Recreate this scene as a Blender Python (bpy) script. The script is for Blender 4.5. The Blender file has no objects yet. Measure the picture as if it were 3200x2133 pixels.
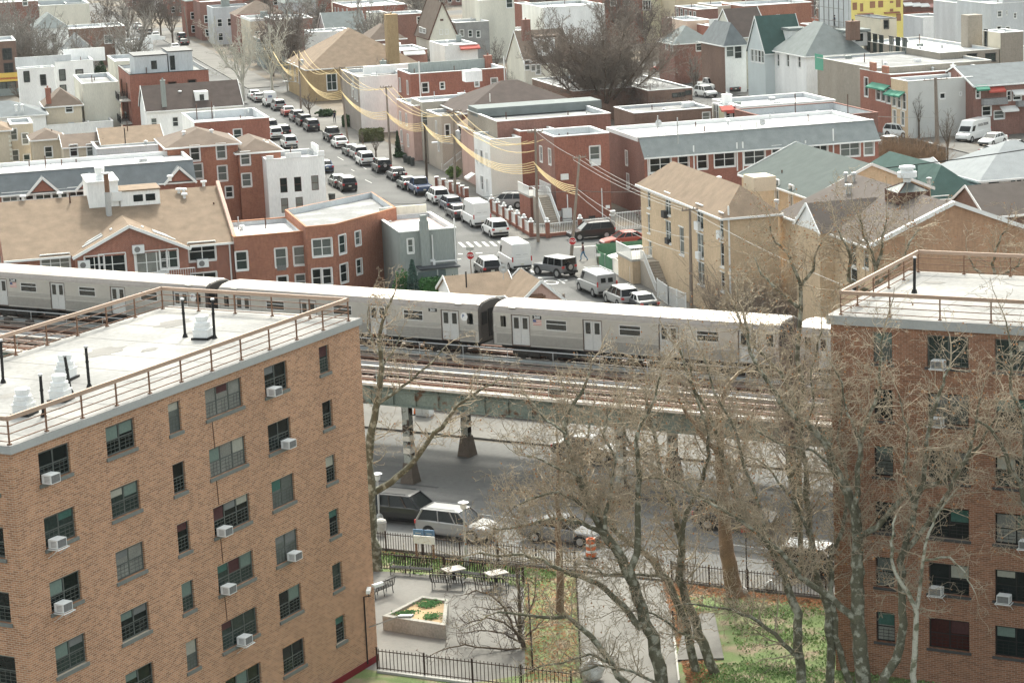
import bpy, math, random
import numpy as np
from math import radians, sin, cos, pi, hypot, atan2, sqrt
from mathutils import Vector, Matrix
S = bpy.context.scene
# ---------------------------------------------------------------- camera
FPX, PITCH, ROLL, HC = 7280.4, .206541, -.0439728, 38.0
_cp, _sp, _cr, _sr = cos(PITCH), sin(PITCH), cos(ROLL), sin(ROLL)
FW = Vector((0, _cp, -_sp)); _r = Vector((1, 0, 0)); _u = _r.cross(FW)
RT = _cr*_r + _sr*_u; UP = -_sr*_r + _cr*_u
cam = bpy.data.cameras.new("camera"); camo = bpy.data.objects.new("camera", cam)
S.collection.objects.link(camo); S.camera = camo
camo.matrix_world = Matrix(((RT.x, UP.x, -FW.x, 0), (RT.y, UP.y, -FW.y, 0), (RT.z, UP.z, -FW.z, HC), (0, 0, 0, 1)))
cam.sensor_width = 36; cam.lens = FPX*36/3200; cam.clip_start = 1; cam.clip_end = 6000
# ---------------------------------------------------------------- sky, sun, exposure
SUN_AZ, SUN_EL = radians(4), radians(46)
W = bpy.data.worlds.new("World"); S.world = W; W.use_nodes = True
nt = W.node_tree; nt.nodes.clear()
sky = nt.nodes.new('ShaderNodeTexSky'); sky.sky_type = 'NISHITA'; sky.sun_disc = False
sky.sun_elevation = SUN_EL; sky.sun_rotation = SUN_AZ; sky.dust_density = 4; sky.air_density = 1.0; sky.ozone_density = .6
hs = nt.nodes.new('ShaderNodeHueSaturation'); hs.inputs['Saturation'].default_value = .32
bg = nt.nodes.new('ShaderNodeBackground'); bg.inputs[1].default_value = .15
wo = nt.nodes.new('ShaderNodeOutputWorld')
tn = nt.nodes.new('ShaderNodeVectorMath'); tn.operation = 'MULTIPLY'; tn.inputs[1].default_value = (1.0, 1.03, .96)
nt.links.new(sky.outputs[0], hs.inputs['Color']); nt.links.new(hs.outputs[0], tn.inputs[0]); nt.links.new(tn.outputs[0], bg.inputs[0]); nt.links.new(bg.outputs[0], wo.inputs[0])
sl = bpy.data.lights.new("sun", 'SUN'); sl.energy = 1.5; sl.angle = radians(5); sl.color = (1, .96, .86)
so = bpy.data.objects.new("sun", sl); S.collection.objects.link(so)
sd = Vector((sin(SUN_AZ)*cos(SUN_EL), cos(SUN_AZ)*cos(SUN_EL), sin(SUN_EL)))
so.rotation_euler = sd.to_track_quat('Z', 'Y').to_euler()
S.view_settings.view_transform = 'Standard'; S.view_settings.look = 'None'
S.view_settings.exposure = 1.5; S.view_settings.gamma = 1
S.render.engine = 'CYCLES'
try:
    S.cycles.max_bounces = 5; S.cycles.diffuse_bounces = 3; S.cycles.glossy_bounces = 2; S.cycles.transparent_max_bounces = 6
except Exception: pass
# ---------------------------------------------------------------- projection helpers
def ray(x, y): return (x-1600)/FPX*RT - (y-1066.5)/FPX*UP + FW
def P(x, y, z=0.0):
    d = ray(x, y); t = (z-HC)/d.z
    return Vector((d.x*t, d.y*t, z))
def PD(x, y, dist):                      # point on the ray at a horizontal distance
    d = ray(x, y); t = dist/hypot(d.x, d.y)
    return Vector((d.x*t, d.y*t, HC+d.z*t))
def PL(x, y, o, n):                      # ray meets vertical plane through o with normal n
    d = ray(x, y); t = ((o-Vector((0, 0, HC))).dot(n))/d.dot(n)
    return Vector((0, 0, HC))+d*t
CR = {1: (0, 0), 2: (800, 0), 3: (1600, 0), 4: (2400, 0), 5: (0, 450), 6: (800, 450), 7: (1600, 450), 8: (2400, 450),
      9: (0, 900), 10: (800, 900), 11: (1600, 900), 12: (2400, 900), 13: (0, 1600), 17: (1100, 1200), 18: (1100, 850)}
CR2 = {14: (1100, 1500), 15: (1800, 1500), 16: (2400, 1500)}
def K(c, x, y):
    if c == 0: return (x, y)
    if c in CR: o = CR[c]; return (o[0]+x/2.94125, o[1]+y/2.94125)
    o = CR2[c]; return (o[0]+x/2.4775, o[1]+y/2.4775)
# ---------------------------------------------------------------- materials
MATS = {}
def M(name, col=(.5, .5, .5), rough=.85, var=.15, scale=1.5, metal=0., brick=None, spec=.2, patch=None, coat=0., streak=0.):
    if name in MATS: return MATS[name]
    m = bpy.data.materials.new(name); m.use_nodes = True; t = m.node_tree; N = t.nodes; L = t.links
    b = N['Principled BSDF']; b.inputs['Roughness'].default_value = rough; b.inputs['Metallic'].default_value = metal
    b.inputs['Specular IOR Level'].default_value = spec
    if coat: b.inputs['Coat Weight'].default_value = coat; b.inputs['Coat Roughness'].default_value = .05
    tc = N.new('ShaderNodeTexCoord'); base = None
    def rgb(c): return (c[0], c[1], c[2], 1)
    if brick:
        c2, mortar, bw, bh = brick
        sp = N.new('ShaderNodeSeparateXYZ'); L.new(tc.outputs['Object'], sp.inputs[0])
        ad = N.new('ShaderNodeMath'); L.new(sp.outputs[0], ad.inputs[0]); L.new(sp.outputs[1], ad.inputs[1])
        cb = N.new('ShaderNodeCombineXYZ'); L.new(ad.outputs[0], cb.inputs[0]); L.new(sp.outputs[2], cb.inputs[1])
        br = N.new('ShaderNodeTexBrick'); L.new(cb.outputs[0], br.inputs['Vector'])
        br.inputs['Color1'].default_value = rgb(col); br.inputs['Color2'].default_value = rgb(c2); br.inputs['Mortar'].default_value = rgb(mortar)
        br.inputs['Scale'].default_value = 1; br.inputs['Brick Width'].default_value = bw; br.inputs['Row Height'].default_value = bh
        br.inputs['Mortar Size'].default_value = bh*.11; br.inputs['Mortar Smooth'].default_value = .3; br.inputs['Bias'].default_value = -.1
        base = br.outputs['Color']
    n1 = N.new('ShaderNodeTexNoise'); n1.inputs['Scale'].default_value = scale*.35; n1.inputs['Detail'].default_value = 4
    n2 = N.new('ShaderNodeTexNoise'); n2.inputs['Scale'].default_value = scale*6; n2.inputs['Detail'].default_value = 5
    if streak:
        mp = N.new('ShaderNodeMapping'); mp.inputs['Scale'].default_value = (1, 1, streak)
        L.new(tc.outputs['Object'], mp.inputs[0]); L.new(mp.outputs[0], n1.inputs['Vector']); L.new(mp.outputs[0], n2.inputs['Vector'])
    else:
        L.new(tc.outputs['Object'], n1.inputs['Vector']); L.new(tc.outputs['Object'], n2.inputs['Vector'])
    av = N.new('ShaderNodeMath'); av.operation = 'ADD'; L.new(n1.outputs[0], av.inputs[0]); L.new(n2.outputs[0], av.inputs[1])
    mr = N.new('ShaderNodeMapRange'); mr.inputs[1].default_value = .7; mr.inputs[2].default_value = 1.3
    mr.inputs[3].default_value = 1-var*1.3; mr.inputs[4].default_value = 1+var*1.3
    L.new(av.outputs[0], mr.inputs[0])
    vm = N.new('ShaderNodeVectorMath'); vm.operation = 'SCALE'
    if base is None:
        if patch:
            pc, ps, lo, hi = patch
            pn = N.new('ShaderNodeTexNoise'); pn.inputs['Scale'].default_value = ps; pn.inputs['Detail'].default_value = 4
            L.new(tc.outputs['Object'], pn.inputs['Vector'])
            pr = N.new('ShaderNodeMapRange'); pr.inputs[1].default_value = lo; pr.inputs[2].default_value = hi; L.new(pn.outputs[0], pr.inputs[0])
            mx = N.new('ShaderNodeMix'); mx.data_type = 'RGBA'; L.new(pr.outputs[0], mx.inputs['Factor'])
            mx.inputs['A'].default_value = rgb(col); mx.inputs['B'].default_value = rgb(pc); base = mx.outputs['Result']
        else:
            rg = N.new('ShaderNodeRGB'); rg.outputs[0].default_value = rgb(col); base = rg.outputs[0]
    L.new(base, vm.inputs[0]); L.new(mr.outputs[0], vm.inputs['Scale']); L.new(vm.outputs[0], b.inputs['Base Color'])
    bp = N.new('ShaderNodeBump'); bp.inputs['Strength'].default_value = .25; bp.inputs['Distance'].default_value = .02
    L.new(n2.outputs[0], bp.inputs['Height'])
    if metal < .5 and not coat: L.new(bp.outputs[0], b.inputs['Normal'])
    MATS[name] = m; return m
def brick(name, c1, c2, mortar=(.36, .32, .28), bw=.21, bh=.075, var=.14):
    return M(name, c1, .9, var, 1.0, brick=(c2, mortar, bw, bh), streak=.22)
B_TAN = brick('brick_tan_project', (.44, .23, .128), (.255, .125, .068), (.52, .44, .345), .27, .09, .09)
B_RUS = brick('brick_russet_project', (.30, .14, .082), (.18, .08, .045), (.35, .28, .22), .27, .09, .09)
B_RED = brick('brick_red', (.30, .11, .075), (.235, .08, .055), (.30, .2, .16), var=.16)
B_DRED = brick('brick_dark_red', (.25, .12, .095), (.19, .09, .07), (.25, .18, .15), var=.16)
B_ORG = brick('brick_orange_red', (.35, .14, .085), (.26, .095, .06), (.36, .24, .18), var=.15)
B_BUF = brick('brick_buff', (.61, .46, .305), (.52, .385, .25), (.54, .43, .31), var=.1)
B_BRN = brick('brick_brown', (.20, .12, .09), (.155, .095, .07), (.22, .17, .14), var=.15)
B_GRY = brick('brick_greige', (.32, .28, .23), (.26, .23, .19), (.33, .3, .26), var=.12)
B_OCH = brick('brick_ochre', (.40, .29, .16), (.33, .235, .13), (.42, .32, .2), var=.12)
WHT = M('white_stucco', (.82, .82, .80), .8, .10, 1.5, streak=.18)
CRM = M('cream_stucco', (.66, .64, .55), .85, .11, 1.5, streak=.18)
BEI = M('beige_stucco', (.56, .49, .38), .85, .11, 1.5, streak=.18)
LGR = M('light_grey_siding', (.52, .54, .55), .8, .12, 1.5, streak=.18)
GRY = M('grey_stucco', (.27, .295, .28), .85, .12, 1.5, streak=.18)
PNK = M('pink_stucco', (.50, .34, .29), .85, .12, 1.5, streak=.18)
YEL = M('yellow_sheathing', (.78, .66, .22), .7, .08)
CONC = M('concrete', (.42, .41, .38), .9, .12)
FASC = M('grey_fascia', (.36, .37, .36), .6, .06)
ROOFW = M('white_roof_coating', (.56, .56, .555), .7, .14, .8, patch=((.36, .35, .34), .45, .5, .72))
ROOFG = M('grey_roof_membrane', (.20, .20, .197), .85, .18, .8, patch=((.33, .33, .32), .3, .5, .7))
ROOFP = M('pale_project_roof', (.245, .24, .23), .9, .14, .8, patch=((.36, .345, .32), .25, .45, .65))
SH_TAN = M('tan_shingle', (.225, .168, .12), .95, .16, 3)
SH_BRN = M('brown_shingle', (.08, .062, .055), .95, .16, 3)
SH_MID = M('mid_brown_shingle', (.155, .12, .095), .95, .14, 3)
SH_GRY = M('grey_shingle', (.165, .18, .185), .95, .14, 3)
SH_GRN = M('green_shingle', (.05, .09, .08), .95, .14, 3)
SH_GG = M('grey_green_shingle', (.19, .21, .205), .95, .12, 3)
TRIM = M('white_trim', (.78, .78, .76), .6, .04)
DTRIM = M('dark_trim', (.05, .05, .05), .6, .1)
BRTRIM = M('brown_trim', (.10, .05, .035), .6, .1)
DFRAME = M('grey_green_window_frame', (.095, .105, .095), .6, .1)
TOPRAIL = M('tan_metal_rail', (.40, .285, .215), .6, .06)
RUST = M('rust_brown_metal', (.20, .115, .075), .8, .2)
BLK = M('black_metal', (.018, .018, .018), .5, .1)
STEEL = M('galvanised_steel', (.45, .46, .46), .45, .1, metal=.4)
ACW = M('white_enamel', (.74, .75, .74), .5, .04)
ACG = M('grille_grey', (.19, .19, .185), .7, .15)
GL = [M('window_glass_dark', (.006, .012, .012), .15, .3, spec=.25), M('window_glass_green', (.03, .045, .04), .15, .3, spec=.25),
      M('window_glass_curtain', (.20, .205, .185), .3, .3, 3, spec=.25), M('window_glass_blind', (.11, .125, .115), .3, .2, spec=.25),
      M('window_glass_red_curtain', (.05, .015, .013), .15, .4, spec=.25)]
ASPH = M('asphalt', (.105, .104, .10), .95, .12, .8, patch=((.135, .133, .128), .12, .42, .62))
ASPH2 = M('boulevard_asphalt', (.14, .139, .134), .95, .13, .5, patch=((.155, .153, .146), .1, .42, .6))
WALK = M('sidewalk_concrete', (.165, .157, .143), .95, .1, .8, patch=((.135, .128, .117), .3, .45, .65))
PLAZA = M('plaza_concrete', (.185, .178, .163), .95, .08, .8, patch=((.15, .144, .132), .3, .45, .68))
PAINT = M('road_paint', (.62, .61, .58), .8, .15, 4)
GRASS = M('lawn', (.125, .17, .065), .95, .2, 2.2, patch=((.22, .18, .12), .8, .45, .62))
LEAF = M('dead_leaves', (.26, .12, .055), .95, .4, 8)
GROUNDM = M('yard_ground', (.13, .12, .105), .95, .2, .4, patch=((.16, .13, .095), .1, .45, .6))
BARK_S = M('sycamore_bark', (.12, .115, .08), .9, .25, 3, patch=((.32, .32, .26), 3.2, .50, .62))
TWIG_S = M('sycamore_twig', (.36, .30, .22), .9, .35, 3)
BARK_B = M('brown_bark', (.13, .10, .075), .95, .25, 3)
TWIG_B = M('brown_twig', (.25, .20, .165), .95, .2, 3)
TWIG_P = M('pale_twig', (.33, .29, .22), .95, .2, 3)
EVG = M('evergreen_foliage', (.045, .085, .035), .9, .35, 3)
EVB = M('blue_evergreen_foliage', (.06, .11, .09), .9, .3, 3)
WOODP = M('weathered_pole_wood', (.24, .20, .165), .95, .18, 2, streak=.2)
YCAB = M('yellow_cable_cover', (.66, .50, .24), .6, .08)
DCAB = M('dark_cable', (.05, .05, .05), .6, .1)
GCAB = M('grey_cable', (.42, .41, .38), .6, .1)
# ---------------------------------------------------------------- mesh builder
class MB:
    def __init__(s): s.v = []; s.f = []; s.m = []
    def add(s, vs, fs, mi=0):
        o = len(s.v); s.v += [tuple(v) for v in vs]; s.f += [tuple(i+o for i in f) for f in fs]; s.m += [mi]*len(fs)
    def box(s, x0, x1, y0, y1, z0, z1, mi=0):
        s.add([(x0, y0, z0), (x1, y0, z0), (x1, y1, z0), (x0, y1, z0), (x0, y0, z1), (x1, y0, z1), (x1, y1, z1), (x0, y1, z1)],
              [(0, 3, 2, 1), (4, 5, 6, 7), (0, 1, 5, 4), (1, 2, 6, 5), (2, 3, 7, 6), (3, 0, 4, 7)], mi)
    def prism(s, pts, z0, z1, mi=0):
        n = len(pts); a = sum(pts[i][0]*pts[(i+1) % n][1]-pts[(i+1) % n][0]*pts[i][1] for i in range(n))
        if a < 0: pts = pts[::-1]
        s.add([(p[0], p[1], z0) for p in pts]+[(p[0], p[1], z1) for p in pts],
              [tuple(range(n-1, -1, -1)), tuple(range(n, 2*n))]+[(i, (i+1) % n, n+(i+1) % n, n+i) for i in range(n)], mi)
    def tube(s, p, q, r0, r1=None, n=6, mi=0, caps=True):
        r1 = r0 if r1 is None else r1; p = Vector(p); q = Vector(q); d = (q-p)
        if d.length < 1e-6: return
        d.normalize(); a = d.orthogonal().normalized(); b = d.cross(a)
        vs = [p+(a*cos(2*pi*i/n)+b*sin(2*pi*i/n))*r0 for i in range(n)]+[q+(a*cos(2*pi*i/n)+b*sin(2*pi*i/n))*r1 for i in range(n)]
        fs = [(i, (i+1) % n, n+(i+1) % n, n+i) for i in range(n)]
        if caps: fs += [tuple(range(n-1, -1, -1)), tuple(range(n, 2*n))]
        s.add(vs, fs, mi)
    def bar(s, p, q, w, h, mi=0):        # rectangular bar along pq, w across (horizontal), h up, p/q at bar centre
        p = Vector(p); q = Vector(q); d = (q-p).normalized(); z = Vector((0, 0, 1))
        a = d.cross(z); a = a.normalized() if a.length > 1e-4 else Vector((1, 0, 0)); b = a.cross(d)
        vs = [c+a*sx*w/2+b*sz*h/2 for c in (p, q) for sx, sz in ((-1, -1), (1, -1), (1, 1), (-1, 1))]
        s.add(vs, [(0, 1, 2, 3), (7, 6, 5, 4), (0, 4, 5, 1), (1, 5, 6, 2), (2, 6, 7, 3), (3, 7, 4, 0)], mi)
    def path(s, pts, r, n=5, mi=0):
        for a, b in zip(pts, pts[1:]): s.tube(a, b, r, r, n, mi, False)
    def lathe(s, prof, n=12, c=(0, 0), mi=0):
        vs = []; fs = []
        for r, z in prof: vs += [(c[0]+r*cos(2*pi*i/n), c[1]+r*sin(2*pi*i/n), z) for i in range(n)]
        for k in range(len(prof)-1): fs += [(k*n+i, k*n+(i+1) % n, (k+1)*n+(i+1) % n, (k+1)*n+i) for i in range(n)]
        fs += [tuple(range(n-1, -1, -1)), tuple((len(prof)-1)*n+i for i in range(n))]
        s.add(vs, fs, mi)
    def mesh(s, name, mats):
        me = bpy.data.meshes.new(name); me.from_pydata(s.v, [], s.f)
        if not isinstance(mats, (list, tuple)): mats = [mats]
        for m in mats: me.materials.append(m)
        if len(mats) > 1: me.polygons.foreach_set('material_index', s.m)
        me.update(); return me
    def build(s, name, mats, parent=None, loc=None, rz=0, smooth=False):
        if not s.v: return None
        me = s.mesh(name, mats)
        if smooth: me.polygons.foreach_set('use_smooth', [True]*len(me.polygons))
        return obj(name, me, parent, loc, rz)
def obj(name, me, parent=None, loc=None, rz=0):
    o = bpy.data.objects.new(name, me); S.collection.objects.link(o)
    if parent is not None: o.parent = parent
    if loc is not None: o.location = loc
    if rz: o.rotation_euler = (0, 0, rz)
    return o
def tag(o, label, cat=None, group=None, kind=None):
    if label: o['label'] = label
    if cat: o['category'] = cat
    if group: o['group'] = group
    if kind: o['kind'] = kind
    return o
def thing(name, label, cat, loc=(0, 0, 0), rz=0, group=None):
    o = bpy.data.objects.new(name, None); S.collection.objects.link(o); o.location = loc; o.rotation_euler = (0, 0, rz)
    o.empty_display_size = .5
    return tag(o, label, cat, group)
def copy_tree(o, parent=None):
    c = o.copy(); S.collection.objects.link(c); c.parent = parent
    for ch in o.children: copy_tree(ch, c)
    return c
def az(a): return Vector((sin(radians(a)), cos(radians(a)), 0))
def text_mesh(s, size, depth=.004, bold=False):
    cu = bpy.data.curves.new('t', 'FONT'); cu.body = s; cu.size = size; cu.extrude = depth; cu.align_x = 'CENTER'; cu.align_y = 'CENTER'
    if bold: cu.offset = size*.022
    o = bpy.data.objects.new('t', cu); S.collection.objects.link(o); bpy.context.view_layer.update()
    me = bpy.data.meshes.new_from_object(o.evaluated_get(bpy.context.evaluated_depsgraph_get()))
    bpy.data.objects.remove(o); return me
GA = -14.3; ga = az(GA); gb = az(GA+90)
rnd = random.Random(7)
# ---------------------------------------------------------------- walls with real openings
def wall(mb, o, u, w, z0, z1, ops, inn, d=.12, mi=0, topf=None):
    """vertical wall from o along u (unit), openings (u0,u1,za,zb), reveals go inward along inn"""
    o = Vector(o); u = Vector(u); inn = Vector(inn)
    ops = [(max(a, .02), min(b, w-.02), max(c, z0+.02), min(e, z1-.02)) for a, b, c, e in ops]
    ops = [q for q in ops if q[1]-q[0] > .05 and q[3]-q[2] > .05]
    xs = sorted({0, w, *[q[0] for q in ops], *[q[1] for q in ops]}); zs = sorted({z0, z1, *[q[2] for q in ops], *[q[3] for q in ops]})
    def pt(x, z, k=0): return o+u*x+inn*k+Vector((0, 0, z-o.z))
    for i in range(len(zs)-1):
        run = None
        for j in range(len(xs)):
            hole = True
            if j < len(xs)-1:
                cx = (xs[j]+xs[j+1])/2; cz = (zs[i]+zs[i+1])/2
                hole = any(a < cx < b and c < cz < e for a, b, c, e in ops)
            if not hole and run is None: run = xs[j]
            if (hole) and run is not None:
                mb.add([pt(run, zs[i]), pt(xs[j], zs[i]), pt(xs[j], zs[i+1]), pt(run, zs[i+1])], [(0, 1, 2, 3)], mi); run = None
    for a, b, c, e in ops:
        for (p, q) in (((a, c), (b, c)), ((b, c), (b, e)), ((b, e), (a, e)), ((a, e), (a, c))):
            mb.add([pt(*p), pt(*q), pt(*q, d), pt(*p, d)], [(0, 1, 2, 3)], mi)
_wc = {}
def window_meshes(w, h, style):
    w = round(w, 1); h = round(h, 1); k = (w, h, style)
    if k in _wc: return _wc[k]
    f = MB(); t = .07 if style != 'proj' else .06
    f.box(-w/2, -w/2+t, -.03, .05, -h/2, h/2); f.box(w/2-t, w/2, -.03, .05, -h/2, h/2)
    f.box(-w/2+t, w/2-t, -.03, .05, h/2-t, h/2); f.box(-w/2+t, w/2-t, -.03, .05, -h/2, -h/2+t)
    n = max(1, round(w/.95)) if style != 'proj' else max(1, round(w/.9))
    for i in range(1, n):
        x = -w/2+w*i/n; f.box(x-t*.55, x+t*.55, -.025, .05, -h/2+t, h/2-t)
    if h > .7:
        for i in range(n):
            a = -w/2+w*i/n+(t if i == 0 else t*.55); b = -w/2+w*(i+1)/n-(t if i == n-1 else t*.55)
            f.box(a, b, -.02, .045, -t*.4, t*.4)
    if style == 'proj':               # child guards over the lower sash
        for i in range(n):
            a = -w/2+w*i/n+t; b = -w/2+w*(i+1)/n-t
            for j in range(1, 4): f.box(a, b, -.05, -.035, -h/2+t+j*.155, -h/2+t+j*.155+.018)
            for j in (.35, .65): f.box(a+(b-a)*j-.008, a+(b-a)*j+.008, -.06, -.05, -h/2+t, -h/2+.62)
    if style == 'sill' or style == 'trim':   # outer surround, proud of wall
        for (x0, x1, z0, z1) in ((-w/2-.06, w/2+.06, -h/2-.12, -h/2-.002), (-w/2-.06, w/2+.06, h/2+.002, h/2+.08)): f.box(x0, x1, -.16, -.03, z0, z1)
        if style == 'trim':
            for sx in (-1, 1): f.box(min(sx*(w/2+.002), sx*(w/2+.09)), max(sx*(w/2+.002), sx*(w/2+.09)), -.15, -.03, -h/2, h/2)
    g = MB(); g.box(-w/2+t*.5, w/2-t*.5, .0, .03, -h/2+t*.5, h/2-t*.5)
    _wc[k] = (f, g, {}); return _wc[k]
def put_window(parent, loc, rz, w, h, style='trim', frame=TRIM, glass=None, depth=.12):
    f, g, c = window_meshes(w, h, style)
    if ('f', frame.name) not in c: c[('f', frame.name)] = f.mesh('window_frame', frame)
    glass = glass if glass is not None else GL[rnd.choice([0, 0, 0, 1, 1, 2, 3, 3])]
    if ('g', glass.name) not in c: c[('g', glass.name)] = g.mesh('pane', glass)
    d = Vector((-sin(rz), cos(rz), 0))*depth
    o = obj('window', c[('f', frame.name)], parent, Vector(loc)+d, rz)
    obj('pane', c[('g', glass.name)], o)
    return o
# ================================================================ housing blocks (foreground)
PA = radians(28.55)            # azimuth of the long facades
d1 = Vector((sin(PA), cos(PA), 0)); d2 = Vector((cos(PA), -sin(PA), 0))
ac_meshes = {}
def make_ac():
    b = MB(); b.box(-.33, .33, -.52, 0, 0, .42)
    b.box(-.33, .33, -.53, -.52, .39, .42); b.box(-.33, .33, -.53, -.52, 0, .03); b.box(-.33, -.30, -.53, -.52, .03, .39); b.box(.30, .33, -.53, -.52, .03, .39)
    g = MB(); g.box(-.30, .30, -.525, -.52, .03, .39)
    for i in range(9): g.box(-.29, .29, -.54, -.525, .045+i*.04, .06+i*.04)
    for s in (-1, 1):
        for i in range(5): g.box(min(s*.33, s*.337), max(s*.33, s*.337), -.45, -.15, .08+i*.06, .10+i*.06)
    k = MB(); k.box(-.42, .42, -.62, -.58, -.05, -.01); k.box(-.42, -.38, -.58, 0, -.05, -.01); k.box(.38, .42, -.58, 0, -.05, -.01)
    for s in (-.4, .4): k.tube((s, -.55, -.05), (s, .0, -.45), .015, .015, 5)
    return b.mesh('casing', ACW), g.mesh('grille', ACG), k.mesh('bracket', ACW)
ACM = make_ac()
def ac_unit(loc, rz, label, bracket=False):
    t = thing('air_conditioner', label, 'air conditioner', loc, rz, 'window air conditioners'); t.scale = (.86, .86, .86)
    obj('casing', ACM[0], t); obj('grille', ACM[1], t)
    if bracket: obj('bracket', ACM[2], t)
    return t
def railing(root, pts, z, closed=False):
    """tan capped railing along world-local points on a roof edge"""
    cap = MB(); rails = MB(); posts = []
    n = len(pts)
    segs = [(pts[i], pts[(i+1) % n]) for i in range(n if closed else n-1)]
    for a, b in segs:
        a = Vector(a); b = Vector(b); e = (b-a).normalized()
        up = Vector((0, 0, 1))
        cap.bar(a+up*(z+1.02)-e*.06, b+up*(z+1.02)+e*.055, .1, .17)
        for zz in (.12, .42, .72): rails.bar(a+up*(z+zz), b+up*(z+zz), .03, .035)
        L = (b-a).length; k = max(1, round(L/2.3))
        for i in range(k+1 if (a, b) == segs[-1] and not closed else k):
            p = a+(b-a)*(i/k); m = MB(); m.box(-.028, .028, -.028, .028, z, z+.94); m.box(-.07, .07, -.07, .07, z, z+.05)
            posts.append(m.build('post', RUST, root, p, atan2(e.y, e.x)))
    cap.build('top_rail', TOPRAIL, root); rails.build('lower_rails', RUST, root)
def blinds(root, x, w, zt, h, y, r):
    n = max(1, round(w/.9))
    for i in range(n):
        if r.random() < .5: continue
        a = x+w*i/n+.07; b = x+w*(i+1)/n-.07; d = r.choice([.3, .45, .58])
        m = MB(); m.box(a, b, y-.006, y-.001, zt-.07-d, zt-.07); m.build('blind', r.choice(BLM), root)
BLM = [M('blind_sage', (.14, .19, .165), .8, .1), M('blind_cream', (.33, .33, .28), .8, .1), M('curtain_teal', (.05, .12, .10), .8, .2), M('blind_grey', (.16, .17, .165), .8, .1), M('curtain_dark', (.07, .03, .03), .8, .2)]
def roof_wear(root, L, Wd, seed):
    r = random.Random(seed); m = MB(); k = 1.5
    while k < L-.5: m.box(k, k+.05, .3, Wd-.3, 16.931, 16.936); k += r.uniform(2.5, 3.2)
    m.build('roof_seams', M('faint_roof_seam', (.19, .185, .175), .9, .1), root)
    for i in range(9):
        x = r.uniform(2, L-2); y = r.uniform(1.5, Wd-1.5); q = r.uniform(.3, 1.3); n = 18
        m = MB(); m.add([(x+q*(1+.25*sin(j*1.7+i))*cos(2*pi*j/n), y+.6*q*(1+.25*cos(j*2.3+i))*sin(2*pi*j/n), 16.938+i*.001) for j in range(n)], [tuple(range(n))]); m.build('dried_puddle', M('dried_puddle_%d' % (i % 2), ((.215, .205, .19), (.275, .265, .25))[i % 2], .9, .12, 3), root)
RZ1 = pi/2-PA                   # local x axis = d1
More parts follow.
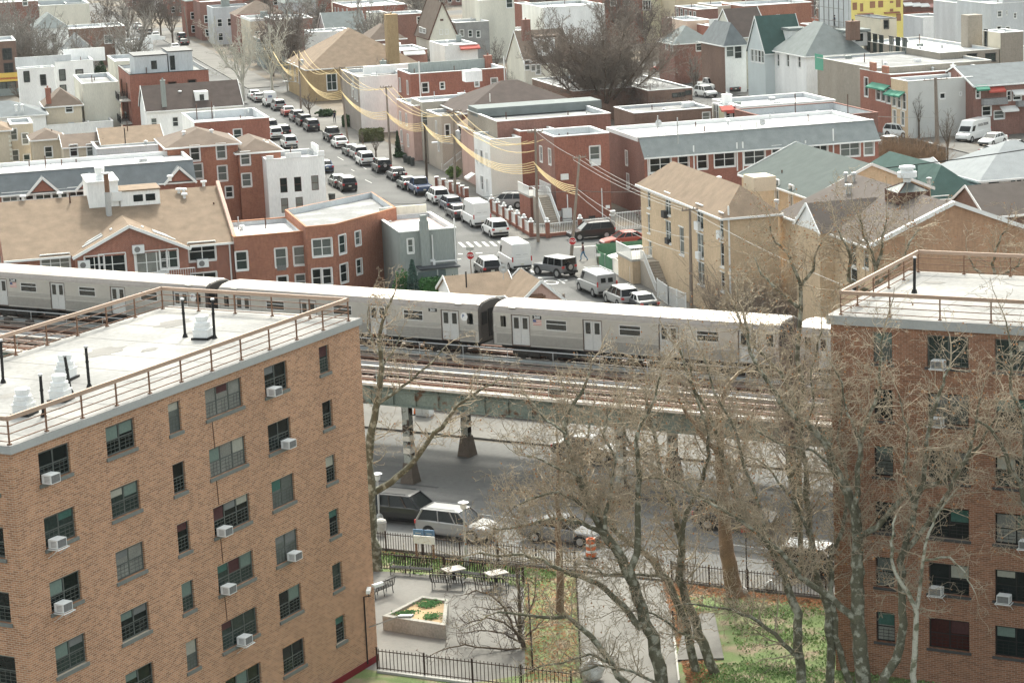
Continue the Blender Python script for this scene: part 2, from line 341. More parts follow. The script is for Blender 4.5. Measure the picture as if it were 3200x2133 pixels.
def project_left():
    O1 = P(1120, 996, 16.9); O = O1-d1*25.0; L, Wd = 25.0, 10.9
    # local frame: x along d1 (0..L), y to the left-back (-d2), z up
    root = thing('apartment_block', 'tan brick apartment block with flat pale roof and tan railing, nearest at left', 'apartment building', (O.x, O.y, 0), RZ1)
    fac = tag(thing('x', None, None), None)
    bpy.data.objects.remove(fac)
    H0 = 16.62
    tops = [16.25-2.6*i for i in range(6)]
    cols = [(1.55, 1.88, 1.25), (5.72, 1.88, 1.25), (9.9, .86, 1.3), (12.52, 2.73, 1.28), (17.0, 1.8, 1.3), (21.47, .85, 1.27)]
    ops = []; wins = []
    for ci, (x, w, h) in enumerate(cols):
        for r, zt in enumerate(tops):
            ops.append((x, x+w, zt-h, zt)); wins.append((x, w, h, zt, ci, r))
    mb = MB()
    wall(mb, (0, 0, 0), (1, 0, 0), L, 0, H0, ops, (0, 1, 0), .16)
    lops = []
    for zt in tops: lops += [(.75, 2.7, zt-1.25, zt), (5.5, 7.4, zt-1.25, zt)]
    wall(mb, (0, Wd, 0), (0, -1, 0), Wd, 0, H0, [(Wd-b, Wd-a, c, d) for a, b, c, d in [(.0+.72-.0, 2.6, zt-1.25, zt) for zt in tops]], (1, 0, 0), .16)
    wall(mb, (L, 0, 0), (0, 1, 0), Wd, 0, H0, [], (-1, 0, 0)); wall(mb, (L, Wd, 0), (-1, 0, 0), L, 0, H0, [], (0, -1, 0))
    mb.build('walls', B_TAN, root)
    gsel = {(0, 0): 0, (0, 1): 1, (0, 2): 0, (0, 3): 1, (1, 0): 0, (1, 1): 1, (1, 2): 2, (1, 3): 0, (3, 0): 2, (3, 1): 2, (3, 2): 0, (3, 3): 1, (3, 4): 1, (4, 0): 0, (4, 1): 0, (4, 2): 3, (2, 3): 1}
    br_ = random.Random(9)
    for x, w, h, zt, ci, r in wins:
        g = GL[gsel.get((ci, r), rnd.choice([0, 0, 1, 3]))]
        put_window(root, (x+w/2, 0, zt-h/2), 0, w, h, 'proj', DFRAME, g, .12); blinds(root, x, w, zt, h, .12, br_)
        sm = MB(); sm.box(-w/2-.08, w/2+.08, -.07, .1, -.14, 0); sm.build('sill', M('grey_green_sill', (.17, .18, .165), .8, .1), root, (x+w/2, 0, zt-h-.004))
    for zt in tops:
        put_window(root, (0, 1.66, zt-.625), -pi/2, 1.88, 1.25, 'proj', DFRAME, GL[0], .12)
        sm = MB(); sm.box(-1.02, 1.02, -.07, .1, -.14, 0); sm.build('sill', MATS['grey_green_sill'], root, (0, 1.66, zt-1.254), -pi/2)
    # fascia and roof slab
    f = MB(); f.box(-.12, L+.12, -.12, Wd+.12, H0, 16.9); f.build('fascia', FASC, root)
    rf = MB(); rf.box(-.10, L+.10, -.10, Wd+.10, 16.9, 16.93); rf.build('roof', ROOFP, root)
    roof_wear(root, L, Wd, 4)
    railing(root, [(.1, Wd-.1, 0), (.1, .1, 0), (L-.1-.6, .1, 0), (L-.7, Wd-.1, 0)], 16.93, True)
    rp = MB(); rp.box(0.15, L+.02, -.02, 0, 0, .35); rp.build('red_base_band', M('maroon_paint', (.16, .015, .02), .7, .1), root)
    ln = MB(); 
    for z0, z1 in ((15.0-.2, 13.6), (12.3, 11.1), (9.7, 8.5), (7.1, 5.9)): ln.bar((12.9, -.012, z0), (12.95, -.012, z1), .03, .02)
    ln.build('facade_joint', M('joint_sealant', (.10, .06, .045), .9, .1), root)
    def W(x, y, z): return root.matrix_basis @ Vector((x, y, z))
    bpy.context.view_layer.update()
    mw = Matrix.Translation(root.location) @ Matrix.Rotation(RZ1, 4, 'Z')
    def Wl(x, y, z): return mw @ Vector((x, y, z))
    rn = ['top', 'second highest', 'third highest', 'fourth highest', 'fifth highest', 'lowest']
    acs = [(0, 0, .35, 0), (0, 1, .4, 1), (0, 2, .42, 1), (3, 2, .4, 0), (3, 3, .38, 0), (3, 4, 1.3, 1), (4, 0, .35, 0), (4, 1, 1.2, 0), (4, 3, 1.1, 0)]
    cn = ['first', 'second', 'narrow', 'three-sash', 'fourth', 'last narrow']
    for ci, r, off, br in acs:
        x, w, h = cols[ci]
        ac_unit(Wl(x+off, -.02, tops[r]-h+.02), RZ1, 'white air conditioner in the %s-row window of the %s window column, left tan block' % (rn[r].replace(' highest', '') if r else 'top', {0: 'leftmost', 3: 'three-sash', 4: 'two-sash right'}[ci]), bool(br))
    # roof furniture
    def vent(px, py, label):
        p = P(px, py, 16.93); v = thing('roof_ventilator', label, 'roof ventilator', p, RZ1+.2, 'mushroom ventilators on the left roof')
        m = MB(); m.box(-.42, .42, -.42, .42, 0, .1); m.build('base', BLK, v)
        m = MB(); m.box(-.34, .34, -.34, .34, .1, .42); m.box(-.37, .37, -.37, .37, .42, .47); m.box(-.3, .3, -.3, .3, .47, .62); m.build('curb', ACW, v)
        m = MB(); m.lathe([(.34, .62), (.36, .64), (.36, .78), (.27, .82), (.27, .88), (.30, .9), (.31, 1.06), (.24, 1.09), (.05, 1.1)], 20); m.build('hood', ACW, v, smooth=False)
    for px, py, lb in ((*K(9, 1868, 462), 'white stepped roof ventilator between two black pipes at the back of the left roof'),
                       (*K(9, 612, 830), 'white roof ventilator behind the leaning black pipe, farthest of the front cluster'),
                       (*K(9, 560, 1030), 'white roof ventilator in the middle of the front cluster beside the leaning pipe'),
                       (*K(9, 225, 1160), 'white roof ventilator closest to the front corner of the left roof')): vent(px, py, lb)
    def pipe(b, t, label, cap=True):
        p = P(*b, 16.93); dist = hypot(p.x, p.y); q = PD(*t, dist)
        v = thing('vent_pipe', label, 'vent pipe', p, 0, 'black vent pipes on the left roof')
        dx = q-p; m = MB(); m.tube((0, 0, 0), dx, .065, .06, 10); m.tube(dx*.62, dx*.66, .08, .08, 10); m.build('pipe', BLK, v, smooth=False)
        m = MB(); m.lathe([(.14, 0), (.12, .05), (.08, .16)], 10); m.build('flashing', BLK, v)
        m = MB(); m.tube(dx*.985, dx*1.03, .09, .09, 10); m.build('collar', STEEL, v)
    for b, t, lb in ((K(9, 1703, 450), K(9, 1675, 105), 'black vent pipe left of the rear ventilator on the left roof'),
                     (K(9, 1972, 462), K(9, 1952, 105), 'black vent pipe right of the rear ventilator on the left roof'),
                     (K(9, 822, 912), K(9, 788, 540), 'tall black vent pipe standing right of the ventilator cluster'),
                     (K(9, 652, 965), K(9, 595, 622), 'leaning black vent pipe in front of the farthest cluster ventilator'),
                     (K(9, 402, 1180), K(9, 370, 800), 'black vent pipe near the front railing with a white cap'),
                     (K(9, 30, 870), K(9, 5, 480), 'black vent pipe at the left edge of the photo')): pipe(b, t, lb)
    # cameras on the corner
    for (x, y), a, lb in ((K(14, 72, 848), -1.9, 'white security camera on the tan block corner, left one of the pair'), (K(14, 147, 802), .5, 'white security camera on the tan block corner, right one aimed at the plaza')):
        p = PL(x, y, O1, d2)+d2*.4
        v = thing('security_camera', lb, 'security camera', p, a+RZ1-.8)
        m = MB(); m.box(-.28, .28, -.09, .09, -.07, .09); m.box(-.34, -.28, -.10, .10, .0, .10); m.build('housing', ACW, v)
        m = MB(); m.tube((.0, 0, -.07), (0, 0, -.3), .025); m.build('mount', BLK, v)
    p = PL(*K(14, 85, 900), O1, d2)+d2*.05; m = MB(); q = PL(*K(14, 122, 1560), O1, d2)+d2*.05
    m.tube(p, (p.x, p.y, .2), .035); m.tube(p, p+d2*.4+Vector((0, 0, .1)), .025)
    tag(m.build('conduit', BLK), 'black cable conduit running down the tan block corner below the cameras', 'conduit')
    p = PL(*K(14, 135, 1135), O1, d2); e = p+d2*1.7+Vector((0, 0, .75)); m = MB(); m.tube(p, e, .03); m2 = MB()
    v = thing('wall_lamp', 'grey arm lamp reaching out from the tan block corner over the planter', 'wall lamp', (0, 0, 0))
    m.build('arm', STEEL, v); m2.bar(e, e+d2*.75+Vector((0, 0, .1)), .28, .12); m2.build('lamp_head', STEEL, v)
project_left()
def project_right():
    R0 = P(2595, 985, 16.9); L, Dp = 24.0, 11.2
    # local frame: x along d2 (0..L), y along d1
    rz = atan2(d2.y, d2.x)
    root = thing('apartment_block', 'russet brick apartment block with railed flat roof behind the bare sycamores, right edge', 'apartment building', (R0.x, R0.y, 0), rz)
    H0 = 16.62; tops = [16.27-2.63*i for i in range(7)]; tops = [t for t in tops if t > 1.4]
    cols = [(2.0, .9, 1.45), (4.52, 1.9, 1.45), (7.6, 1.9, 1.45), (11.5, 1.9, 1.45), (15.5, .9, 1.45), (18, 1.9, 1.45)]
    mb = MB(); ops = [(x, x+w, t-h, t) for x, w, h in cols for t in tops]
    wall(mb, (0, 0, 0), (1, 0, 0), L, 0, H0, ops, (0, 1, 0), .2)
    lops = [(2.5, 4.3, t-1.4, t) for t in tops]+[(7, 8.8, t-1.4, t) for t in tops]
    wall(mb, (0, Dp, 0), (0, -1, 0), Dp, 0, H0, [(Dp-b, Dp-a, c, d) for a, b, c, d in lops], (1, 0, 0), .2)
    wall(mb, (L, 0, 0), (0, 1, 0), Dp, 0, H0, [], (-1, 0, 0)); wall(mb, (L, Dp, 0), (-1, 0, 0), L, 0, H0, [], (0, -1, 0))
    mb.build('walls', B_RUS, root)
    gs = {(1, 0): 1, (0, 0): 3, (2, 0): 1, (1, 4): 0, (2, 2): 1, (2, 3): 2, (0, 5): 2, (1, 5): 4}
    for ci, (x, w, h) in enumerate(cols):
        for r, t in enumerate(tops):
            put_window(root, (x+w/2, 0, t-h/2), 0, w, h, 'proj', BLK if r > 0 else DFRAME, GL[gs.get((ci, r), rnd.choice([0, 0, 0, 1, 3]))], .16)
            blinds(root, x, w, t, h, .16, random.Random(ci*9+r)); sm = MB(); sm.box(-w/2-.1, w/2+.1, -.06, .1, -.12, 0); sm.build('sill', M('charcoal_sill', (.07, .07, .07), .8, .1), root, (x+w/2, 0, t-h-.004))
    for a, b, c, d in lops: put_window(root, (0, (a+b)/2, (c+d)/2), -pi/2, b-a, d-c, 'proj', DFRAME, GL[0], .16)
    f = MB(); f.box(-.15, L+.15, -.15, Dp+.15, H0-.1, 16.9); f.build('fascia', FASC, root)
    rf = MB(); rf.box(-.13, L+.13, -.13, Dp+.13, 16.9, 16.93); rf.build('roof', ROOFP, root)
    roof_wear(root, L, Dp, 5)
    railing(root, [(.45, Dp-.1, 0), (.45, .15, 0), (L-.4, .15, 0), (L-.4, Dp-.1, 0)], 16.93, True)
    mw = Matrix.Translation(root.location) @ Matrix.Rotation(rz, 4, 'Z')
    for ci, r, off, br, lb in ((1, 0, .6, 1, 'white air conditioner in the top two-sash window of the russet block'),
                               (1, 1, .5, 1, 'white air conditioner one floor below the top, russet block'),
                               (1, 4, .45, 1, 'white air conditioner behind twigs in the fifth-floor window, russet block'),
                               (2, 4, .5, 1, 'boxy white air conditioner on a bracket near the right photo edge, russet block'),
                               (2, 3, 1.5, 1, 'white air conditioner at the very right edge, third visible row, russet block')):
        x, w, h = cols[ci]; ac_unit(mw @ Vector((x+off, -.02, tops[r]-h+.03)), rz, lb, True)
    p = P(*K(8, 1345, 1368), 16.93); q = PD(*K(8, 1348, 1040), hypot(p.x, p.y)); v = thing('vent_pipe', 'tall black vent pipe on the right apartment roof', 'vent pipe', p)
    m = MB(); m.tube((0, 0, 0), q-p, .075, .07, 10); m.build('pipe', BLK, v); m = MB(); m.lathe([(.15, 0), (.1, .18)], 10); m.build('flashing', BLK, v)
    m = MB(); m.tube((q-p)*.98, (q-p)*1.02, .09, .08, 10); m.build('cap', ACW, v)
project_right()
# ================================================================ elevated railway
RA = 120.6; re = az(RA); rn = az(RA-90)          # along the tracks (to the right and nearer), and away from the camera
RO = Vector((-10.07, 150.9, 0))                   # foot of the near side of the train
rrz = atan2(re.y, re.x)
def EL(s, n, z=0): return RO+re*s+rn*n+Vector((0, 0, z))
def elevated():
    root = thing('elevated_railway', 'green steel elevated railway structure with open deck tracks and pale guard edge', 'elevated railway', (RO.x, RO.y, 0), rrz)
    # local frame: x along re, y along rn, z up.   near edge y=-8, far edge y=4
    s0, s1 = -75, 75; n0, n1 = -8.05, 4.2
    GS = M('green_grey_girder', (.20, .235, .20), .75, .22, 1.2, patch=((.16, .09, .055), 1.2, .58, .66))
    TIE = M('creosoted_tie', (.045, .03, .023), .95, .3, 2); RAILM = M('rail_steel', (.45, .40, .36), .35, .12, metal=.6)
    PALE = M('pale_guard_timber', (.74, .67, .59), .8, .12, 1); WK = M('grey_walkway', (.27, .28, .27), .85, .12)
    RB = M('rusty_track_iron', (.16, .085, .06), .9, .25, 2)
    for n, nm in ((n0+.45, 1), (-1.2, 0), (n1-.3, 0)):
        g = MB(); g.box(s0, s1, n-.02, n+.02, 4.9, 6.0); g.box(s0, s1, n-.2, n+.2, 5.98, 6.06); g.box(s0, s1, n-.2, n+.2, 4.84, 4.92)
        k = s0
        while k < s1: g.box(k, k+.06, n-.17, n+.17, 4.92, 5.98); k += 1.65
        if nm: g.tube((s0, n-.14, 5.8), (s1, n-.14, 5.8), .05)
        g.build('girder', GS, root)
    x = MB()
    k = s0+3.1
    while k < s1: x.box(k-.15, k+.15, n0+.5, n1-.35, 4.95, 5.8); k += 4.95
    x.build('cross_girders', GS, root)
    t = MB(); rr = random.Random(3); k = s0
    while k < s1:
        a = rr.uniform(-.1, .1)
        t.box(k, k+.22, n0+.9+a, n1-.2+a*.5, 6.06, 6.26); k += .52
    t.build('ties', TIE, root)
    for c in (-6.35, -2.45, 1.5):
        r = MB()
        for o in (-.72, .72): r.box(s0, s1, c+o-.035, c+o+.035, 6.36, 6.42); r.box(s0, s1, c+o-.012, c+o+.012, 6.26, 6.36); r.box(s0, s1, c+o-.07, c+o+.07, 6.262, 6.275)
        r.build('running_rails', RAILM, root)
        r = MB(); 
        for o in (-.45, .45, -1.05, 1.05): r.box(s0, s1, c+o-.06, c+o+.06, 6.27, 6.37)
        r.build('guard_timbers', RB, root)
        r = MB(); r.box(s0, s1, c+1.3, c+1.52, 6.5, 6.56); r.box(s0, s1, c+1.36, c+1.44, 6.3, 6.42); r.build('third_rail', RAILM if c != 1.5 else RB, root)
    e = MB(); e.box(s0, s1, n0, n0+.75, 6.10, 6.2); e.box(s0, s1, n0-.02, n0+.1, 6.2, 6.27); e.build('edge_walkway', PALE, root)
    e = MB(); e.box(s0, s1, -.62, -.02, 6.42, 6.52); e.build('middle_walkway', WK, root)
    e = MB(); e.tube((s0, -.15-.65, 7.3), (s1, -.15-.65, 7.3), .035)
    k = s0+1
    while k < s1: e.tube((k, -.8, 6.2), (k, -.8, 7.3), .025); k += 3.3
    e.build('middle_handrail', STEEL, root)
    e = MB(); 
    for z in (6.75, 7.2): e.tube((s0, n0+.55, z), (s1, n0+.55, z), .016)
    k = s0+.4
    while k < s1: e.tube((k, n0+.55, 6.2), (k, n0+.55, 7.22), .02); k += 2.45
    e.build('edge_handrail', M('sage_handrail', (.3, .36, .33), .7, .1), root)
    e = MB()
    for n in (-4.4, -4.55, -.9, -3.95): e.tube((s0, n, 6.5), (s1, n, 6.5), .04)
    e.build('cable_runs', STEEL, root)
    rr = random.Random(5)
    for k in range(26):
        bm = MB(); q = rr.uniform(s0, s1); n = rr.choice([-4.4, -.9, n0+1.0]); bm.box(q, q+rr.uniform(.3, .9), n-.2, n+.2, 6.3, 6.3+rr.uniform(.2, .45))
        bm.build('track_box', M('dark_track_box', (.10, .085, .075), .8, .2), root)
    # columns: each stands on a flared concrete foot
    near = P(*K(17, 575, 885)); far = P(1470.6, 1417)
    s_n = (near-RO).dot(re); s_f = (far-RO).dot(re); print('cols', s_n, (near-RO).dot(rn), s_f, (far-RO).dot(rn))
    CS = M('column_steel', (.33, .34, .30), .8, .2, 2, patch=((.06, .045, .035), 1.6, .5, .56)); FT = M('stained_column_foot', (.13, .105, .085), .95, .25, 3)
    HZ = M('pale_band_paint', (.6, .56, .48), .8, .15)
    for row, sb, n in (('near', s_n, -7.6), ('far', s_f, -.6)):
        for i in range(-4, 5):
            s = sb+i*14.85
            if not s0+2 < s < s1-2: continue
            if row == 'near' and 25 < s < 31: s -= 1
            c = MB(); c.box(s-.24, s+.24, n-.25, n-.2, 1.1, 4.84); c.box(s-.24, s+.24, n+.2, n+.25, 1.1, 4.84); c.box(s-.02, s+.02, n-.2, n+.2, 1.1, 4.84)
            o = c.build('column', CS, root)
            m = MB(); m.box(s-.25, s+.25, n-.262, n+.262, 1.9, 2.25); m.box(s-.25, s+.25, n-.262, n+.262, 2.7, 3.0); m.build('band', HZ, o)
            m = MB(); m.add([(s-.48, n-.48, -.02), (s+.48, n-.48, -.02), (s+.48, n+.48, -.02), (s-.48, n+.48, -.02), (s-.3, n-.3, 1.3), (s+.3, n-.3, 1.3), (s+.3, n+.3, 1.3), (s-.3, n+.3, 1.3)],
                            [(4, 5, 6, 7), (0, 1, 5, 4), (1, 2, 6, 5), (2, 3, 7, 6), (3, 0, 4, 7)]); m.build('foot', FT, o)
elevated()
SS = M('brushed_stainless', (.52, .52, .50), .4, .05, .6, metal=.85)
SSR = M('stainless_roof', (.30, .265, .235), .38, .1, .8, metal=.6)
SSD = M('ribbed_stainless', (.36, .36, .345), .38, .08, .8, metal=.8)
TGL = M('train_window_glass', (.03, .032, .03), .06, .3, spec=.7)
def train_car(s_left, Lc, number, flag_left, label, bullet=True, side=True):
    root = thing('subway_car', label, 'subway car', EL(s_left, 0), rrz, 'cars of the passing subway train')
    zb, zt = 7.38, 9.62
    # shell from cross-section; x along
    sec = [(0, zb), (0, 8.15), (-.02, 8.2), (-.02, 8.62), (0, 8.66), (0, 9.45), (.05, 9.6), (.22, 9.82), (.6, 9.98), (1.52, 10.06)]
    full = sec+[(3.04-n, z) for n, z in reversed(sec[:-1])]
    door_c = [Lc*q for q in (.106, .364, .628, .894)]; win_c = [Lc*q for q in (.235, .495, .76)]
    m = MB(); n = len(full)
    def ring(x, sc=1.0, dz=0): return [(x, 1.52+(a-1.52)*sc, (z-dz if z > 8 else z)) for a, z in full]
    xs = [(.0, .93, .12), (.12, .985, .03), (.3, 1, 0)]+[(Lc-.3, 1, 0), (Lc-.12, .985, .03), (Lc, .93, .12)]
    rings = [ring(*q) for q in xs]
    # side wall between rings 2 and 3 replaced with openings on the near side (y=0 plane pieces z zb..9.45)
    vs = [v for r in rings for v in r]; fs = []; mi = []
    for k in range(len(rings)-1):
        for i in range(n-1):
            if k == 2 and i < 5: continue
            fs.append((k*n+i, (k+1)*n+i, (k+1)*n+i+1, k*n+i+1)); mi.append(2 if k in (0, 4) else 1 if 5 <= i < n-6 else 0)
        fs.append((k*n+n-1, (k+1)*n+n-1, (k+1)*n, k*n)); mi.append(0)
    m.v = vs; m.f = [tuple(f) for f in fs]; m.m = mi
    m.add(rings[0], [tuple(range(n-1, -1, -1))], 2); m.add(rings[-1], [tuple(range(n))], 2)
    ops = [(c-.64-.3, c+.64-.3, zb+.05, 9.35) for c in door_c]+[(c-.75-.3, c+.75-.3, 8.55, 9.2) for c in win_c]+[(.45-.1, .85-.1, 8.55, 9.25), (Lc-.3-.95, Lc-.3-.5, 8.55, 9.25)]
    wall(m, (.3, 0, 0), (1, 0, 0), Lc-.6, zb, 9.45, ops, (0, 1, 0), .06, 0)
    m.build('car_body', [SS, SSR, M('dark_car_end', (.09, .08, .072), .6, .15)], root)  # shade of the gap between cars put into the colour of the ends
    rb = MB(); ex = sorted([(c-.66, c+.66) for c in door_c]); prev = .35
    for a, b in ex+[(Lc-.35, Lc)]:
        rb.box(prev, a-.02, -.03, -.002, 7.5, 8.12)
        for j in range(5): rb.box(prev, a-.02, -.045, -.03, 7.55+j*.12, 7.59+j*.12)
        for j in range(3): rb.box(prev, a-.02, -.03, -.002, 8.25+j*.09, 8.275+j*.09)
        prev = b+.02
    rb.build('ribbed_panels', SSD, root)
    for c in door_c:
        d = MB(); d.box(c-.62, c-.008, .035, .06, zb+.07, 9.33); d.box(c+.008, c+.62, .035, .06, zb+.07, 9.33)
        o = d.build('door', M('door_panel_grey', (.52, .52, .50), .45, .06), root)
        g = MB(); 
        for q in (-.32, .32): g.box(c+q-.17, c+q+.17, .02, .034, 8.5, 9.2)
        g.build('door_window', TGL, o)
        g = MB(); g.box(c-.68, c-.64, -.012, .03, zb+.02, 9.38); g.box(c+.64, c+.68, -.012, .03, zb+.02, 9.38); g.box(c-.64, c+.64, -.012, .03, 9.352, 9.39); g.box(c-.64, c+.64, -.03, .05, zb, zb+.06)
        g.build('door_frame', M('dull_rust_frame', (.16, .12, .10), .6, .1), o)
    for c in win_c:
        f = MB(); f.box(c-.75, c+.75, .0, .03, 8.55, 8.58); f.box(c-.75, c+.75, 0, .03, 9.17, 9.2); f.box(c-.75, c-.72, 0, .03, 8.58, 9.17); f.box(c+.72, c+.75, 0, .03, 8.58, 9.17); f.box(c-.72, c+.72, 0, .03, 8.93, 8.965)
        o = f.build('window', ACW, root); g = MB(); g.box(c-.74, c+.74, .03, .05, 8.56, 9.19); g.build('pane', TGL, o)
    for a in (.65, Lc-1.02):
        g = MB(); g.box(a-.2 if a < 1 else a-.22, a+.22, .03, .05, 8.54, 9.26); g.build('end_window', TGL, root)
    e = MB()
    for x0, x1 in ((-.03, .0), (Lc, Lc+.03)): e.box(x0, x1, 1.1, 1.94, 7.6, 9.4); e.box(x0-.004, x1+.004, .3, .9, 8.5, 9.3)
    e.build('end_door', BLK, root)
    hb = MB(); hb.box(1.2, 1.7, .1, .45, 9.74, 9.8); hb.box(Lc-1.9, Lc-1.4, .1, .45, 9.74, 9.8); hb.build('roof_hatch', SSD, root)
    u = MB(); rr = random.Random(int(number)); x = 4.6
    u.box(.4, Lc-.4, .5, 2.5, 7.1, 7.37)
    while x < Lc-5: w = rr.uniform(.7, 1.8); u.box(x, x+w, .12, .9, 6.75+rr.uniform(0, .2), 7.36); x += w+rr.uniform(.2, .8)
    u.build('underframe', BLK, root)
    for x in (2.9, Lc-2.9):
        b = MB(); b.box(x-1.6, x+1.6, .3, .45, 6.75, 7.1)
        for q in (-1.05, 1.05):
            for yy in (.62, 2.3): b.tube((x+q, yy, 6.83), (x+q, yy+.13, 6.83), .42, .42, 16)
        b.box(x-.4, x+.4, .2, 2.8, 6.7, 6.95); b.build('truck', M('truck_iron', (.05, .045, .04), .7, .3), root)
    # number plate, flag, bullet
    nx = Lc*(.167 if flag_left else .833)
    pl = MB(); pl.box(nx-.32, nx+.32, -.012, -.002, 9.2, 9.42); o = pl.build('number_plate', BLK, root)
    tm = text_mesh(number, .22, .004, True); tm.materials.append(ACW); t = obj('number', tm, o, (nx, -.016, 9.31)); t.rotation_euler = (pi/2, 0, 0)
    if flag_left:
        fl = MB(); fl.box(nx-.3, nx-.06, -.008, -.002, 8.98, 9.15, 0)
        for j in range(7): fl.box(nx-.06 if j > 2 else nx-.06, nx+.32, -.008, -.002, 9.15-(j+1)*.05, 9.15-j*.05-.002, 1 if j % 2 == 0 else 2)
        for j in range(3, 7): fl.box(nx-.3, nx-.062, -.008, -.002, 9.15-(j+1)*.05, 9.15-j*.05-.002, 1 if j % 2 == 0 else 2)
        fl.build('flag_decal', [M('decal_navy', (.06, .08, .2), .5, .05), M('decal_red', (.5, .2, .16), .5, .05), M('decal_white', (.7, .66, .62), .5, .05)], root)
    if bullet:
        bx = Lc-1.15; b = MB(); b.tube((bx, -.004, 9.02), (bx, -.01, 9.02), .27, .27, 24); o = b.build('round_decal', ACW, root)
        tm = text_mesh('P', .3, .003, True); tm.materials.append(M('decal_blue', (.1, .16, .28), .5, .05)); t = obj('decal_letter', tm, o, (bx-.06, -.014, 9.05)); t.rotation_euler = (pi/2, 0, 0)
    return root
sg = (P(*K(18, 1240, 650), 7.4)-RO).dot(re)      # gap between cars
LA, LB = 20.0, 21.0
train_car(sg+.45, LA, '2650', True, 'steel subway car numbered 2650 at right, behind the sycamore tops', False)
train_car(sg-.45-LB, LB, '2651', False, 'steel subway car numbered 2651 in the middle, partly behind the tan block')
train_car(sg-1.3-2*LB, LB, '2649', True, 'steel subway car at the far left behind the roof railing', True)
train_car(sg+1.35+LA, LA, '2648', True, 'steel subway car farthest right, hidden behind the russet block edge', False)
# ================================================================ ground and roads (street grid u to the right, v away)
def G(u, v, z=0.): return gb*u+ga*v+Vector((0, 0, z))
def sheet(name, pts, z, mat, h=None, curb=None):
    """flat sheet; with h it is a raised slab (kerb) from z to z+h"""
    m = MB(); pts = [(p.x, p.y) if isinstance(p, Vector) else p for p in pts]
    a = sum(pts[i][0]*pts[(i+1) % len(pts)][1]-pts[(i+1) % len(pts)][0]*pts[i][1] for i in range(len(pts)))
    if a < 0: pts = pts[::-1]
    if h: m.prism(pts, z, z+h)
    else: m.add([(x, y, z) for x, y in pts], [tuple(range(len(pts)))])
    return tag(m.build(name, mat), None, None, None, 'structure')
g = MB(); g.add([(-900, 40, 0), (900, 40, 0), (900, 2200, 0), (-900, 2200, 0)], [(0, 1, 2, 3)]); tag(g.build('ground', GROUNDM), None, None, None, 'structure')
def q4(u0, u1, v0, v1): return [G(u0, v0), G(u1, v0), G(u1, v1), G(u0, v1)]
CURB = M('kerb_stone', (.36, .34, .31), .9, .1)
UL, UR, V0, V1 = 48.0, 57.3, 208.5, 223.0
# boulevard under the railway
sheet('boulevard_road', [EL(-110, -19), EL(120, -19), EL(120, 2.8), EL(-110, 2.8)], .004, ASPH2)
sheet('avenue_road', q4(UL, UR, 151, 700), .008, ASPH)
sheet('cross_street_road', q4(-160, 300, V0, V1), .012, ASPH)
sheet('side_street_road', q4(113.5, 123.5, V1, 520), .008, ASPH)
sheet('far_cross_street_road', q4(-200, 330, 392, 402), .012, ASPH)
sheet('back_cross_street_road', q4(-260, 360, 560, 571), .012, ASPH)
sheet('outer_side_street_road', q4(183, 192, V1, 640), .008, ASPH)
sheet('outer_avenue_road', q4(-22, -13, V1, 640), .008, ASPH)
W_ = .13
for (u0, u1, v0, v1) in ((UR, UR+5.6, V1, 392), (UR, UR+5.0, 180, V0), (UL-4.0, UL, V1, 392), (UL-3.6, UL, 170, V0), (UR+5.6, 113.5, V1, V1+2.6), (-160, UL-4, V1, V1+3),
                         (UR+5.0, 300, V0-3, V0), (123.5, 127.5, V1, 392), (110.5, 113.5, V1+2.6, 392), (UR, UR+5.6, 402, 560), (UL-4, UL, 402, 560), (123.5, 127, 402, 560)):
    sheet('sidewalk', q4(u0, u1, v0, v1), 0, WALK, W_)
near = [EL(s, n) for s, n in ((-60, 3.0), (60, 3.4), (60, 9.5), (-60, 9.0))]
sheet('sidewalk', near, 0, WALK, W_)
# paint
def paint(u0, u1, v0, v1, name='road_marking'): sheet(name, q4(u0, u1, v0, v1), .018, PAINT)
for i in range(8): paint(48.6+i*1.08, 49.15+i*1.08, V1-.2, V1+2.6) if False else None
def markpoly(c, pts, name='crosswalk_stripe'): sheet(name, [P(*K(c, x, y)) for x, y in pts], .018, PAINT)
for i in range(7):
    x = 1855+i*72; y = 905-i*2; markpoly(6, [(x, y), (x+28, y-1), (x+78, y+42), (x+48, y+43)])
for i in range(3):
    x = 120+i*66; y = 1135-i*14; markpoly(7, [(x, y), (x+26, y-2), (x+88, y+44), (x+58, y+47)])
markpoly(7, [(240, 1224), (402, 1219), (402, 1228), (240, 1233)], 'stop_line')
markpoly(7, [(560, 948), (1180, 902), (1182, 906), (562, 952)], 'road_marking')
for x0, y0, x1, y1 in ((960, 200, 1010, 232), (745, 120, 800, 150), (870, 235, 900, 250), (1000, 330, 1060, 360), (700, 265, 770, 305), (1860, 1008, 1900, 1008), (2020, 1000, 2080, 998), (1220, 620, 1300, 600)):
    markpoly(6, [(x0, y0), (x0+8, y0), (x1+8, y1), (x1, y1)] if abs(y1-y0) > 4 else [(x0, y0), (x1, y1), (x1, y1+6), (x0, y0+6)], 'road_marking')
tm = text_mesh('STOP', 2.0, .003); 
for v in tm.vertices: v.co.y *= 1.6; v.co.x *= .9
tm.materials.append(PAINT); to = obj('stop_road_lettering', tm, None, (3.3, 206.2, .02)); to.rotation_euler = (0, 0, radians(-GA)); tag(to, None, None, None, 'structure')
for s in (-40, -32, -24, -16, -8, 0, 8, 16, 24, 32): sheet('road_marking', [EL(s, -12.2), EL(s+3, -12.2), EL(s+3, -12.1), EL(s, -12.1)], .018, PAINT)
# crosswalk of the boulevard seen at right beyond the sycamores
for i in range(7): sheet('crosswalk_stripe', [EL(44+i*1.3, 5), EL(44.6+i*1.3, 5), EL(44.6+i*1.3, 8), EL(44+i*1.3, 8)], .14, PAINT)
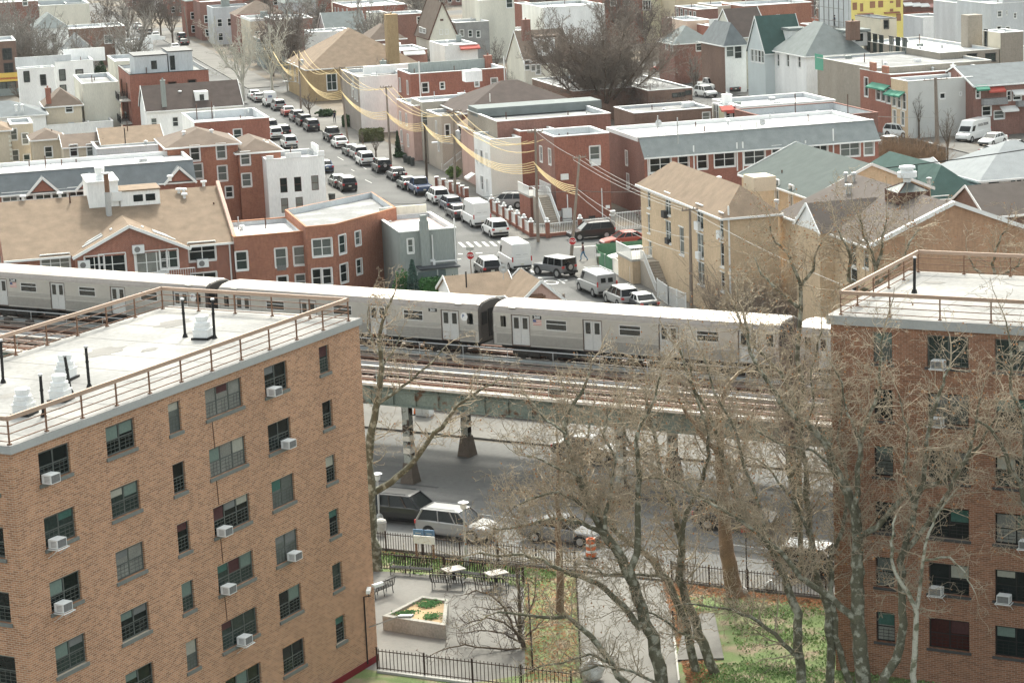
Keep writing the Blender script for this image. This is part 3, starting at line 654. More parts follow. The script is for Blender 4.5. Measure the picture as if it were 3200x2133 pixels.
# sidewalk, park strip, plaza, path, lawn on the near side
fa = az(117.4); fn = az(27.4); FO = Vector((-7.8, 125.75, 0))
def FL(a, b, z=0): return FO+fa*a+fn*b+Vector((0, 0, z))
sheet('sidewalk', [FL(-40, 0), FL(60, 0), FL(60, 2.3), FL(-40, 2.3)], 0, WALK, W_)
sheet('lawn', [FL(-12, 0), FL(12, 0), P(*K(14, 1760, 1100)), P(*K(14, 1790, 1568)), P(1900, 2400), P(900, 2500), P(1100, 2000)], .004, GRASS)
sheet('lawn', [P(*K(15, 740, 790)), FL(60, 0), P(4200, 2400), P(*K(15, 800, 1700))], .004, GRASS)
sheet('plaza_paving', [P(1100, 1745), P(*K(14, 160, 700)), P(*K(14, 900, 752)), P(*K(14, 1330, 830)), P(*K(14, 1340, 1500)), P(*K(14, 930, 1568)), P(*K(14, 200, 1475)), P(1080, 2080)], .008, PLAZA)
sheet('path_paving', [P(*K(14, 1735, 640)), P(*K(15, 705, 725)), P(*K(15, 740, 1060)), P(*K(15, 790, 1568)), P(2150, 2500), P(1840, 2500), P(*K(14, 1790, 1568)), P(*K(14, 1765, 1100))], .008, PLAZA)
pad = [P(*K(15, 860, 1045)), P(*K(15, 1072, 1040)), P(*K(15, 1145, 1388)), P(*K(15, 775, 1402))]
sheet('seating_pad', pad, 0, PLAZA, .1)
# planter
def planter():
    t = thing('planter', 'trapezoid concrete planter with soil and weeds on the plaza', 'planter', P(*K(14, 480, 1040)))
    c = [P(*K(14, a, b), .75)-t.location for a, b in ((545, 890), (745, 918), (725, 1122), (235, 1048))]
    c = [Vector((p.x, p.y, 0)) for p in c]; ctr = sum(c, Vector())/4
    inn = [ctr+(p-ctr)*.84 for p in c]
    w = MB()
    for i in range(4):
        a, b = c[i], c[(i+1) % 4]; ia, ib = inn[i], inn[(i+1) % 4]
        w.add([(*a.xy, 0), (*b.xy, 0), (*b.xy, .75), (*a.xy, .75), (*ia.xy, .75), (*ib.xy, .75), (*ia.xy, .5), (*ib.xy, .5)], [(0, 1, 2, 3), (3, 2, 5, 4), (4, 5, 7, 6)])
    w.build('wall', M('weathered_planter_concrete', (.30, .29, .26), .9, .2, 1.5), t)
    s = MB(); s.add([(*p.xy, .62) for p in inn], [(0, 1, 2, 3)]); s.build('soil', M('planter_soil', (.36, .26, .15), .95, .2, 4), t)
    l = MB(); r = random.Random(2)
    for cx, cy in ((.32, .75), (.5, .7), (.42, .85), (.75, .2), (.8, .3), (.15, .15), (.25, .3), (.6, .85)):
        for k in range(90):
            a = inn[3]+(inn[2]-inn[3])*cx; b = inn[0]+(inn[1]-inn[0])*cx; p = a+(b-a)*cy+Vector((r.gauss(0, .22), r.gauss(0, .14), 0)); z = .64+r.uniform(0, .16); d = r.uniform(.03, .07)
            l.add([(p.x-d, p.y, z), (p.x, p.y-d, z+r.uniform(-.04, .04)), (p.x+d, p.y, z), (p.x, p.y+d, z+.04)], [(0, 1, 2, 3)])
    tag(l.build('weeds', M('weed_green', (.06, .15, .05), .9, .3), t), None, None, None, 'stuff')
planter()
# grass blades, leaf litter as uncountable ground cover
def litter(name, n, fn_, mat, size, seed, up=0.0, lbl=None):
    r = np.random.RandomState(seed); pts = []
    while len(pts) < n:
        p = fn_(r)
        if p is not None: pts.append(p)
    pts = np.array(pts); N = len(pts); a = r.uniform(0, 6.28, N); s = size*r.uniform(.5, 1.3, N)
    dx = np.stack([np.cos(a)*s, np.sin(a)*s, np.zeros(N)], 1); dy = np.stack([-np.sin(a)*s*.6, np.cos(a)*s*.6, s*up+r.uniform(-.3, .3, N)*s], 1)
    base = np.stack([pts[:, 0], pts[:, 1], np.full(N, .02)+size*.2], 1)
    V = np.stack([base-dx-dy*.2, base+dx-dy*.2, base+dy*1.6], 1).reshape(-1, 3)
    me = bpy.data.meshes.new(name); me.from_pydata(V.tolist(), [], np.arange(N*3).reshape(-1, 3).tolist()); me.materials.append(mat)
    return tag(obj(name, me), lbl, name.replace('_', ' '), None, 'stuff')
gr_n = np.random.RandomState(5)
clumps = [(gr_n.uniform(12, 45), gr_n.uniform(-30, -.5), gr_n.uniform(.5, 1.8)) for _ in range(110)]
def lawn_pt(r):
    c = clumps[r.randint(len(clumps))]
    a = c[0]+r.normal(0, c[2]*1.4); b = c[1]+r.normal(0, c[2]*.6)
    p = FL(a, b)
    if b > -1.7 or p.x < 7.7: return None
    if 7.3 < p.x < 10.2 and 104.8 < p.y < 112.6: return None
    return (p.x, p.y)
def strip_pt(r):
    a = r.uniform(-5, 11.5); b = -abs(r.normal(0, 1.4))
    if b < -3.1: return None
    p = FL(a, b-.3); return (p.x, p.y)
GRB = M('grass_blades', (.18, .27, .10), .9, .35, 2)
litter('grass', 60000, lawn_pt, GRB, .055, 1, .8, 'green tufts of grass over the lawn at lower right')
litter('grass', 6000, strip_pt, GRB, .06, 2, .8, 'green grass in the narrow strip behind the benches')
def leaf_pt(r):
    if r.rand() < .6: a = r.uniform(18, 45); b = -.15-abs(r.normal(0, .7))
    else: return (7.4+abs(r.normal(0, .7)), r.uniform(95, 118.5))
    p = FL(a, b); return (p.x, p.y)
litter('dead_leaves', 15000, leaf_pt, LEAF, .07, 3, .2, 'brown dead leaves along the fence beside the lawn')
def leaf_pt2(r):
    if r.rand() < .35: p = FL(r.uniform(-6, 11), -abs(r.normal(0, .5))-.1)
    else: p = P(*K(14, r.uniform(1340, 1740), r.uniform(760, 1560)))
    return (p.x, p.y)
litter('dead_leaves', 5500, leaf_pt2, LEAF, .06, 4, .2, 'brown dead leaves in the bed between plaza and path')
# picket fences
def picket(label, a, b, h=1.15, sp=.16, post=2.4, group=None):
    L = (b-a).length; e = (b-a)/L
    t = thing('picket_fence', label, 'fence', a, atan2(e.y, e.x), group)
    m = MB(); k = sp/2
    while k < L: m.box(k-.013, k+.013, -.013, .013, .1, h); k += sp
    m.build('pickets', M('fence_iron', (.045, .028, .022), .7, .2), t)
    m = MB(); m.box(0, L, -.02, .02, h-.14, h-.1); m.box(0, L, -.02, .02, .16, .2); m.build('rails', MATS['fence_iron'], t)
    n = max(1, round(L/post))
    for i in range(n+1):
        m = MB(); m.box(-.035, .035, -.035, .035, 0, h+.06); m.build('post', MATS['fence_iron'], t, (L*i/n, 0, 0))
picket('dark picket fence between sidewalk and the strip behind the benches', FL(-2, -.15), P(*K(14, 1730, 700)))
picket('dark picket fence directly behind the benches', P(*K(14, 120, 690)), P(*K(14, 1330, 800)), 1.1)
picket('dark picket fence in the photo bottom beside the tan block', P(*K(14, 200, 1475)), P(*K(14, 1700, 1660)), 1.15, .2)
picket('dark picket fence along the left side of the wide path', P(*K(14, 1732, 700)), P(*K(14, 1775, 1530)), 1.1)
picket('dark picket fence between bench plaza and leafy bed', P(*K(14, 1370, 960)), P(*K(14, 1400, 1480)), 1.1)
picket('dark picket fence between the sidewalk and the lawn at right', P(*K(15, 742, 790)), P(*K(15, 1935, 922)), 1.15, .17)
picket('short dark picket fence beside the square seating pad', P(*K(15, 752, 1180)), P(*K(15, 870, 1195)), 1.1)
sheet('path_kerb', [P(*K(15, 735, 1060)), P(*K(15, 750, 1060)), P(*K(15, 805, 1568)), P(*K(15, 790, 1568))], 0, CONC, .15)
sheet('path_kerb', [P(*K(14, 195, 1478)), P(*K(14, 930, 1572)), P(*K(14, 930, 1584)), P(*K(14, 195, 1490))], 0, CONC, .12)
# ================================================================ buildings of the neighbourhood
FOOT = []
def loc_uv(root_o, p): q = p-root_o; return q.dot(gb), q.dot(ga)
def B(name, label, c, F, h, R=None, w=None, Bk=None, dep=None, wall_=None, roof=('flat', None, .5), f=(), l=(), frame=TRIM, ws=(1.0, 1.5), style='trim', ex=(), fr=False, group=None, cat='building', side=None, trim=TRIM):
    def px(t): return K(c, *t) if len(t) == 2 else K(*t)
    o3 = P(*px(F), h)
    if R is not None:
        q = PL(*px(R), o3, ga); w = abs((q-o3).dot(gb))
    if fr: o3 = o3-gb*w
    if Bk is not None:
        q = PL(*px(Bk), o3, gb); dep = (q-o3).dot(ga)
    o = Vector((o3.x, o3.y, 0)); FOOT.append((label, o.dot(gb), o.dot(ga), w, dep, h))
    if dep < 1 or w < 1: print('BAD', label, w, dep); dep = max(dep, 4); w = max(w, 4)
    rz = radians(-GA); t = thing(name, label, cat, o, rz, group)
    wall_ = wall_ or B_RED; side = side or wall_
    def fp(item, face):
        x, y = item[0], item[1]; ww = item[2] if len(item) > 2 and item[2] else ws[0]; hh = item[3] if len(item) > 3 and item[3] else ws[1]
        cc = item[4] if len(item) > 4 else c
        nn = ga if face == 'f' else gb; tt_ = gb if face == 'f' else ga
        if ww > 8: ww = abs((PL(*K(cc, x+ww/2, y), o, nn)-PL(*K(cc, x-ww/2, y), o, nn)).dot(tt_))
        if hh > 8: hh = abs(PL(*K(cc, x, y+hh/2), o, nn).z-PL(*K(cc, x, y-hh/2), o, nn).z)
        if face == 'f': p = PL(*K(cc, x, y), o, ga); return ((p-o).dot(gb), p.z, ww, hh)
        p = PL(*K(cc, x, y), o, gb); return ((p-o).dot(ga), p.z, ww, hh)
    fo = [fp(i, 'f') for i in f]; lo = [fp(i, 'l') for i in l]
    fo = [q for q in fo if .3 < q[0] < w-.3 and q[1] > .3]; lo = [q for q in lo if .3 < q[0] < dep-.3 and q[1] > .3]
    if len(fo)+len(lo) < len(f)+len(l): print('dropped', label, len(f)+len(l)-len(fo)-len(lo))
    kind = roof[0]; z1 = h
    m = MB(); wall(m, (0, 0, 0), (1, 0, 0), w, 0, z1, [(x-a/2, x+a/2, z-b/2, z+b/2) for x, z, a, b in fo], (0, 1, 0))
    m.build('front_wall', wall_, t)
    m = MB(); wall(m, (0, dep, 0), (0, -1, 0), dep, 0, z1, [(dep-y-a/2, dep-y+a/2, z-b/2, z+b/2) for y, z, a, b in lo], (1, 0, 0))
    wall(m, (w, 0, 0), (0, 1, 0), dep, 0, z1, [], (-1, 0, 0)); wall(m, (w, dep, 0), (-1, 0, 0), w, 0, z1, [], (0, -1, 0))
    m.build('side_walls', side, t)
    for x, z, a, b in fo: put_window(t, (x, 0, z), 0, a, b, style, frame, None, .08)
    for y, z, a, b in lo: put_window(t, (0, y, z), -pi/2, a, b, style, frame, None, .08)
    mt = roof[1] or ROOFW
    if kind == 'flat':
        ph = roof[2] if len(roof) > 2 else .5
        m = MB(); m.add([(.2, .2, h-ph), (w-.2, .2, h-ph), (w-.2, dep-.2, h-ph), (.2, dep-.2, h-ph)], [(0, 1, 2, 3)])
        m.build('roof', mt, t)
        m = MB()
        for a, b, cc, d in ((-.05, w+.05, -.05, .25), (-.05, w+.05, dep-.25, dep+.05), (-.05, .25, .25, dep-.25), (w-.25, w+.05, .25, dep-.25)): m.box(a, b, cc, d, h, h+.09)
        m.build('coping', roof[3] if len(roof) > 3 else trim, t)
        m = MB()
        for (p0, p1, nn) in (((.2, .2), (w-.2, .2), 0), ((w-.2, .2), (w-.2, dep-.2), 0), ((w-.2, dep-.2), (.2, dep-.2), 0), ((.2, dep-.2), (.2, .2), 0)):
            m.add([(p0[0], p0[1], h-ph), (p0[0], p0[1], h), (p1[0], p1[1], h), (p1[0], p1[1], h-ph)], [(0, 1, 2, 3)])
        m.build('parapet_lining', roof[4] if len(roof) > 4 else M('pale_parapet_lining', (.55, .57, .58), .8, .12), t)
    elif kind == 'hip':
        r = roof[2]; ov = .35; a, b, cc, d = -ov, w+ov, -ov, dep+ov
        if w >= dep: i = (dep+2*ov)/2; p, q = (a+i, (cc+d)/2, h+r), (b-i, (cc+d)/2, h+r)
        else: i = (w+2*ov)/2; p, q = ((a+b)/2, cc+i, h+r), ((a+b)/2, d-i, h+r)
        vs = [(a, cc, h), (b, cc, h), (b, d, h), (a, d, h), p, q]
        m = MB(); m.add(vs, [(0, 1, 5, 4), (1, 2, 5), (2, 3, 4, 5), (3, 0, 4)] if w >= dep else [(0, 1, 4), (1, 2, 5, 4), (2, 3, 5), (3, 0, 4, 5)])
        m.add(vs[:4], [(3, 2, 1, 0)]); m.build('roof', mt, t)
        m = MB()
        for s in ((a, b, cc-.05, cc+.02), (a, b, d-.02, d+.05), (a-.05, a+.02, cc+.02, d-.02), (b-.02, b+.05, cc+.02, d-.02)): m.box(s[0], s[1], s[2], s[3], h-.14, h+.03)
        m.build('gutter', trim, t)
    elif kind in ('gx', 'gy'):
        r = roof[2]; ov = .3; m = MB(); g = MB()
        if kind == 'gx':
            a, b, cc, d = -.15, w+.15, -ov, dep+ov; y = dep/2; k = ov*r/(dep/2)
            m.add([(a, cc, h-k), (b, cc, h-k), (b, y, h+r), (a, y, h+r), (b, d, h-k), (a, d, h-k)], [(0, 1, 2, 3), (3, 2, 4, 5)])
            m.add([(a, cc, h-k-.15), (b, cc, h-k-.15), (b, y, h+r-.15), (a, y, h+r-.15), (b, d, h-k-.15), (a, d, h-k-.15)], [(3, 2, 1, 0), (5, 4, 2, 3)])
            for x in (0, w): g.add([(x, 0, h), (x, dep, h), (x, y, h+r-.02)], [(0, 1, 2)])
            m2 = MB()
            for x in (a-.03, b+.03):
                m2.bar((x, cc, h-k-.02), (x, y, h+r-.02), .06, .22); m2.bar((x, d, h-k-.02), (x, y, h+r-.02), .06, .22)
            m2.box(a, b, cc-.08, cc-.005, h-k-.16, h-k)
        else:
            a, b, cc, d = -ov, w+ov, -.15, dep+.15; x = w/2; k = ov*r/(w/2)
            m.add([(a, cc, h-k), (x, cc, h+r), (x, d, h+r), (a, d, h-k), (b, cc, h-k), (b, d, h-k)], [(0, 1, 2, 3), (1, 4, 5, 2)])
            m.add([(a, cc, h-k-.15), (x, cc, h+r-.15), (x, d, h+r-.15), (a, d, h-k-.15), (b, cc, h-k-.15), (b, d, h-k-.15)], [(3, 2, 1, 0), (2, 5, 4, 1)])
            for y in (0, dep): g.add([(0, y, h), (w, y, h), (x, y, h+r-.02)], [(0, 1, 2)])
            m2 = MB()
            for y in (cc-.03, d+.03):
                m2.bar((a, y, h-k-.02), (x, y, h+r-.02), .06, .24); m2.bar((b, y, h-k-.02), (x, y, h+r-.02), .06, .24)
            m2.box(a-.08, a-.005, cc, d, h-k-.16, h-k); m2.box(b+.005, b+.08, cc, d, h-k-.16, h-k)
        m.build('roof', mt, t); g.build('gable_walls', roof[3] if len(roof) > 3 else wall_, t); m2.build('bargeboards', trim, t)
    elif kind == 'mans':       # sloping shingle front below a flat pale roof; h is the lower eave
        r, bd = roof[2], roof[3]; m = MB(); m.add([(-.1, -.3, h), (w+.1, -.3, h), (w+.1, bd, h+r), (-.1, bd, h+r)], [(0, 1, 2, 3)]); m.build('mansard_slope', mt, t)
        m = MB(); m.box(0, w, bd+.3, dep, h, h+r-.45) ; m.box(0, w, bd, bd+.3, h, h+r); m.build('upper_wall', side, t)
        m = MB(); m.add([(-.0, -.0, h), (-.0, bd, h), (-.0, bd, h+r)], [(0, 2, 1)]); m.add([(w, 0, h), (w, bd, h), (w, bd, h+r)], [(0, 1, 2)]); m.build('cheeks', side, t)
        m = MB(); m.add([(.15, bd+.3, h+r-.44), (w-.15, bd+.3, h+r-.44), (w-.15, dep-.15, h+r-.44), (.15, dep-.15, h+r-.44)], [(0, 1, 2, 3)]); m.build('roof', ROOFW, t)
        m = MB(); m.box(-.1, w+.1, bd-.1, bd+.32, h+r+.002, h+r+.08); m.box(-.1, w+.1, dep-.2, dep, h+r-.45, h+r); m.box(-.1, .12, bd+.32, dep-.2, h+r-.45, h+r); m.box(w-.12, w+.1, bd+.32, dep-.2, h+r-.45, h+r); m.build('coping', trim, t)
        m = MB(); m.box(-.1, w+.1, -.42, -.31, h-.12, h+.02); m.build('gutter', trim, t)
    # ---- extras
    for e in ex:
        k = e[0]
        if k == 'box':      # ('box', name, u0,u1,v0,v1,z0,z1,mat)
            m = MB(); m.box(*e[2:8]); m.build(e[1], e[8], t)
        elif k == 'fbox':    # on the facade by pixel: name, x,y centre, w,h,thick,mat[,crop]
            x, z, a, b = fp((e[2], e[3], e[4], e[5], e[8] if len(e) > 8 else c), 'f'); m = MB(); m.box(x-a/2, x+a/2, -e[6], -.003, z-b/2, z+b/2); m.build(e[1], e[7], t)
        elif k == 'lbox':
            y, z, a, b = fp((e[2], e[3], e[4], e[5], e[8] if len(e) > 8 else c), 'l'); m = MB(); m.box(-e[6], -.003, y-a/2, y+a/2, z-b/2, z+b/2); m.build(e[1], e[7], t)
        elif k in ('awn', 'lawn'):   # sloped awning x,y,w,mat,crop
            fa_ = 'f' if k == 'awn' else 'l'; x, z, a, b = fp((e[1], e[2], e[3], .8, e[5] if len(e) > 5 else c), fa_)
            vs = [(-a/2, 0, .45), (a/2, 0, .45), (a/2, -.9, -.05), (-a/2, -.9, -.05), (-a/2, -.9, -.25), (a/2, -.9, -.25), (-a/2, 0, .38), (a/2, 0, .38)]
            m = MB(); m.add(vs, [(0, 3, 2, 1), (3, 4, 5, 2), (0, 6, 4, 3), (1, 2, 5, 7), (6, 7, 5, 4)]); m.build('awning', e[4], t, (x, -.01, z) if fa_ == 'f' else (-.01, x, z), 0 if fa_ == 'f' else -pi/2)
        elif k in ('chim', 'pipe', 'vent', 'dish', 'hvac'):
            zz = h+(e[6] if len(e) > 6 else (-.5 if kind == 'flat' else 0)); p = P(*px((e[1], e[2])), zz); x, y = loc_uv(o, p)
            x = min(max(x, .5), w-.5); y = min(max(y, .5), dep-.5)
            m = MB()
            if k == 'chim': a, b = e[3], e[4]; m.box(x-a/2, x+a/2, y-a/2, y+a/2, zz-.6, zz+b); m.box(x-a/2-.05, x+a/2+.05, y-a/2-.05, y+a/2+.05, zz+b, zz+b+.12); m.tube((x, y, zz+b+.12), (x, y, zz+b+.4), .12, .12, 8); m.build('chimney', e[5], t)
            if k == 'pipe': m.tube((x, y, zz-.4), (x, y, zz+e[3]), .06, .06, 6); m.build('roof_pipe', e[4] if len(e) > 4 and e[4] else BRTRIM, t)
            if k == 'vent': m.lathe([(.16, zz-.4), (.16, zz+.35), (.26, zz+.4), (.26, zz+.5), (.05, zz+.58)], 10, (x, y)); m.build('roof_vent', ACW, t)
            if k == 'dish': m.tube((x, y, zz-.3), (x, y, zz+.6), .03); m.lathe([(.02, 0), (.3, .04), (.42, .12)], 14); m.v = [tuple(Vector(v)) if i < 12+0 else v for i, v in enumerate(m.v)]; m.build('dish_mast', STEEL, t) if False else dish(t, x, y, zz)
            if k == 'hvac': m.box(x-.5, x+.5, y-.4, y+.4, zz, zz+.8); m.box(x-.4, x+.4, y-.42, y-.401, zz+.12, zz+.68); m.build('rooftop_unit', ACW, t)
    return t
def dish(t, x, y, z):
    m = MB(); m.tube((x, y, z-.3), (x, y, z+.5), .03, .03, 6)
    n = 14; vs = [(x, y-.12, z+.6)]
    for r_, dd in ((.2, .10), (.38, .0)):
        vs += [(x+r_*cos(2*pi*i/n), y-dd+.0*r_-.10+dd*0, z+.6+r_*sin(2*pi*i/n)) for i in range(n)]
    vs = [(a, b+(.12 if i > n else (.04 if i else 0))*-1+.1, c_) for i, (a, b, c_) in enumerate(vs)]
    m.add(vs, [(0, 1+(i+1) % n, 1+i) for i in range(n)]+[(1+i, 1+(i+1) % n, 1+n+(i+1) % n, 1+n+i) for i in range(n)]); m.build('satellite_dish', STEEL, t)
RED_AWN = M('red_awning', (.42, .08, .06), .7, .1); GRN_AWN = M('green_awning', (.05, .22, .15), .7, .1); WHT_AWN = M('white_awning', (.72, .71, .68), .7, .08); PNK_AWN = M('faded_pink_awning', (.5, .28, .25), .7, .1)
# ---------------- left of the avenue, near row
B('brick_house', 'white house with stepped parapet and brown-framed windows at the left of the avenue', 6, (95, 150), 7, R=(625, 110), Bk=(5, 80), wall_=WHT, frame=BRTRIM, style='plain', ws=(66, 135),
  f=((255, 380), (385, 370), (543, 357), (265, 565), (400, 555)), ex=(('box', 'stepped_parapet', 2.1, 3.8, .02, .23, 7.1, 7.6, WHT), ('box', 'stepped_parapet', 0, .8, .02, .23, 7.1, 7.45, WHT), ('box', 'stepped_parapet', 5.6, 6.3, .02, .23, 7.1, 7.55, WHT), ('box', 'side_parapet', 6.0, 6.25, 3.0, 6.5, 7.1, 7.8, WHT), ('chim', 60, 110, .9, 1.6, WHT), ('dish', 500, 120)))
bpy.data.objects[-1] if False else None
B('grey_house', 'grey stucco house with tall grey chimney on the street corner beside the curved brick row', 6, (1318, 815), 6.5, R=(1835, 772), dep=10, wall_=GRY, roof=('flat', M('pinkish_roof_coating', (.70, .58, .52), .8, .08, .5), .35), ws=(.8, 1.6),
  f=((1420, 935, 50, 125),), ex=(('box', 'chimney', 1.72, 2.48, -.55, .0, 0, 7.4, GRY), ('box', 'chimney_cap', 1.82, 2.38, -.45, -.05, 7.4, 7.9, GRY), ('fbox', 'downpipe', 1832, 970, .1, 5.5, .1, TRIM), ('fbox', 'white_pipe', 1623, 970, .1, 2.6, .1, TRIM), ('fbox', 'white_pipe', 1750, 1072, 2.6, .12, .1, TRIM),
      ('fbox', 'outdoor_unit', 1593, 1105, 92, 92, .5, ACW), ('fbox', 'outdoor_unit_grille', 1588, 1105, 55, 60, .52, ACG), ('box', 'rear_parapet', .3, 4.6, 9.7, 9.95, 6.6, 7.3, CRM)))
# curved brick row
def poly_house(name, label, c, roofpx, h, back, wall_, segs_win, roofm, ph=.45, ws=(1.0, 1.6), coping=TRIM):
    pts = [P(*K(*(q if len(q) == 3 else (c, *q))), h) for q in roofpx]
    bk = [pts[-1]+ga*back, pts[0]+ga*back]; o = Vector((pts[0].x, pts[0].y, 0)); t = thing(name, label, 'building', o)
    allp = [Vector((p.x-o.x, p.y-o.y, 0)) for p in pts+bk]; m = MB(); n = len(allp); wins = []
    for i in range(n):
        a, b = allp[i], allp[(i+1) % n]; L = (b-a).length; e = (b-a)/L; inn = Vector((-e.y, e.x, 0)); ops = []
        if i < len(pts)-1:
            for it in segs_win[i]:
                nn = Vector((-e.y, e.x, 0)); p = PL(*K(c, it[0], it[1]), a+o, nn); x = (p-o-a).dot(e); ww, hh = (it[2:4] if len(it) > 2 else ws); ops.append((x-ww/2, x+ww/2, p.z-hh/2, p.z+hh/2))
                if 0 < x < L and p.z-hh/2 > .2: wins.append((a+e*x+Vector((0, 0, p.z)), atan2(e.y, e.x), ww, hh))
        wall(m, a, e, L, 0, h, ops, inn)
    m.build('walls', wall_, t)
    for p, r, ww, hh in wins: put_window(t, p, r, ww, hh, 'trim', TRIM, None, .08)
    ctr = sum(allp, Vector())/n; inner = [ctr+(p-ctr)*(1-.28/(p-ctr).length) for p in allp]
    m = MB(); m.add([(p.x, p.y, h-ph) for p in inner], [tuple(range(n))]); m.build('roof', roofm, t)
    m = MB(); m2 = MB()
    for i in range(n):
        a, b = allp[i], allp[(i+1) % n]; ia, ib = inner[i], inner[(i+1) % n]
        m.add([(*a.xy, h+.0), (*b.xy, h), (*b.xy, h+.1), (*a.xy, h+.1), (*ia.xy, h+.1), (*ib.xy, h+.1)], [(0, 1, 2, 3), (3, 2, 5, 4)])
        m2.add([(*ia.xy, h-ph), (*ib.xy, h-ph), (*ib.xy, h+.1), (*ia.xy, h+.1)], [(0, 3, 2, 1)])
    m.build('coping', coping, t); m2.build('parapet_lining', MATS['pale_parapet_lining'], t)
    return t, o
CTILE = M('terracotta_coping', (.36, .17, .09), .8, .15)
ph_, po_ = poly_house('brick_row_building', 'orange brick building with angled right facade and terracotta coping above the train', 6, [(455, 770), (725, 745), (1290, 592)], 7.2, 11, B_ORG,
  [((608, 950, 1.7, 1.5), (560, 1230, .8, 1.6), (655, 1215, .8, 1.4)), ((793, 920), (935, 865, .8, 1.2), (1210, 793, 1.0, 1.5), (808, 1185, 1.1, 1.6), (947, 1125, .8, 1.3), (1220, 1048, 1.0, 1.5), (1230, 1270, 1, 1.2))], ROOFG, coping=CTILE)
m = MB()
B('brick_row_building', 'orange brick building with white roof between the brown-roofed house and the angled brick building', 5, (2150, 860), 6.6, R=(6, 445, 818), dep=9, wall_=B_ORG, roof=('flat', ROOFW, .4, CTILE), ws=(1.0, 1.65),
  f=((2222, 1072), (230, 1042, 1., 1.6, 6), (400, 1026, 1., 1.6, 6), (245, 1275, .95, 1.2, 6), (412, 1260, .95, 1.2, 6)), ex=(('pipe', 2195, 790, 1.2, STEEL), ('vent', 2225, 800), ('fbox', 'through_wall_unit', 235, 1138, .8, .4, .1, ACG, 6)))
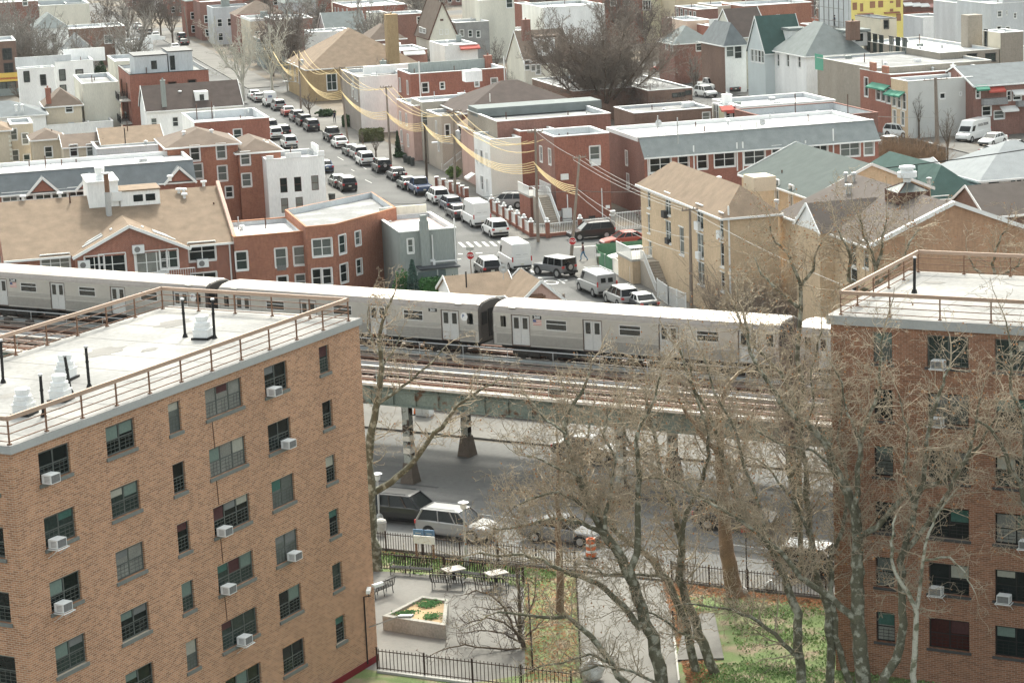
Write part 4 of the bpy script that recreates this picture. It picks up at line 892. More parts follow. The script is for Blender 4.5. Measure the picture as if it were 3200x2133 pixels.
# big brown-roofed brick house
def big_house():
    h = 6.3; o3 = P(*K(5, 70, 1075), h); o3 = P(*K(5, 1725, 912), h); r3 = P(*K(5, 2135, 880), h)
    fr = r3; l3 = P(*K(5, 300, 1035), h); vL = l3.dot(ga); vR = fr.dot(ga); v = (vL+vR)/2
    o = G(P(*K(5, 60, 1045), h).dot(gb), v); w = fr.dot(gb)-o.dot(gb); t = thing('brick_house', 'large brick house with broad tan shingle roof and central gable behind the train at left', 'building', (o.x, o.y, 0), radians(-GA))
    dep = 15.; ry = 9.; rise = 3.6
    FOOT.append(('big house', o.dot(gb), o.dot(ga), w, dep, h))
    def fx(x, y, d=0): p = PL(*K(5, x, y), o-ga*d, ga); return (p-o).dot(gb), p.z
    gL, gzL = fx(690, 1040, 1.2); gR, gzR = fx(1725, 955, 1.2); gA, gzA = fx(1183, 752, 1.2)
    wins = [(fx(510, 1095), 2.4, 1.5), (fx(1857, 985), 2.3, 1.6), (fx(1875, 1250), 2.2, 1.3)]
    gw = [(fx(870, 1110, 1.2), 1.6, 1.5), (fx(1035, 1105, 1.2), 2.2, 1.8), (fx(1395, 1085, 1.2), 2.6, 1.9), (fx(1555, 1055, 1.2), 1.5, 1.6)]
    m = MB(); wall(m, (0, 0, 0), (1, 0, 0), w, 0, h, [(c[0]-a/2, c[0]+a/2, c[1]-b/2, c[1]+b/2) for c, a, b in wins], (0, 1, 0))
    wall(m, (0, dep, 0), (0, -1, 0), dep, 0, h, [], (1, 0, 0)); wall(m, (w, 0, 0), (0, 1, 0), dep, 0, h, [], (-1, 0, 0)); wall(m, (w, dep, 0), (-1, 0, 0), w, 0, h, [], (0, -1, 0))
    for x in (0, w): m.add([(x, 0, h), (x, dep, h), (x, ry, h+rise)], [(0, 1, 2)])
    wall(m, (gL, -1.2, 0), (1, 0, 0), gR-gL, 0, min(gzL, gzR)-.1, [(c[0]-gL-a/2, c[0]-gL+a/2, c[1]-b/2, c[1]+b/2) for c, a, b in gw], (0, 1, 0))
    m.add([(gL, -1.2, 0), (gL, 0, 0), (gL, 0, gzL), (gL, -1.2, gzL)], [(0, 1, 2, 3)]); m.add([(gR, -1.2, 0), (gR, 0, 0), (gR, 0, gzR), (gR, -1.2, gzR)], [(3, 2, 1, 0)])
    zz = min(gzL, gzR)-.1; m.add([(gL, -1.2, zz), (gR, -1.2, zz), (gR, -1.2, gzR-.05), (gA, -1.2, gzA-.05), (gL, -1.2, gzL-.05)], [(0, 1, 2, 3, 4)])
    m.build('walls', brick('brick_house_front', (.31, .10, .06), (.23, .07, .045), (.42, .34, .28)), t)
    for c, a, b in wins: put_window(t, (c[0], 0, c[1]), 0, a, b, 'trim', TRIM, None, .08)
    for (c, a, b), g in zip(gw, (GL[0], GL[0], GL[2], GL[1])): put_window(t, (c[0], -1.2, c[1]), 0, a, b, 'trim', TRIM, g, .08)
    m = MB(); k = rise/ry; m.add([(-.3, -.35, h-.35*k), (w+.1, -.35, h-.35*k), (w+.1, ry, h+rise), (-.3, ry, h+rise), (w+.1, dep+.3, h-.1), (-.3, dep+.3, h-.1)], [(0, 1, 2, 3), (3, 2, 4, 5)])
    yb = (gzA-h)/k
    sL = gzL-.05+.06; sR = gzR+.01; A = (gA, -1.5, gzA+.06); yl = max(.2, (sL-h)/k); yr = max(.2, (sR-h)/k)
    m.add([(gL-.2, -1.5, sL), A, (gA, yb+.2, gzA+.06), (gL-.2, yl-.3, sL), (gR+.2, -1.5, sR), (gR+.2, yr-.3, sR)], [(0, 1, 2, 3), (1, 4, 5, 2)])
    m.build('roof', SH_TAN, t)
    m = MB(); m.bar((gL-.25, -1.55, sL-.08), (gA, -1.55, gzA), .08, .26); m.bar((gR+.25, -1.55, sR-.08), (gA, -1.55, gzA), .08, .26)
    m.box(-.3, gL-.3, -.45, -.36, h-.35*k-.16, h-.35*k+.02); m.box(gR+.3, w+.1, -.45, -.36, h-.35*k-.16, h-.35*k+.02); m.build('gutters', TRIM, t)
    m = MB(); m.bar((w+.2, -.4, h-.1), (w+.2, ry, h+rise+.25), .3, .45); m.build('parapet_wall', M('pink_tile_coping', (.52, .37, .30), .85, .12), t)
    def rp(x, y):   # pixel to the roof plane
        d = ray(*K(5, x, y)); c0 = Vector((0, 0, HC)); n = Vector((0, 0, 1))-ga*k; n.normalize(); q = o+Vector((0, 0, h)); tt = (q-c0).dot(n)/d.dot(n); p = c0+d*tt; return (p-o).dot(gb), (p-o).dot(ga), p.z
    def dorm(x0, y0, x1, y1, hh, flatm, nm):
        a = rp(x0, y0); b = rp(x1, y1); yy = (a[1]+b[1])/2; zb = min(a[2], b[2])-.3; zt = zb+.3+hh; m = MB(); dd = min((zt-h)/k-yy+.3, 6)
        m.box(a[0], b[0], yy, yy+dd, zb, zt); m.build(nm, WHT, t); m = MB(); m.box(a[0]-.1, b[0]+.1, yy-.12, yy+dd, zt+.003, zt+.12); m.build(nm+'_roof', flatm, t); return a[0], b[0], yy, zb+.3, zt
    a = dorm(1110, 575, 1475, 548, 1.3, SH_TAN, 'dormer')
    for q in (.45, .76):
        x = a[0]+(a[1]-a[0])*q; m = MB(); m.box(x-.42, x+.42, a[2]-.03, a[2]-.003, a[3]+.35, a[3]+.95); m.build('dormer_window', GL[0], t)
    a = dorm(822, 590, 1100, 570, 2.2, WHT, 'roof_box')
    m = MB(); m.box(a[0]+2, a[0]+2.9, a[2]-.35, a[2]-.01, a[3]+.5, a[3]+1.3); m.build('outdoor_unit', ACW, t)
    p = rp(1003, 650); m = MB(); m.tube((p[0], p[1], p[2]-.1), (p[0], p[1], p[2]+2.0), .27, .27, 12); m.build('flue', STEEL, t); m = MB(); m.tube((p[0], p[1], p[2]+2.0), (p[0], p[1], p[2]+3.6), .22, .22, 12); m.build('rusty_flue', RUST, t)
    m = MB(); m.tube((p[0], p[1], p[2]+3.6), (p[0], p[1], p[2]+3.7), .4, .4, 12); m.build('flue_cap', STEEL, t)
    p = (a[0]+.9, a[2]+1, a[4]); m = MB(); m.lathe([(.45, p[2]), (.5, p[2]+.4), (.36, p[2]+.5), (.42, p[2]+.9), (.45, p[2]+1.2), (.2, p[2]+1.3)], 14, (p[0]+.3, p[1])); m.build('exhaust_fan', ACW, t)
    for x, y in ((213, 515), (552, 487), (1565, 330), (1873, 380), (1645, 450), (1690, 450), (1695, 495)):
        p = rp(x, y); m = MB(); m.lathe([(.13, p[2]-.1), (.13, p[2]+.25), (.3, p[2]+.28), (.28, p[2]+.42)], 10, (p[0], p[1])); m.build('roof_vent', ACW, t)
    for x, y in ((645, 540), (1965, 550)): p = rp(x, y); m = MB(); m.tube((p[0], p[1], p[2]-.1), (p[0], p[1], p[2]+.9 if x < 900 else p[2]+.15), .07); m.build('roof_pipe', BRTRIM, t)
    # skylights on the central gable
    for sgn, gx, gz in ((-1, gL, sL), (1, gR, sR)):
        for q, yy in ((.42, .6), (.42, 1.5), (.78, 1.2)):
            e = .5 if q == .42 else .16; x0 = gA+(gx-gA)*(1-q-e*.5+.12); x1 = gA+(gx-gA)*(1-q+e*.5+.0); z0 = gzA+(gz-gzA)*(x0-gA)/(gx-gA); z1 = gzA+(gz-gzA)*(x1-gA)/(gx-gA)
            m = MB(); m.bar((x0, yy, z0+.12), (x1, yy, z1+.12), .5, .1); m.build('skylight', STEEL if q == .42 else ACW, t)
    for (x, y, d, ww, hh) in ((770, 1105, 1.2, 1.0, .7), (1268, 962, 1.2, 1.0, .7), (1860, 1090, 0, 1., .7)):
        c = fx(x, y, d); m = MB(); m.box(c[0]-ww/2, c[0]+ww/2, -d-.45, -d-.01, c[1]-hh/2, c[1]+hh/2); u_ = m.build('outdoor_unit', ACW, t); m = MB(); m.tube((c[0]-.1, -d-.46, c[1]), (c[0]-.1, -d-.47, c[1]), .25, .25, 14); m.build('fan_grille', ACG, u_)
    c = fx(1605, 1165, 1.2); b0 = MB(); b0.box(c[0]-1.6, c[0]+1.6, -2.4, -1.2, c[1]-.75, c[1]-.65)
    for i in range(17): b0.box(c[0]-1.6+i*.2-.015, c[0]-1.6+i*.2+.015, -2.4, -2.37, c[1]-.65, c[1]+.3)
    b0.box(c[0]-1.62, c[0]+1.62, -2.42, -2.35, c[1]+.3, c[1]+.36); b0.build('balcony', ACW, t)
    for x in (1240, ): c = fx(x, 1100, 1.2); m = MB(); m.tube((c[0], -1.25, 1), (c[0], -1.25, c[1]+1.6), .05); m.build('downpipe', TRIM, t)
    for x, y in ((1700, 1100),): c = fx(x, y, 0); m = MB(); m.tube((c[0], -.1, 0), (c[0], -.1, h-.2), .06); m.build('downpipe', TRIM, t)
    m = MB(); m.tube((w-.3, -.1, 0), (w-.3, -.1, h-.2), .07); m.build('downpipe', TRIM, t)
big_house()
t = B('row_houses', 'grey shingle row building with pale roof and three small brick gables behind the tan-roofed house', 5, (-60, 480), 6.2, R=(1790, 310), dep=11, wall_=B_RED, side=B_RED, roof=('mans', SH_GRY, 2.0, 1.6), ws=(1.6, .9),
  f=((95, 490), (235, 478), (400, 468), (545, 458), (700, 440)), ex=(('pipe', 445, 260, 1.6), ('pipe', 672, 240, 1.9), ('pipe', 1117, 215, 1.6), ('dish', 65, 300), ('vent', 1300, 215)))
for x in (390, 830, 1645):
    o = t.location; p = PL(*K(5, x, 380 if x == 390 else (345 if x == 830 else 290)), o, ga); xx = (p-o).dot(gb)
    m = MB(); m.add([(xx-1.15, -.5, 6.35), (xx+1.15, -.5, 6.35), (xx, -.5, 7.5)], [(0, 1, 2)]); m.build('gable_face', B_RED, t)
    m = MB(); m.add([(xx-1.7, -.75, 6.15), (xx, -.75, 7.85), (xx, .95, 7.85), (xx-1.7, -.3, 6.15), (xx+1.7, -.75, 6.15), (xx+1.7, -.3, 6.15)], [(0, 1, 2, 3), (1, 4, 5, 2)]); m.build('gable_roof', SH_GRY, t)
    m = MB(); m.bar((xx-1.7, -.78, 6.1), (xx, -.78, 7.8), .06, .24); m.bar((xx+1.7, -.78, 6.1), (xx, -.78, 7.8), .06, .24); m.build('gable_trim', TRIM, t)
B('brick_house', 'red brick apartment house with tan hip roof and single windows left of the white house', 1, (1540, 1362), 8.6, R=(2185, 1312), dep=9.5, wall_=B_ORG, roof=('hip', SH_MID, 1.5), ws=(1.0, 1.55),
  f=((1793, 1408), (2033, 1390), (1820, 250, None, None, 5), (2045, 268, None, None, 5), (2107, 440, .8, 1.2, 5)), ex=(('vent', 1945, 1235, 0, 0, 0, .8), ('vent', 1690, 1250, 0, 0, 0, .8)), l=((1510, 1420),))
B('brick_house', 'lower red brick wing with brown roof just left of the white stepped-parapet house', 1, (2190, 1410), 7.6, w=4.6, dep=10, wall_=B_ORG, roof=('hip', SH_MID, 1.2), ws=(1.0, 1.4),
  f=((2255, 1455), (2267, 330, None, None, 5), (2195, 168, .25, .25, 5)))
B('rendered_house', 'light grey siding house with flat roof and black chimney pipe among the beige houses', 1, (890, 1375), 6, R=(1485, 1335), dep=8, wall_=LGR, roof=('flat', ROOFG, .3), ws=(.9, 1.2), f=((1200, 1465),), ex=(('pipe', 1155, 1350, 2.3, BLK),))
B('rendered_house', 'long low house with a long tan gable roof behind the grey siding house', 1, (935, 1325), 6, R=(1500, 1290), dep=8, wall_=WHT, roof=('gx', SH_TAN, 1.5), ex=(('pipe', 1175, 1230, 1.5, BRTRIM, 0, .7),))
B('rendered_house', 'beige house with two upper windows joined to the grey siding house', 1, (580, 1350), 5.8, R=(925, 1330), dep=7, wall_=BEI, roof=('gx', SH_MID, 1.1), ws=(.95, 1.4), f=((678, 1385), (833, 1380)))
B('rendered_house', 'beige house with small hip roof and one central window', 1, (300, 1290), 6.2, R=(578, 1270), dep=6, wall_=BEI, roof=('hip', SH_MID, 1.0), ws=(.95, 1.3), f=((447, 1397),), ex=(('pipe', 480, 1255, .9),))
B('rendered_house', 'tall beige house with four small windows near the left photo edge', 1, (95, 1150), 7.4, R=(300, 1135), dep=7, wall_=BEI, roof=('flat', ROOFW, .4), ws=(.8, 1.4), f=((127, 1235), (232, 1275), (143, 1430), (248, 1470)))
B('rendered_house', 'beige corner house with quoins cut by the left photo edge', 1, (92, 1195), 7.0, w=7, fr=True, dep=8, wall_=BEI, roof=('hip', SH_TAN, 1.6), ex=tuple(('box', 'quoin', 6.72, 7.06, -.05, -.003, z*.55, z*.55+.3, CRM) for z in range(12)))
# ---------------- second rank at left
B('white_garage', 'long low white building with flat roof behind the bare tree at left', 1, (100, 1180), 3.6, R=(1040, 1130), dep=12, wall_=WHT, roof=('flat', ROOFW, .3), ex=(('hvac', 155, 1110), ('box', 'roof_hatch', 16.5, 19, 7, 9, 3.3, 3.9, GRY)))
B('rendered_house', 'white house with long grey hip roof at the left photo edge', 1, (420, 1050), 5.5, w=13, fr=True, dep=9, wall_=WHT, roof=('hip', SH_GRY, 1.8), ex=(('vent', 150, 1000, 0, 0, 0, 1), ('vent', 203, 995, 0, 0, 0, 1)))
B('rendered_house', 'small house with pyramid grey roof beside the pale green-white block', 1, (420, 985), 6.0, R=(745, 965), dep=8, wall_=BEI, roof=('hip', SH_MID, 2.2), f=((635, 1000, 1.0, 1.0),), ex=(('chim', 385, 985, .7, 2.2, B_RED, .3),))
B('rendered_block', 'windowless pale green-white block beside the red balcony building', 1, (755, 775), 8.6, R=(1085, 760), dep=16, wall_=CRM, roof=('flat', ROOFG, .5))
B('apartment_building', 'red brick apartment building with grey penthouse and balconies on its left side', 1, (1190, 690), 10.0, R=(1915, 645), Bk=(1085, 612), wall_=B_RED, side=B_RED, frame=BRTRIM, roof=('flat', ROOFG, .4, DTRIM), ws=(1.1, 1.3), f=((1585, 798), (1768, 790, 1.1, 1.7)), l=((1120, 790, 1., 1.9), (1170, 830, 1., 1.9), (1130, 960, 1., 1.9), (1180, 1000, 1., 1.9)))
B('brick_house', 'white house with dark brown roof and small white dormer before the red apartment building', 1, (1345, 1012), 6.2, R=(2225, 965), dep=8.5, wall_=WHT, roof=('gx', SH_BRN, 2.9), frame=TRIM, ws=(.75, 1.3), style='trim', f=((1417, 1130), (1613, 1120)),
  ex=(('chim', 1530, 960, .6, 2.9, GRY, .8), ('box', 'dormer', 6.8, 8.6, 1.0, 3.4, 6.6, 8.1, WHT), ('box', 'dormer_window', 7.4, 8.0, .96, .997, 6.9, 7.7, GL[0]), ('vent', 1655, 870, 0, 0, 0, 1.5)))
B('brick_building', 'red brick building with bright white roof and pale inner parapet left of the avenue', 1, (1785, 1132), 7.2, R=(2, 120, 1085), Bk=(1665, 980), wall_=B_RED, side=WHT, roof=('flat', ROOFW, .9), f=((2185, 1240, 1., 1.4),), ex=(('pipe', 1795, 1060, 1.6), ('pipe', 1920, 1040, 1.8), ('pipe', 1955, 1050, 1.2, TRIM), ('chim', 2280, 1035, .01, .01, WHT)))
B('rendered_house', 'small cream house with flat roof and upper terrace directly left of the red apartment building', 1, (1055, 570), 7, w=6, dep=14, wall_=CRM, roof=('flat', ROOFW, .5))
B('white_house', 'narrow white rear-facade house, left of the two white houses near the left photo edge', 1, (165, 640), 7.6, R=(498, 625), Bk=(150, 575), wall_=WHT, roof=('flat', ROOFW, .4), frame=DTRIM, ws=(.85, 1.6), f=((245, 705), (397, 735), (445, 862)), ex=(('box', 'rear_parapet', 0, 9, 7.5, 7.8, 7.0, 8.9, LGR),))
B('white_house', 'narrow white rear-facade house, right of the two white houses beside the evergreen', 1, (505, 575), 7.8, R=(855, 560), dep=9, wall_=WHT, roof=('flat', ROOFW, .4), frame=DTRIM, ws=(.9, 1.7), f=((573, 690), (732, 695, 1.1, 1.9), (582, 832)), ex=(('box', 'rear_parapet', 2, 8.8, 7.9, 8.2, 7.0, 9.2, WHT),))
t = B('corner_store', 'brown brick corner building with yellow shop sign cut by the left photo edge', 1, (143, 375), 9.5, w=11, fr=True, dep=12, wall_=B_BRN, frame=DTRIM, ws=(1.5, 1.9), roof=('flat', ROOFW, .5), f=((67, 497), (80, 632), (20, 795, 1.6, 1.4), (100, 790, 1.6, 1.4)), ex=(('fbox', 'shop_sign', 70, 710, 6.2, 1.5, .2, M('yellow_sign', (.75, .52, .12), .6, .06)), ('fbox', 'sign_lettering', 55, 722, 5.0, .35, .23, M('sign_red_lettering', (.5, .18, .06), .6, .5, 30)), ('fbox', 'shop_shutter', 60, 850, 6, 1.3, .1, GRY)))
B('small_house', 'small grey house with front gable behind the two white houses', 1, (600, 470), 6, R=(865, 490), dep=9, wall_=LGR, roof=('gy', SH_GRY, 2.6, LGR), ex=(('chim', 845, 440, .7, 1.6, B_RED, .5),))
B('brick_building', 'long dark brown brick building with flat roof at upper left', 1, (412, 285), 7.5, R=(1150, 280), dep=12, wall_=B_BRN, side=B_BRN, roof=('flat', ROOFW, .4), ws=(1.5, 1.6), f=((995, 362),))
B('white_building', 'large blank white building at the top left of the photo', 1, (360, 60), 11, R=(820, 50), dep=20, wall_=CRM, roof=('flat', SH_GG, .8))
B('white_garage', 'white garage with curved parapet at the foot of the distant tree street', 1, (1097, 395), 5, R=(1405, 385), dep=10, wall_=WHT, roof=('flat', ROOFW, .4), ex=(('box', 'curved_parapet', 4.5, 9, 0, .3, 5.09, 5.7, WHT), ('box', 'curved_parapet', 5.5, 8, .02, .28, 5.7, 6.1, WHT)))
B('brick_building', 'low brick shed with pale roof left of the long dark brick building', 1, (310, 375), 5.5, R=(410, 385), dep=9, wall_=B_DRED, side=WHT, roof=('flat', ROOFW, .3))
B('brick_building', 'pale red brick building at the very top left', 1, (-10, 30), 12, R=(350, 30), dep=16, wall_=B_DRED, roof=('flat', ROOFW, .4), f=((230, 20, 1, 1.5),))
B('brick_building', 'brick building behind the bare tree at far left, reddish with a white base', 1, (205, 170), 8, R=(330, 170), dep=10, wall_=B_DRED, roof=('flat', ROOFW, .4))
B('apartment_building', 'grey-green topped building rising behind the blank white building', 1, (605, 35), 10.5, R=(810, 30), dep=14, wall_=SH_GG, roof=('flat', ROOFG, .4))
# ---------------- right of the avenue
B('brick_house', 'red brick corner house with white roof well and raised pale parapet at the intersection', 3, (385, 1262), 8.8, R=(890, 1228), Bk=(222, 1140), wall_=B_RED, side=B_DRED, roof=('flat', ROOFW, 1.3), ws=(1.0, 1.6),
  f=((762, 1418, 1.1, 1.7),), l=((270, 1415, .9), (350, 1440, .9)), ex=(('fbox', 'through_wall_unit', 765, 1490, 1.0, .7, .3, ACW), ('fbox', 'through_wall_unit', 480, 300, .8, .6, .3, ACW, 7), ('fbox', 'white_pipe', 828, 570, .1, 3.8, .1, TRIM, 7), ('fbox', 'white_pipe', 510, 560, .1, 2.2, .1, TRIM, 7),
      ('fbox', 'outdoor_unit', 497, 632, 1.0, 1.0, .5, ACW, 7), ('fbox', 'outdoor_unit', 497, 727, 1.0, 1.0, .5, ACW, 7), ('fbox', 'meter_box', 437, 640, .6, .6, .2, STEEL, 7), ('fbox', 'basement_window', 735, 685, .7, .6, .05, DTRIM, 7), ('awn', 40, 1460, 1, WHT_AWN) if False else ('pipe', 440, 1200, .1)))
B('brick_house', 'narrow red brick extension on the avenue side of the corner house', 3, (222, 1200), 7.6, w=1.9, fr=True, Bk=(200, 1150), wall_=B_RED, side=B_RED, roof=('flat', ROOFW, .3), l=((122, 1335, .8, 1.4), (197, 1370, .8, 1.4)))
B('brick_house', 'pinkish brown brick building with long grey roof edge directly behind the red corner house', 2, (2215, 1120), 8.6, R=(3, 905, 1062), dep=14, wall_=B_DRED, side=B_GRY, roof=('flat', ROOFG, .5), ex=(('box', 'rear_slope', 0, 15, 9, 13.5, 8.2, 9.2, SH_GG), ('vent', 3, 0, 0) if False else ('pipe', 2300, 1095, .8)))
B('brick_house', 'low house with wide dark brown pyramid roof in front of the giant bare tree', 2, (1915, 1040), 7.2, R=(3, 650, 1012), dep=13, wall_=B_DRED, roof=('hip', SH_BRN, 3.0), ex=(('vent', 3, 130, 910) if False else ('pipe', 2300, 960, .6, TRIM, 0, 1.5),))
B('small_house', 'small house with tan hip roof behind the white corner building', 2, (2010, 1195), 6.6, R=(2262, 1185), dep=7, wall_=PNK, roof=('hip', SH_TAN, 1.5))
B('white_house', 'cream white three-window-wide house left of the red corner house on the avenue', 2, (2148, 1288), 7.0, R=(3, 82, 1262), Bk=(2000, 1240), wall_=M('warm_white_stucco', (.82, .79, .70), .8, .06), side=WHT, roof=('flat', ROOFW, .3), ws=(.55, 1.5),
  l=((2030, 110, None, None, 6), (2075, 125, 1.1, 1.6, 6), (2122, 145, None, None, 6), (2080, 360, 1.1, 1.6, 6), (2128, 385, None, None, 6)), ex=(('lawn', 2000, 300, 1.8, WHT_AWN, 6), ))
B('rendered_house', 'greige house with white roof and three-storey left face along the avenue', 2, (1527, 945), 7.6, R=(2150, 905), Bk=(1425, 882), wall_=M('greige_stucco', (.44, .40, .34), .85, .1), roof=('flat', ROOFW, .3), ws=(.9, 1.6), f=((1560, 1100), (1900, 960, 1.2, .8)), l=((1480, 1080), (1490, 1250), (1480, 1400)), ex=(('box', 'bulkhead', 7, 9.2, 5, 7, 9.3, 10.7, WHT), ('hvac', 1880, 905)))
B('rendered_house', 'beige house with narrow windows between the greige house and the pyramid roof', 2, (1700, 1072), 6.8, R=(1995, 1058), dep=8, wall_=M('taupe_stucco', (.42, .36, .30), .85, .1), roof=('flat', ROOFG, .3), ws=(.6, 1.5), f=((1645, 1150), (1690, 1180), (1760, 1200), (1880, 1180)), l=((1660, 1170), (1680, 1330)))
B('rendered_house', 'pink stucco house on the avenue with dark shrub at its foot', 2, (1435, 978), 7.1, w=7, Bk=(1292, 935), wall_=PNK, roof=('flat', ROOFG, .3), ws=(.8, 1.5), l=((1330, 1080), (1385, 1100), (1340, 1250), (1400, 1290), (1350, 1390)))
B('brick_building', 'long red brick building with four windows above the greige house, beside the vacant lot', 2, (1415, 685), 9.2, R=(2293, 627), Bk=(1298, 642), wall_=B_RED, side=B_RED, roof=('flat', ROOFW, .6), ws=(1.2, 1.6), f=((1555, 805, 60, 88), (1712, 788, 40, 62), (2030, 765, 42, 62), (2190, 762, 58, 85)), l=((1325, 780, .8, 1.8), (1395, 805, .8, 1.8), (1320, 945, .8, 1.8)), ex=(('fbox', 'downpipe', 1507, 790, .15, 6.6, .1, TRIM), ('fbox', 'downpipe', 2285, 740, .15, 6.6, .1, TRIM), ('chim', 2268, 610, 1.0, 1.6, B_RED), ('box', 'rear_wall_top', 1.5, 12.5, 7.6, 7.9, 8.6, 10.0, GRY)))
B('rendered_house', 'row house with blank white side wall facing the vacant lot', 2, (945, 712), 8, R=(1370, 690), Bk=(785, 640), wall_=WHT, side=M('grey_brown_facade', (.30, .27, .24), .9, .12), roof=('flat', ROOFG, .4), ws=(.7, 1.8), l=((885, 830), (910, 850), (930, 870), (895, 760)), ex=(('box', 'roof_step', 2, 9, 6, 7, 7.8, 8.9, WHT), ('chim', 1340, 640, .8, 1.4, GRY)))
B('brick_building', 'ochre brick building with very large tan hip roof and tall ochre chimney', 2, (470, 642), 5.2, R=(1480, 590), Bk=(285, 532), wall_=B_OCH, side=B_OCH, roof=('hip', SH_TAN, 5.6), ws=(1.6, 2.6), f=((697, 755),), l=((315, 640, 1.4, 3), (360, 665, 1.4, 3), (400, 690, 1.4, 3)), ex=(('chim', 1262, 560, 1.9, 7.4, B_OCH, .5),))
B('brick_building', 'plain red brick block with pale roof beside the far bare sycamore street trees', 2, (165, 187), 8.5, R=(522, 165), dep=12, wall_=B_DRED, roof=('flat', ROOFW, .3))
B('small_house', 'grey roofed house with one wide window partly hidden by pale branches', 2, (60, 362), 5.5, R=(305, 350), dep=9, wall_=GRY, roof=('hip', SH_MID, 1.8), ws=(1.6, 1.3), f=((235, 395),))
B('white_building', 'white building with two roof knobs above the big tan hip roof', 2, (518, 305), 7, R=(885, 290), dep=9, wall_=WHT, roof=('flat', ROOFW, .3), ex=(('vent', 535, 290), ('vent', 600, 285)))
B('small_house', 'grey roofed house with small pale front gable in the middle distance', 2, (640, 272), 6, R=(1010, 262), dep=8, wall_=LGR, roof=('gx', SH_GG, 3.0), ex=(('box', 'front_gable', 8, 13, -.8, .0, 2, 6.5, LGR),))
B('brick_row_building', 'long red brick row with bright roof at top centre', 2, (872, 72), 8.5, R=(1390, 38), Bk=(705, 55), wall_=B_RED, side=B_RED, roof=('flat', ROOFW, .4), ws=(1.1, 2.0), l=((730, 115), (760, 120), (800, 130), (840, 130)), f=((1300, 60, 1, 1),) if False else ())
B('rendered_block', 'cream block wedged between two red brick rows at top centre', 2, (1058, 122), 9, R=(1188, 108), Bk=(1010, 98), wall_=CRM, roof=('flat', ROOFW, .4), ws=(.8, 1.6), l=((1048, 165), (1048, 260)))
B('brick_row_building', 'dark red brick block with parapet beside the tall grey utility pole at top centre', 2, (1275, 140), 9, R=(1575, 112), Bk=(1185, 118), wall_=B_DRED, side=B_DRED, roof=('flat', ROOFW, .4), ws=(1.1, 2), l=((1205, 190), (1245, 200)), f=((1500, 185, 36, 58),))
B('tudor_house', 'white house with steep brown double gable in the upper middle', 2, (1600, 325), 6.2, R=(1845, 315), dep=12, wall_=CRM, roof=('gy', SH_MID, 5.8), ws=(27, 42), f=((1702, 297), (1752, 293)), l=((1515, 275), (1545, 285)), trim=BRTRIM, ex=(('fbox', 'attic_vent', 1707, 185, 30, 18, .05, BRTRIM),), cat='house')
B('small_house', 'white side wing of the brown-gabled house', 2, (1590, 215), 6.2, w=5, fr=True, dep=8, wall_=CRM, roof=('flat', SH_GRY, .3), ws=(.9, 1.4), f=((1510, 275), (1548, 290)))
B('brick_house', 'grey stone-faced house with three windows right of the brown-gabled house', 2, (1838, 215), 7.5, R=(2140, 200), dep=9, wall_=M('grey_stone_face', (.30, .30, .29), .9, .2), roof=('flat', ROOFW, .4), ws=(32, 62), f=((1892, 305), (1970, 310), (2043, 315)))
B('white_house', 'white flat-roofed house with red awning at upper middle', 2, (1735, 425), 7, R=(2035, 405), Bk=(1590, 345), wall_=WHT, roof=('flat', ROOFW, .4), ex=(('awn', 1960, 440, 3.4, RED_AWN), ('vent', 1700, 385), ('vent', 1865, 370), ('chim', 1965, 350, .8, 1.2, GRY)))
B('white_house', 'low white-roofed house with white canopy right of the ochre chimney', 2, (1330, 470), 5.2, R=(1572, 460), dep=12, wall_=B_DRED, side=WHT, roof=('flat', ROOFW, .3), ex=(('awn', 1450, 490, 3.8, WHT_AWN), ('chim', 1180, 430, .8, 1.5, B_DRED) if False else ('vent', 1400, 420)))
B('white_house', 'white roofed low house behind the tan hip roof with brick chimney', 2, (1115, 415), 5.5, R=(1330, 400), dep=10, wall_=WHT, roof=('flat', ROOFW, .3), ex=(('chim', 1180, 400, .9, 1.6, B_DRED),))
B('small_house', 'small house with tan pyramid roof above the ochre chimney', 2, (1040, 375), 6.0, R=(1370, 365), dep=9, wall_=B_DRED, roof=('hip', SH_MID, 2.6))
B('rendered_block', 'large pale grey-green wall right of the pole at top centre', 2, (2050, 10), 11, R=(3, 20, 5), dep=14, wall_=CRM, roof=('flat', ROOFW, .4), ws=(1.2, 1.7), f=((2330, 30),))
B('brick_house', 'brick house with bay windows and white awnings, left of the pale flat block at top', 3, (65, 5), 8, R=(160, 5), dep=12, wall_=B_RED, roof=('flat', ROOFW, .4), ws=(1.3, 1.7), f=((110, 60),), ex=(('awn', 30, 120, 4, WHT_AWN),))
B('brick_house', 'brick house with white bay windows and white awning, beside the pole at top centre right', 3, (175, 60), 8, R=(290, 55), dep=14, wall_=B_RED, roof=('flat', ROOFW, .4), ws=(2.2, 1.8), f=((225, 95), (225, 200)), ex=(('awn', 240, 155, 6, WHT_AWN),))
B('rendered_block', 'wide cream block with bright white roofs behind the giant bare tree', 3, (292, 75), 9, R=(850, 55), dep=16, wall_=WHT, roof=('flat', ROOFW, .5))
B('garage_row', 'long low garage with white roof left of the giant bare tree', 3, (-30, 290), 4, R=(480, 270), dep=9, wall_=GRY, roof=('flat', ROOFW, .3), ex=(('chim', 92, 270, .8, 1.2, B_DRED),))
B('brick_house', 'brick house at the very top behind the crown of the giant tree', 3, (850, 0), 9, R=(1200, -5), dep=12, wall_=B_RED, roof=('flat', ROOFW, .4), ws=(1.2, 1.7), f=((930, 15), (1050, 10)))
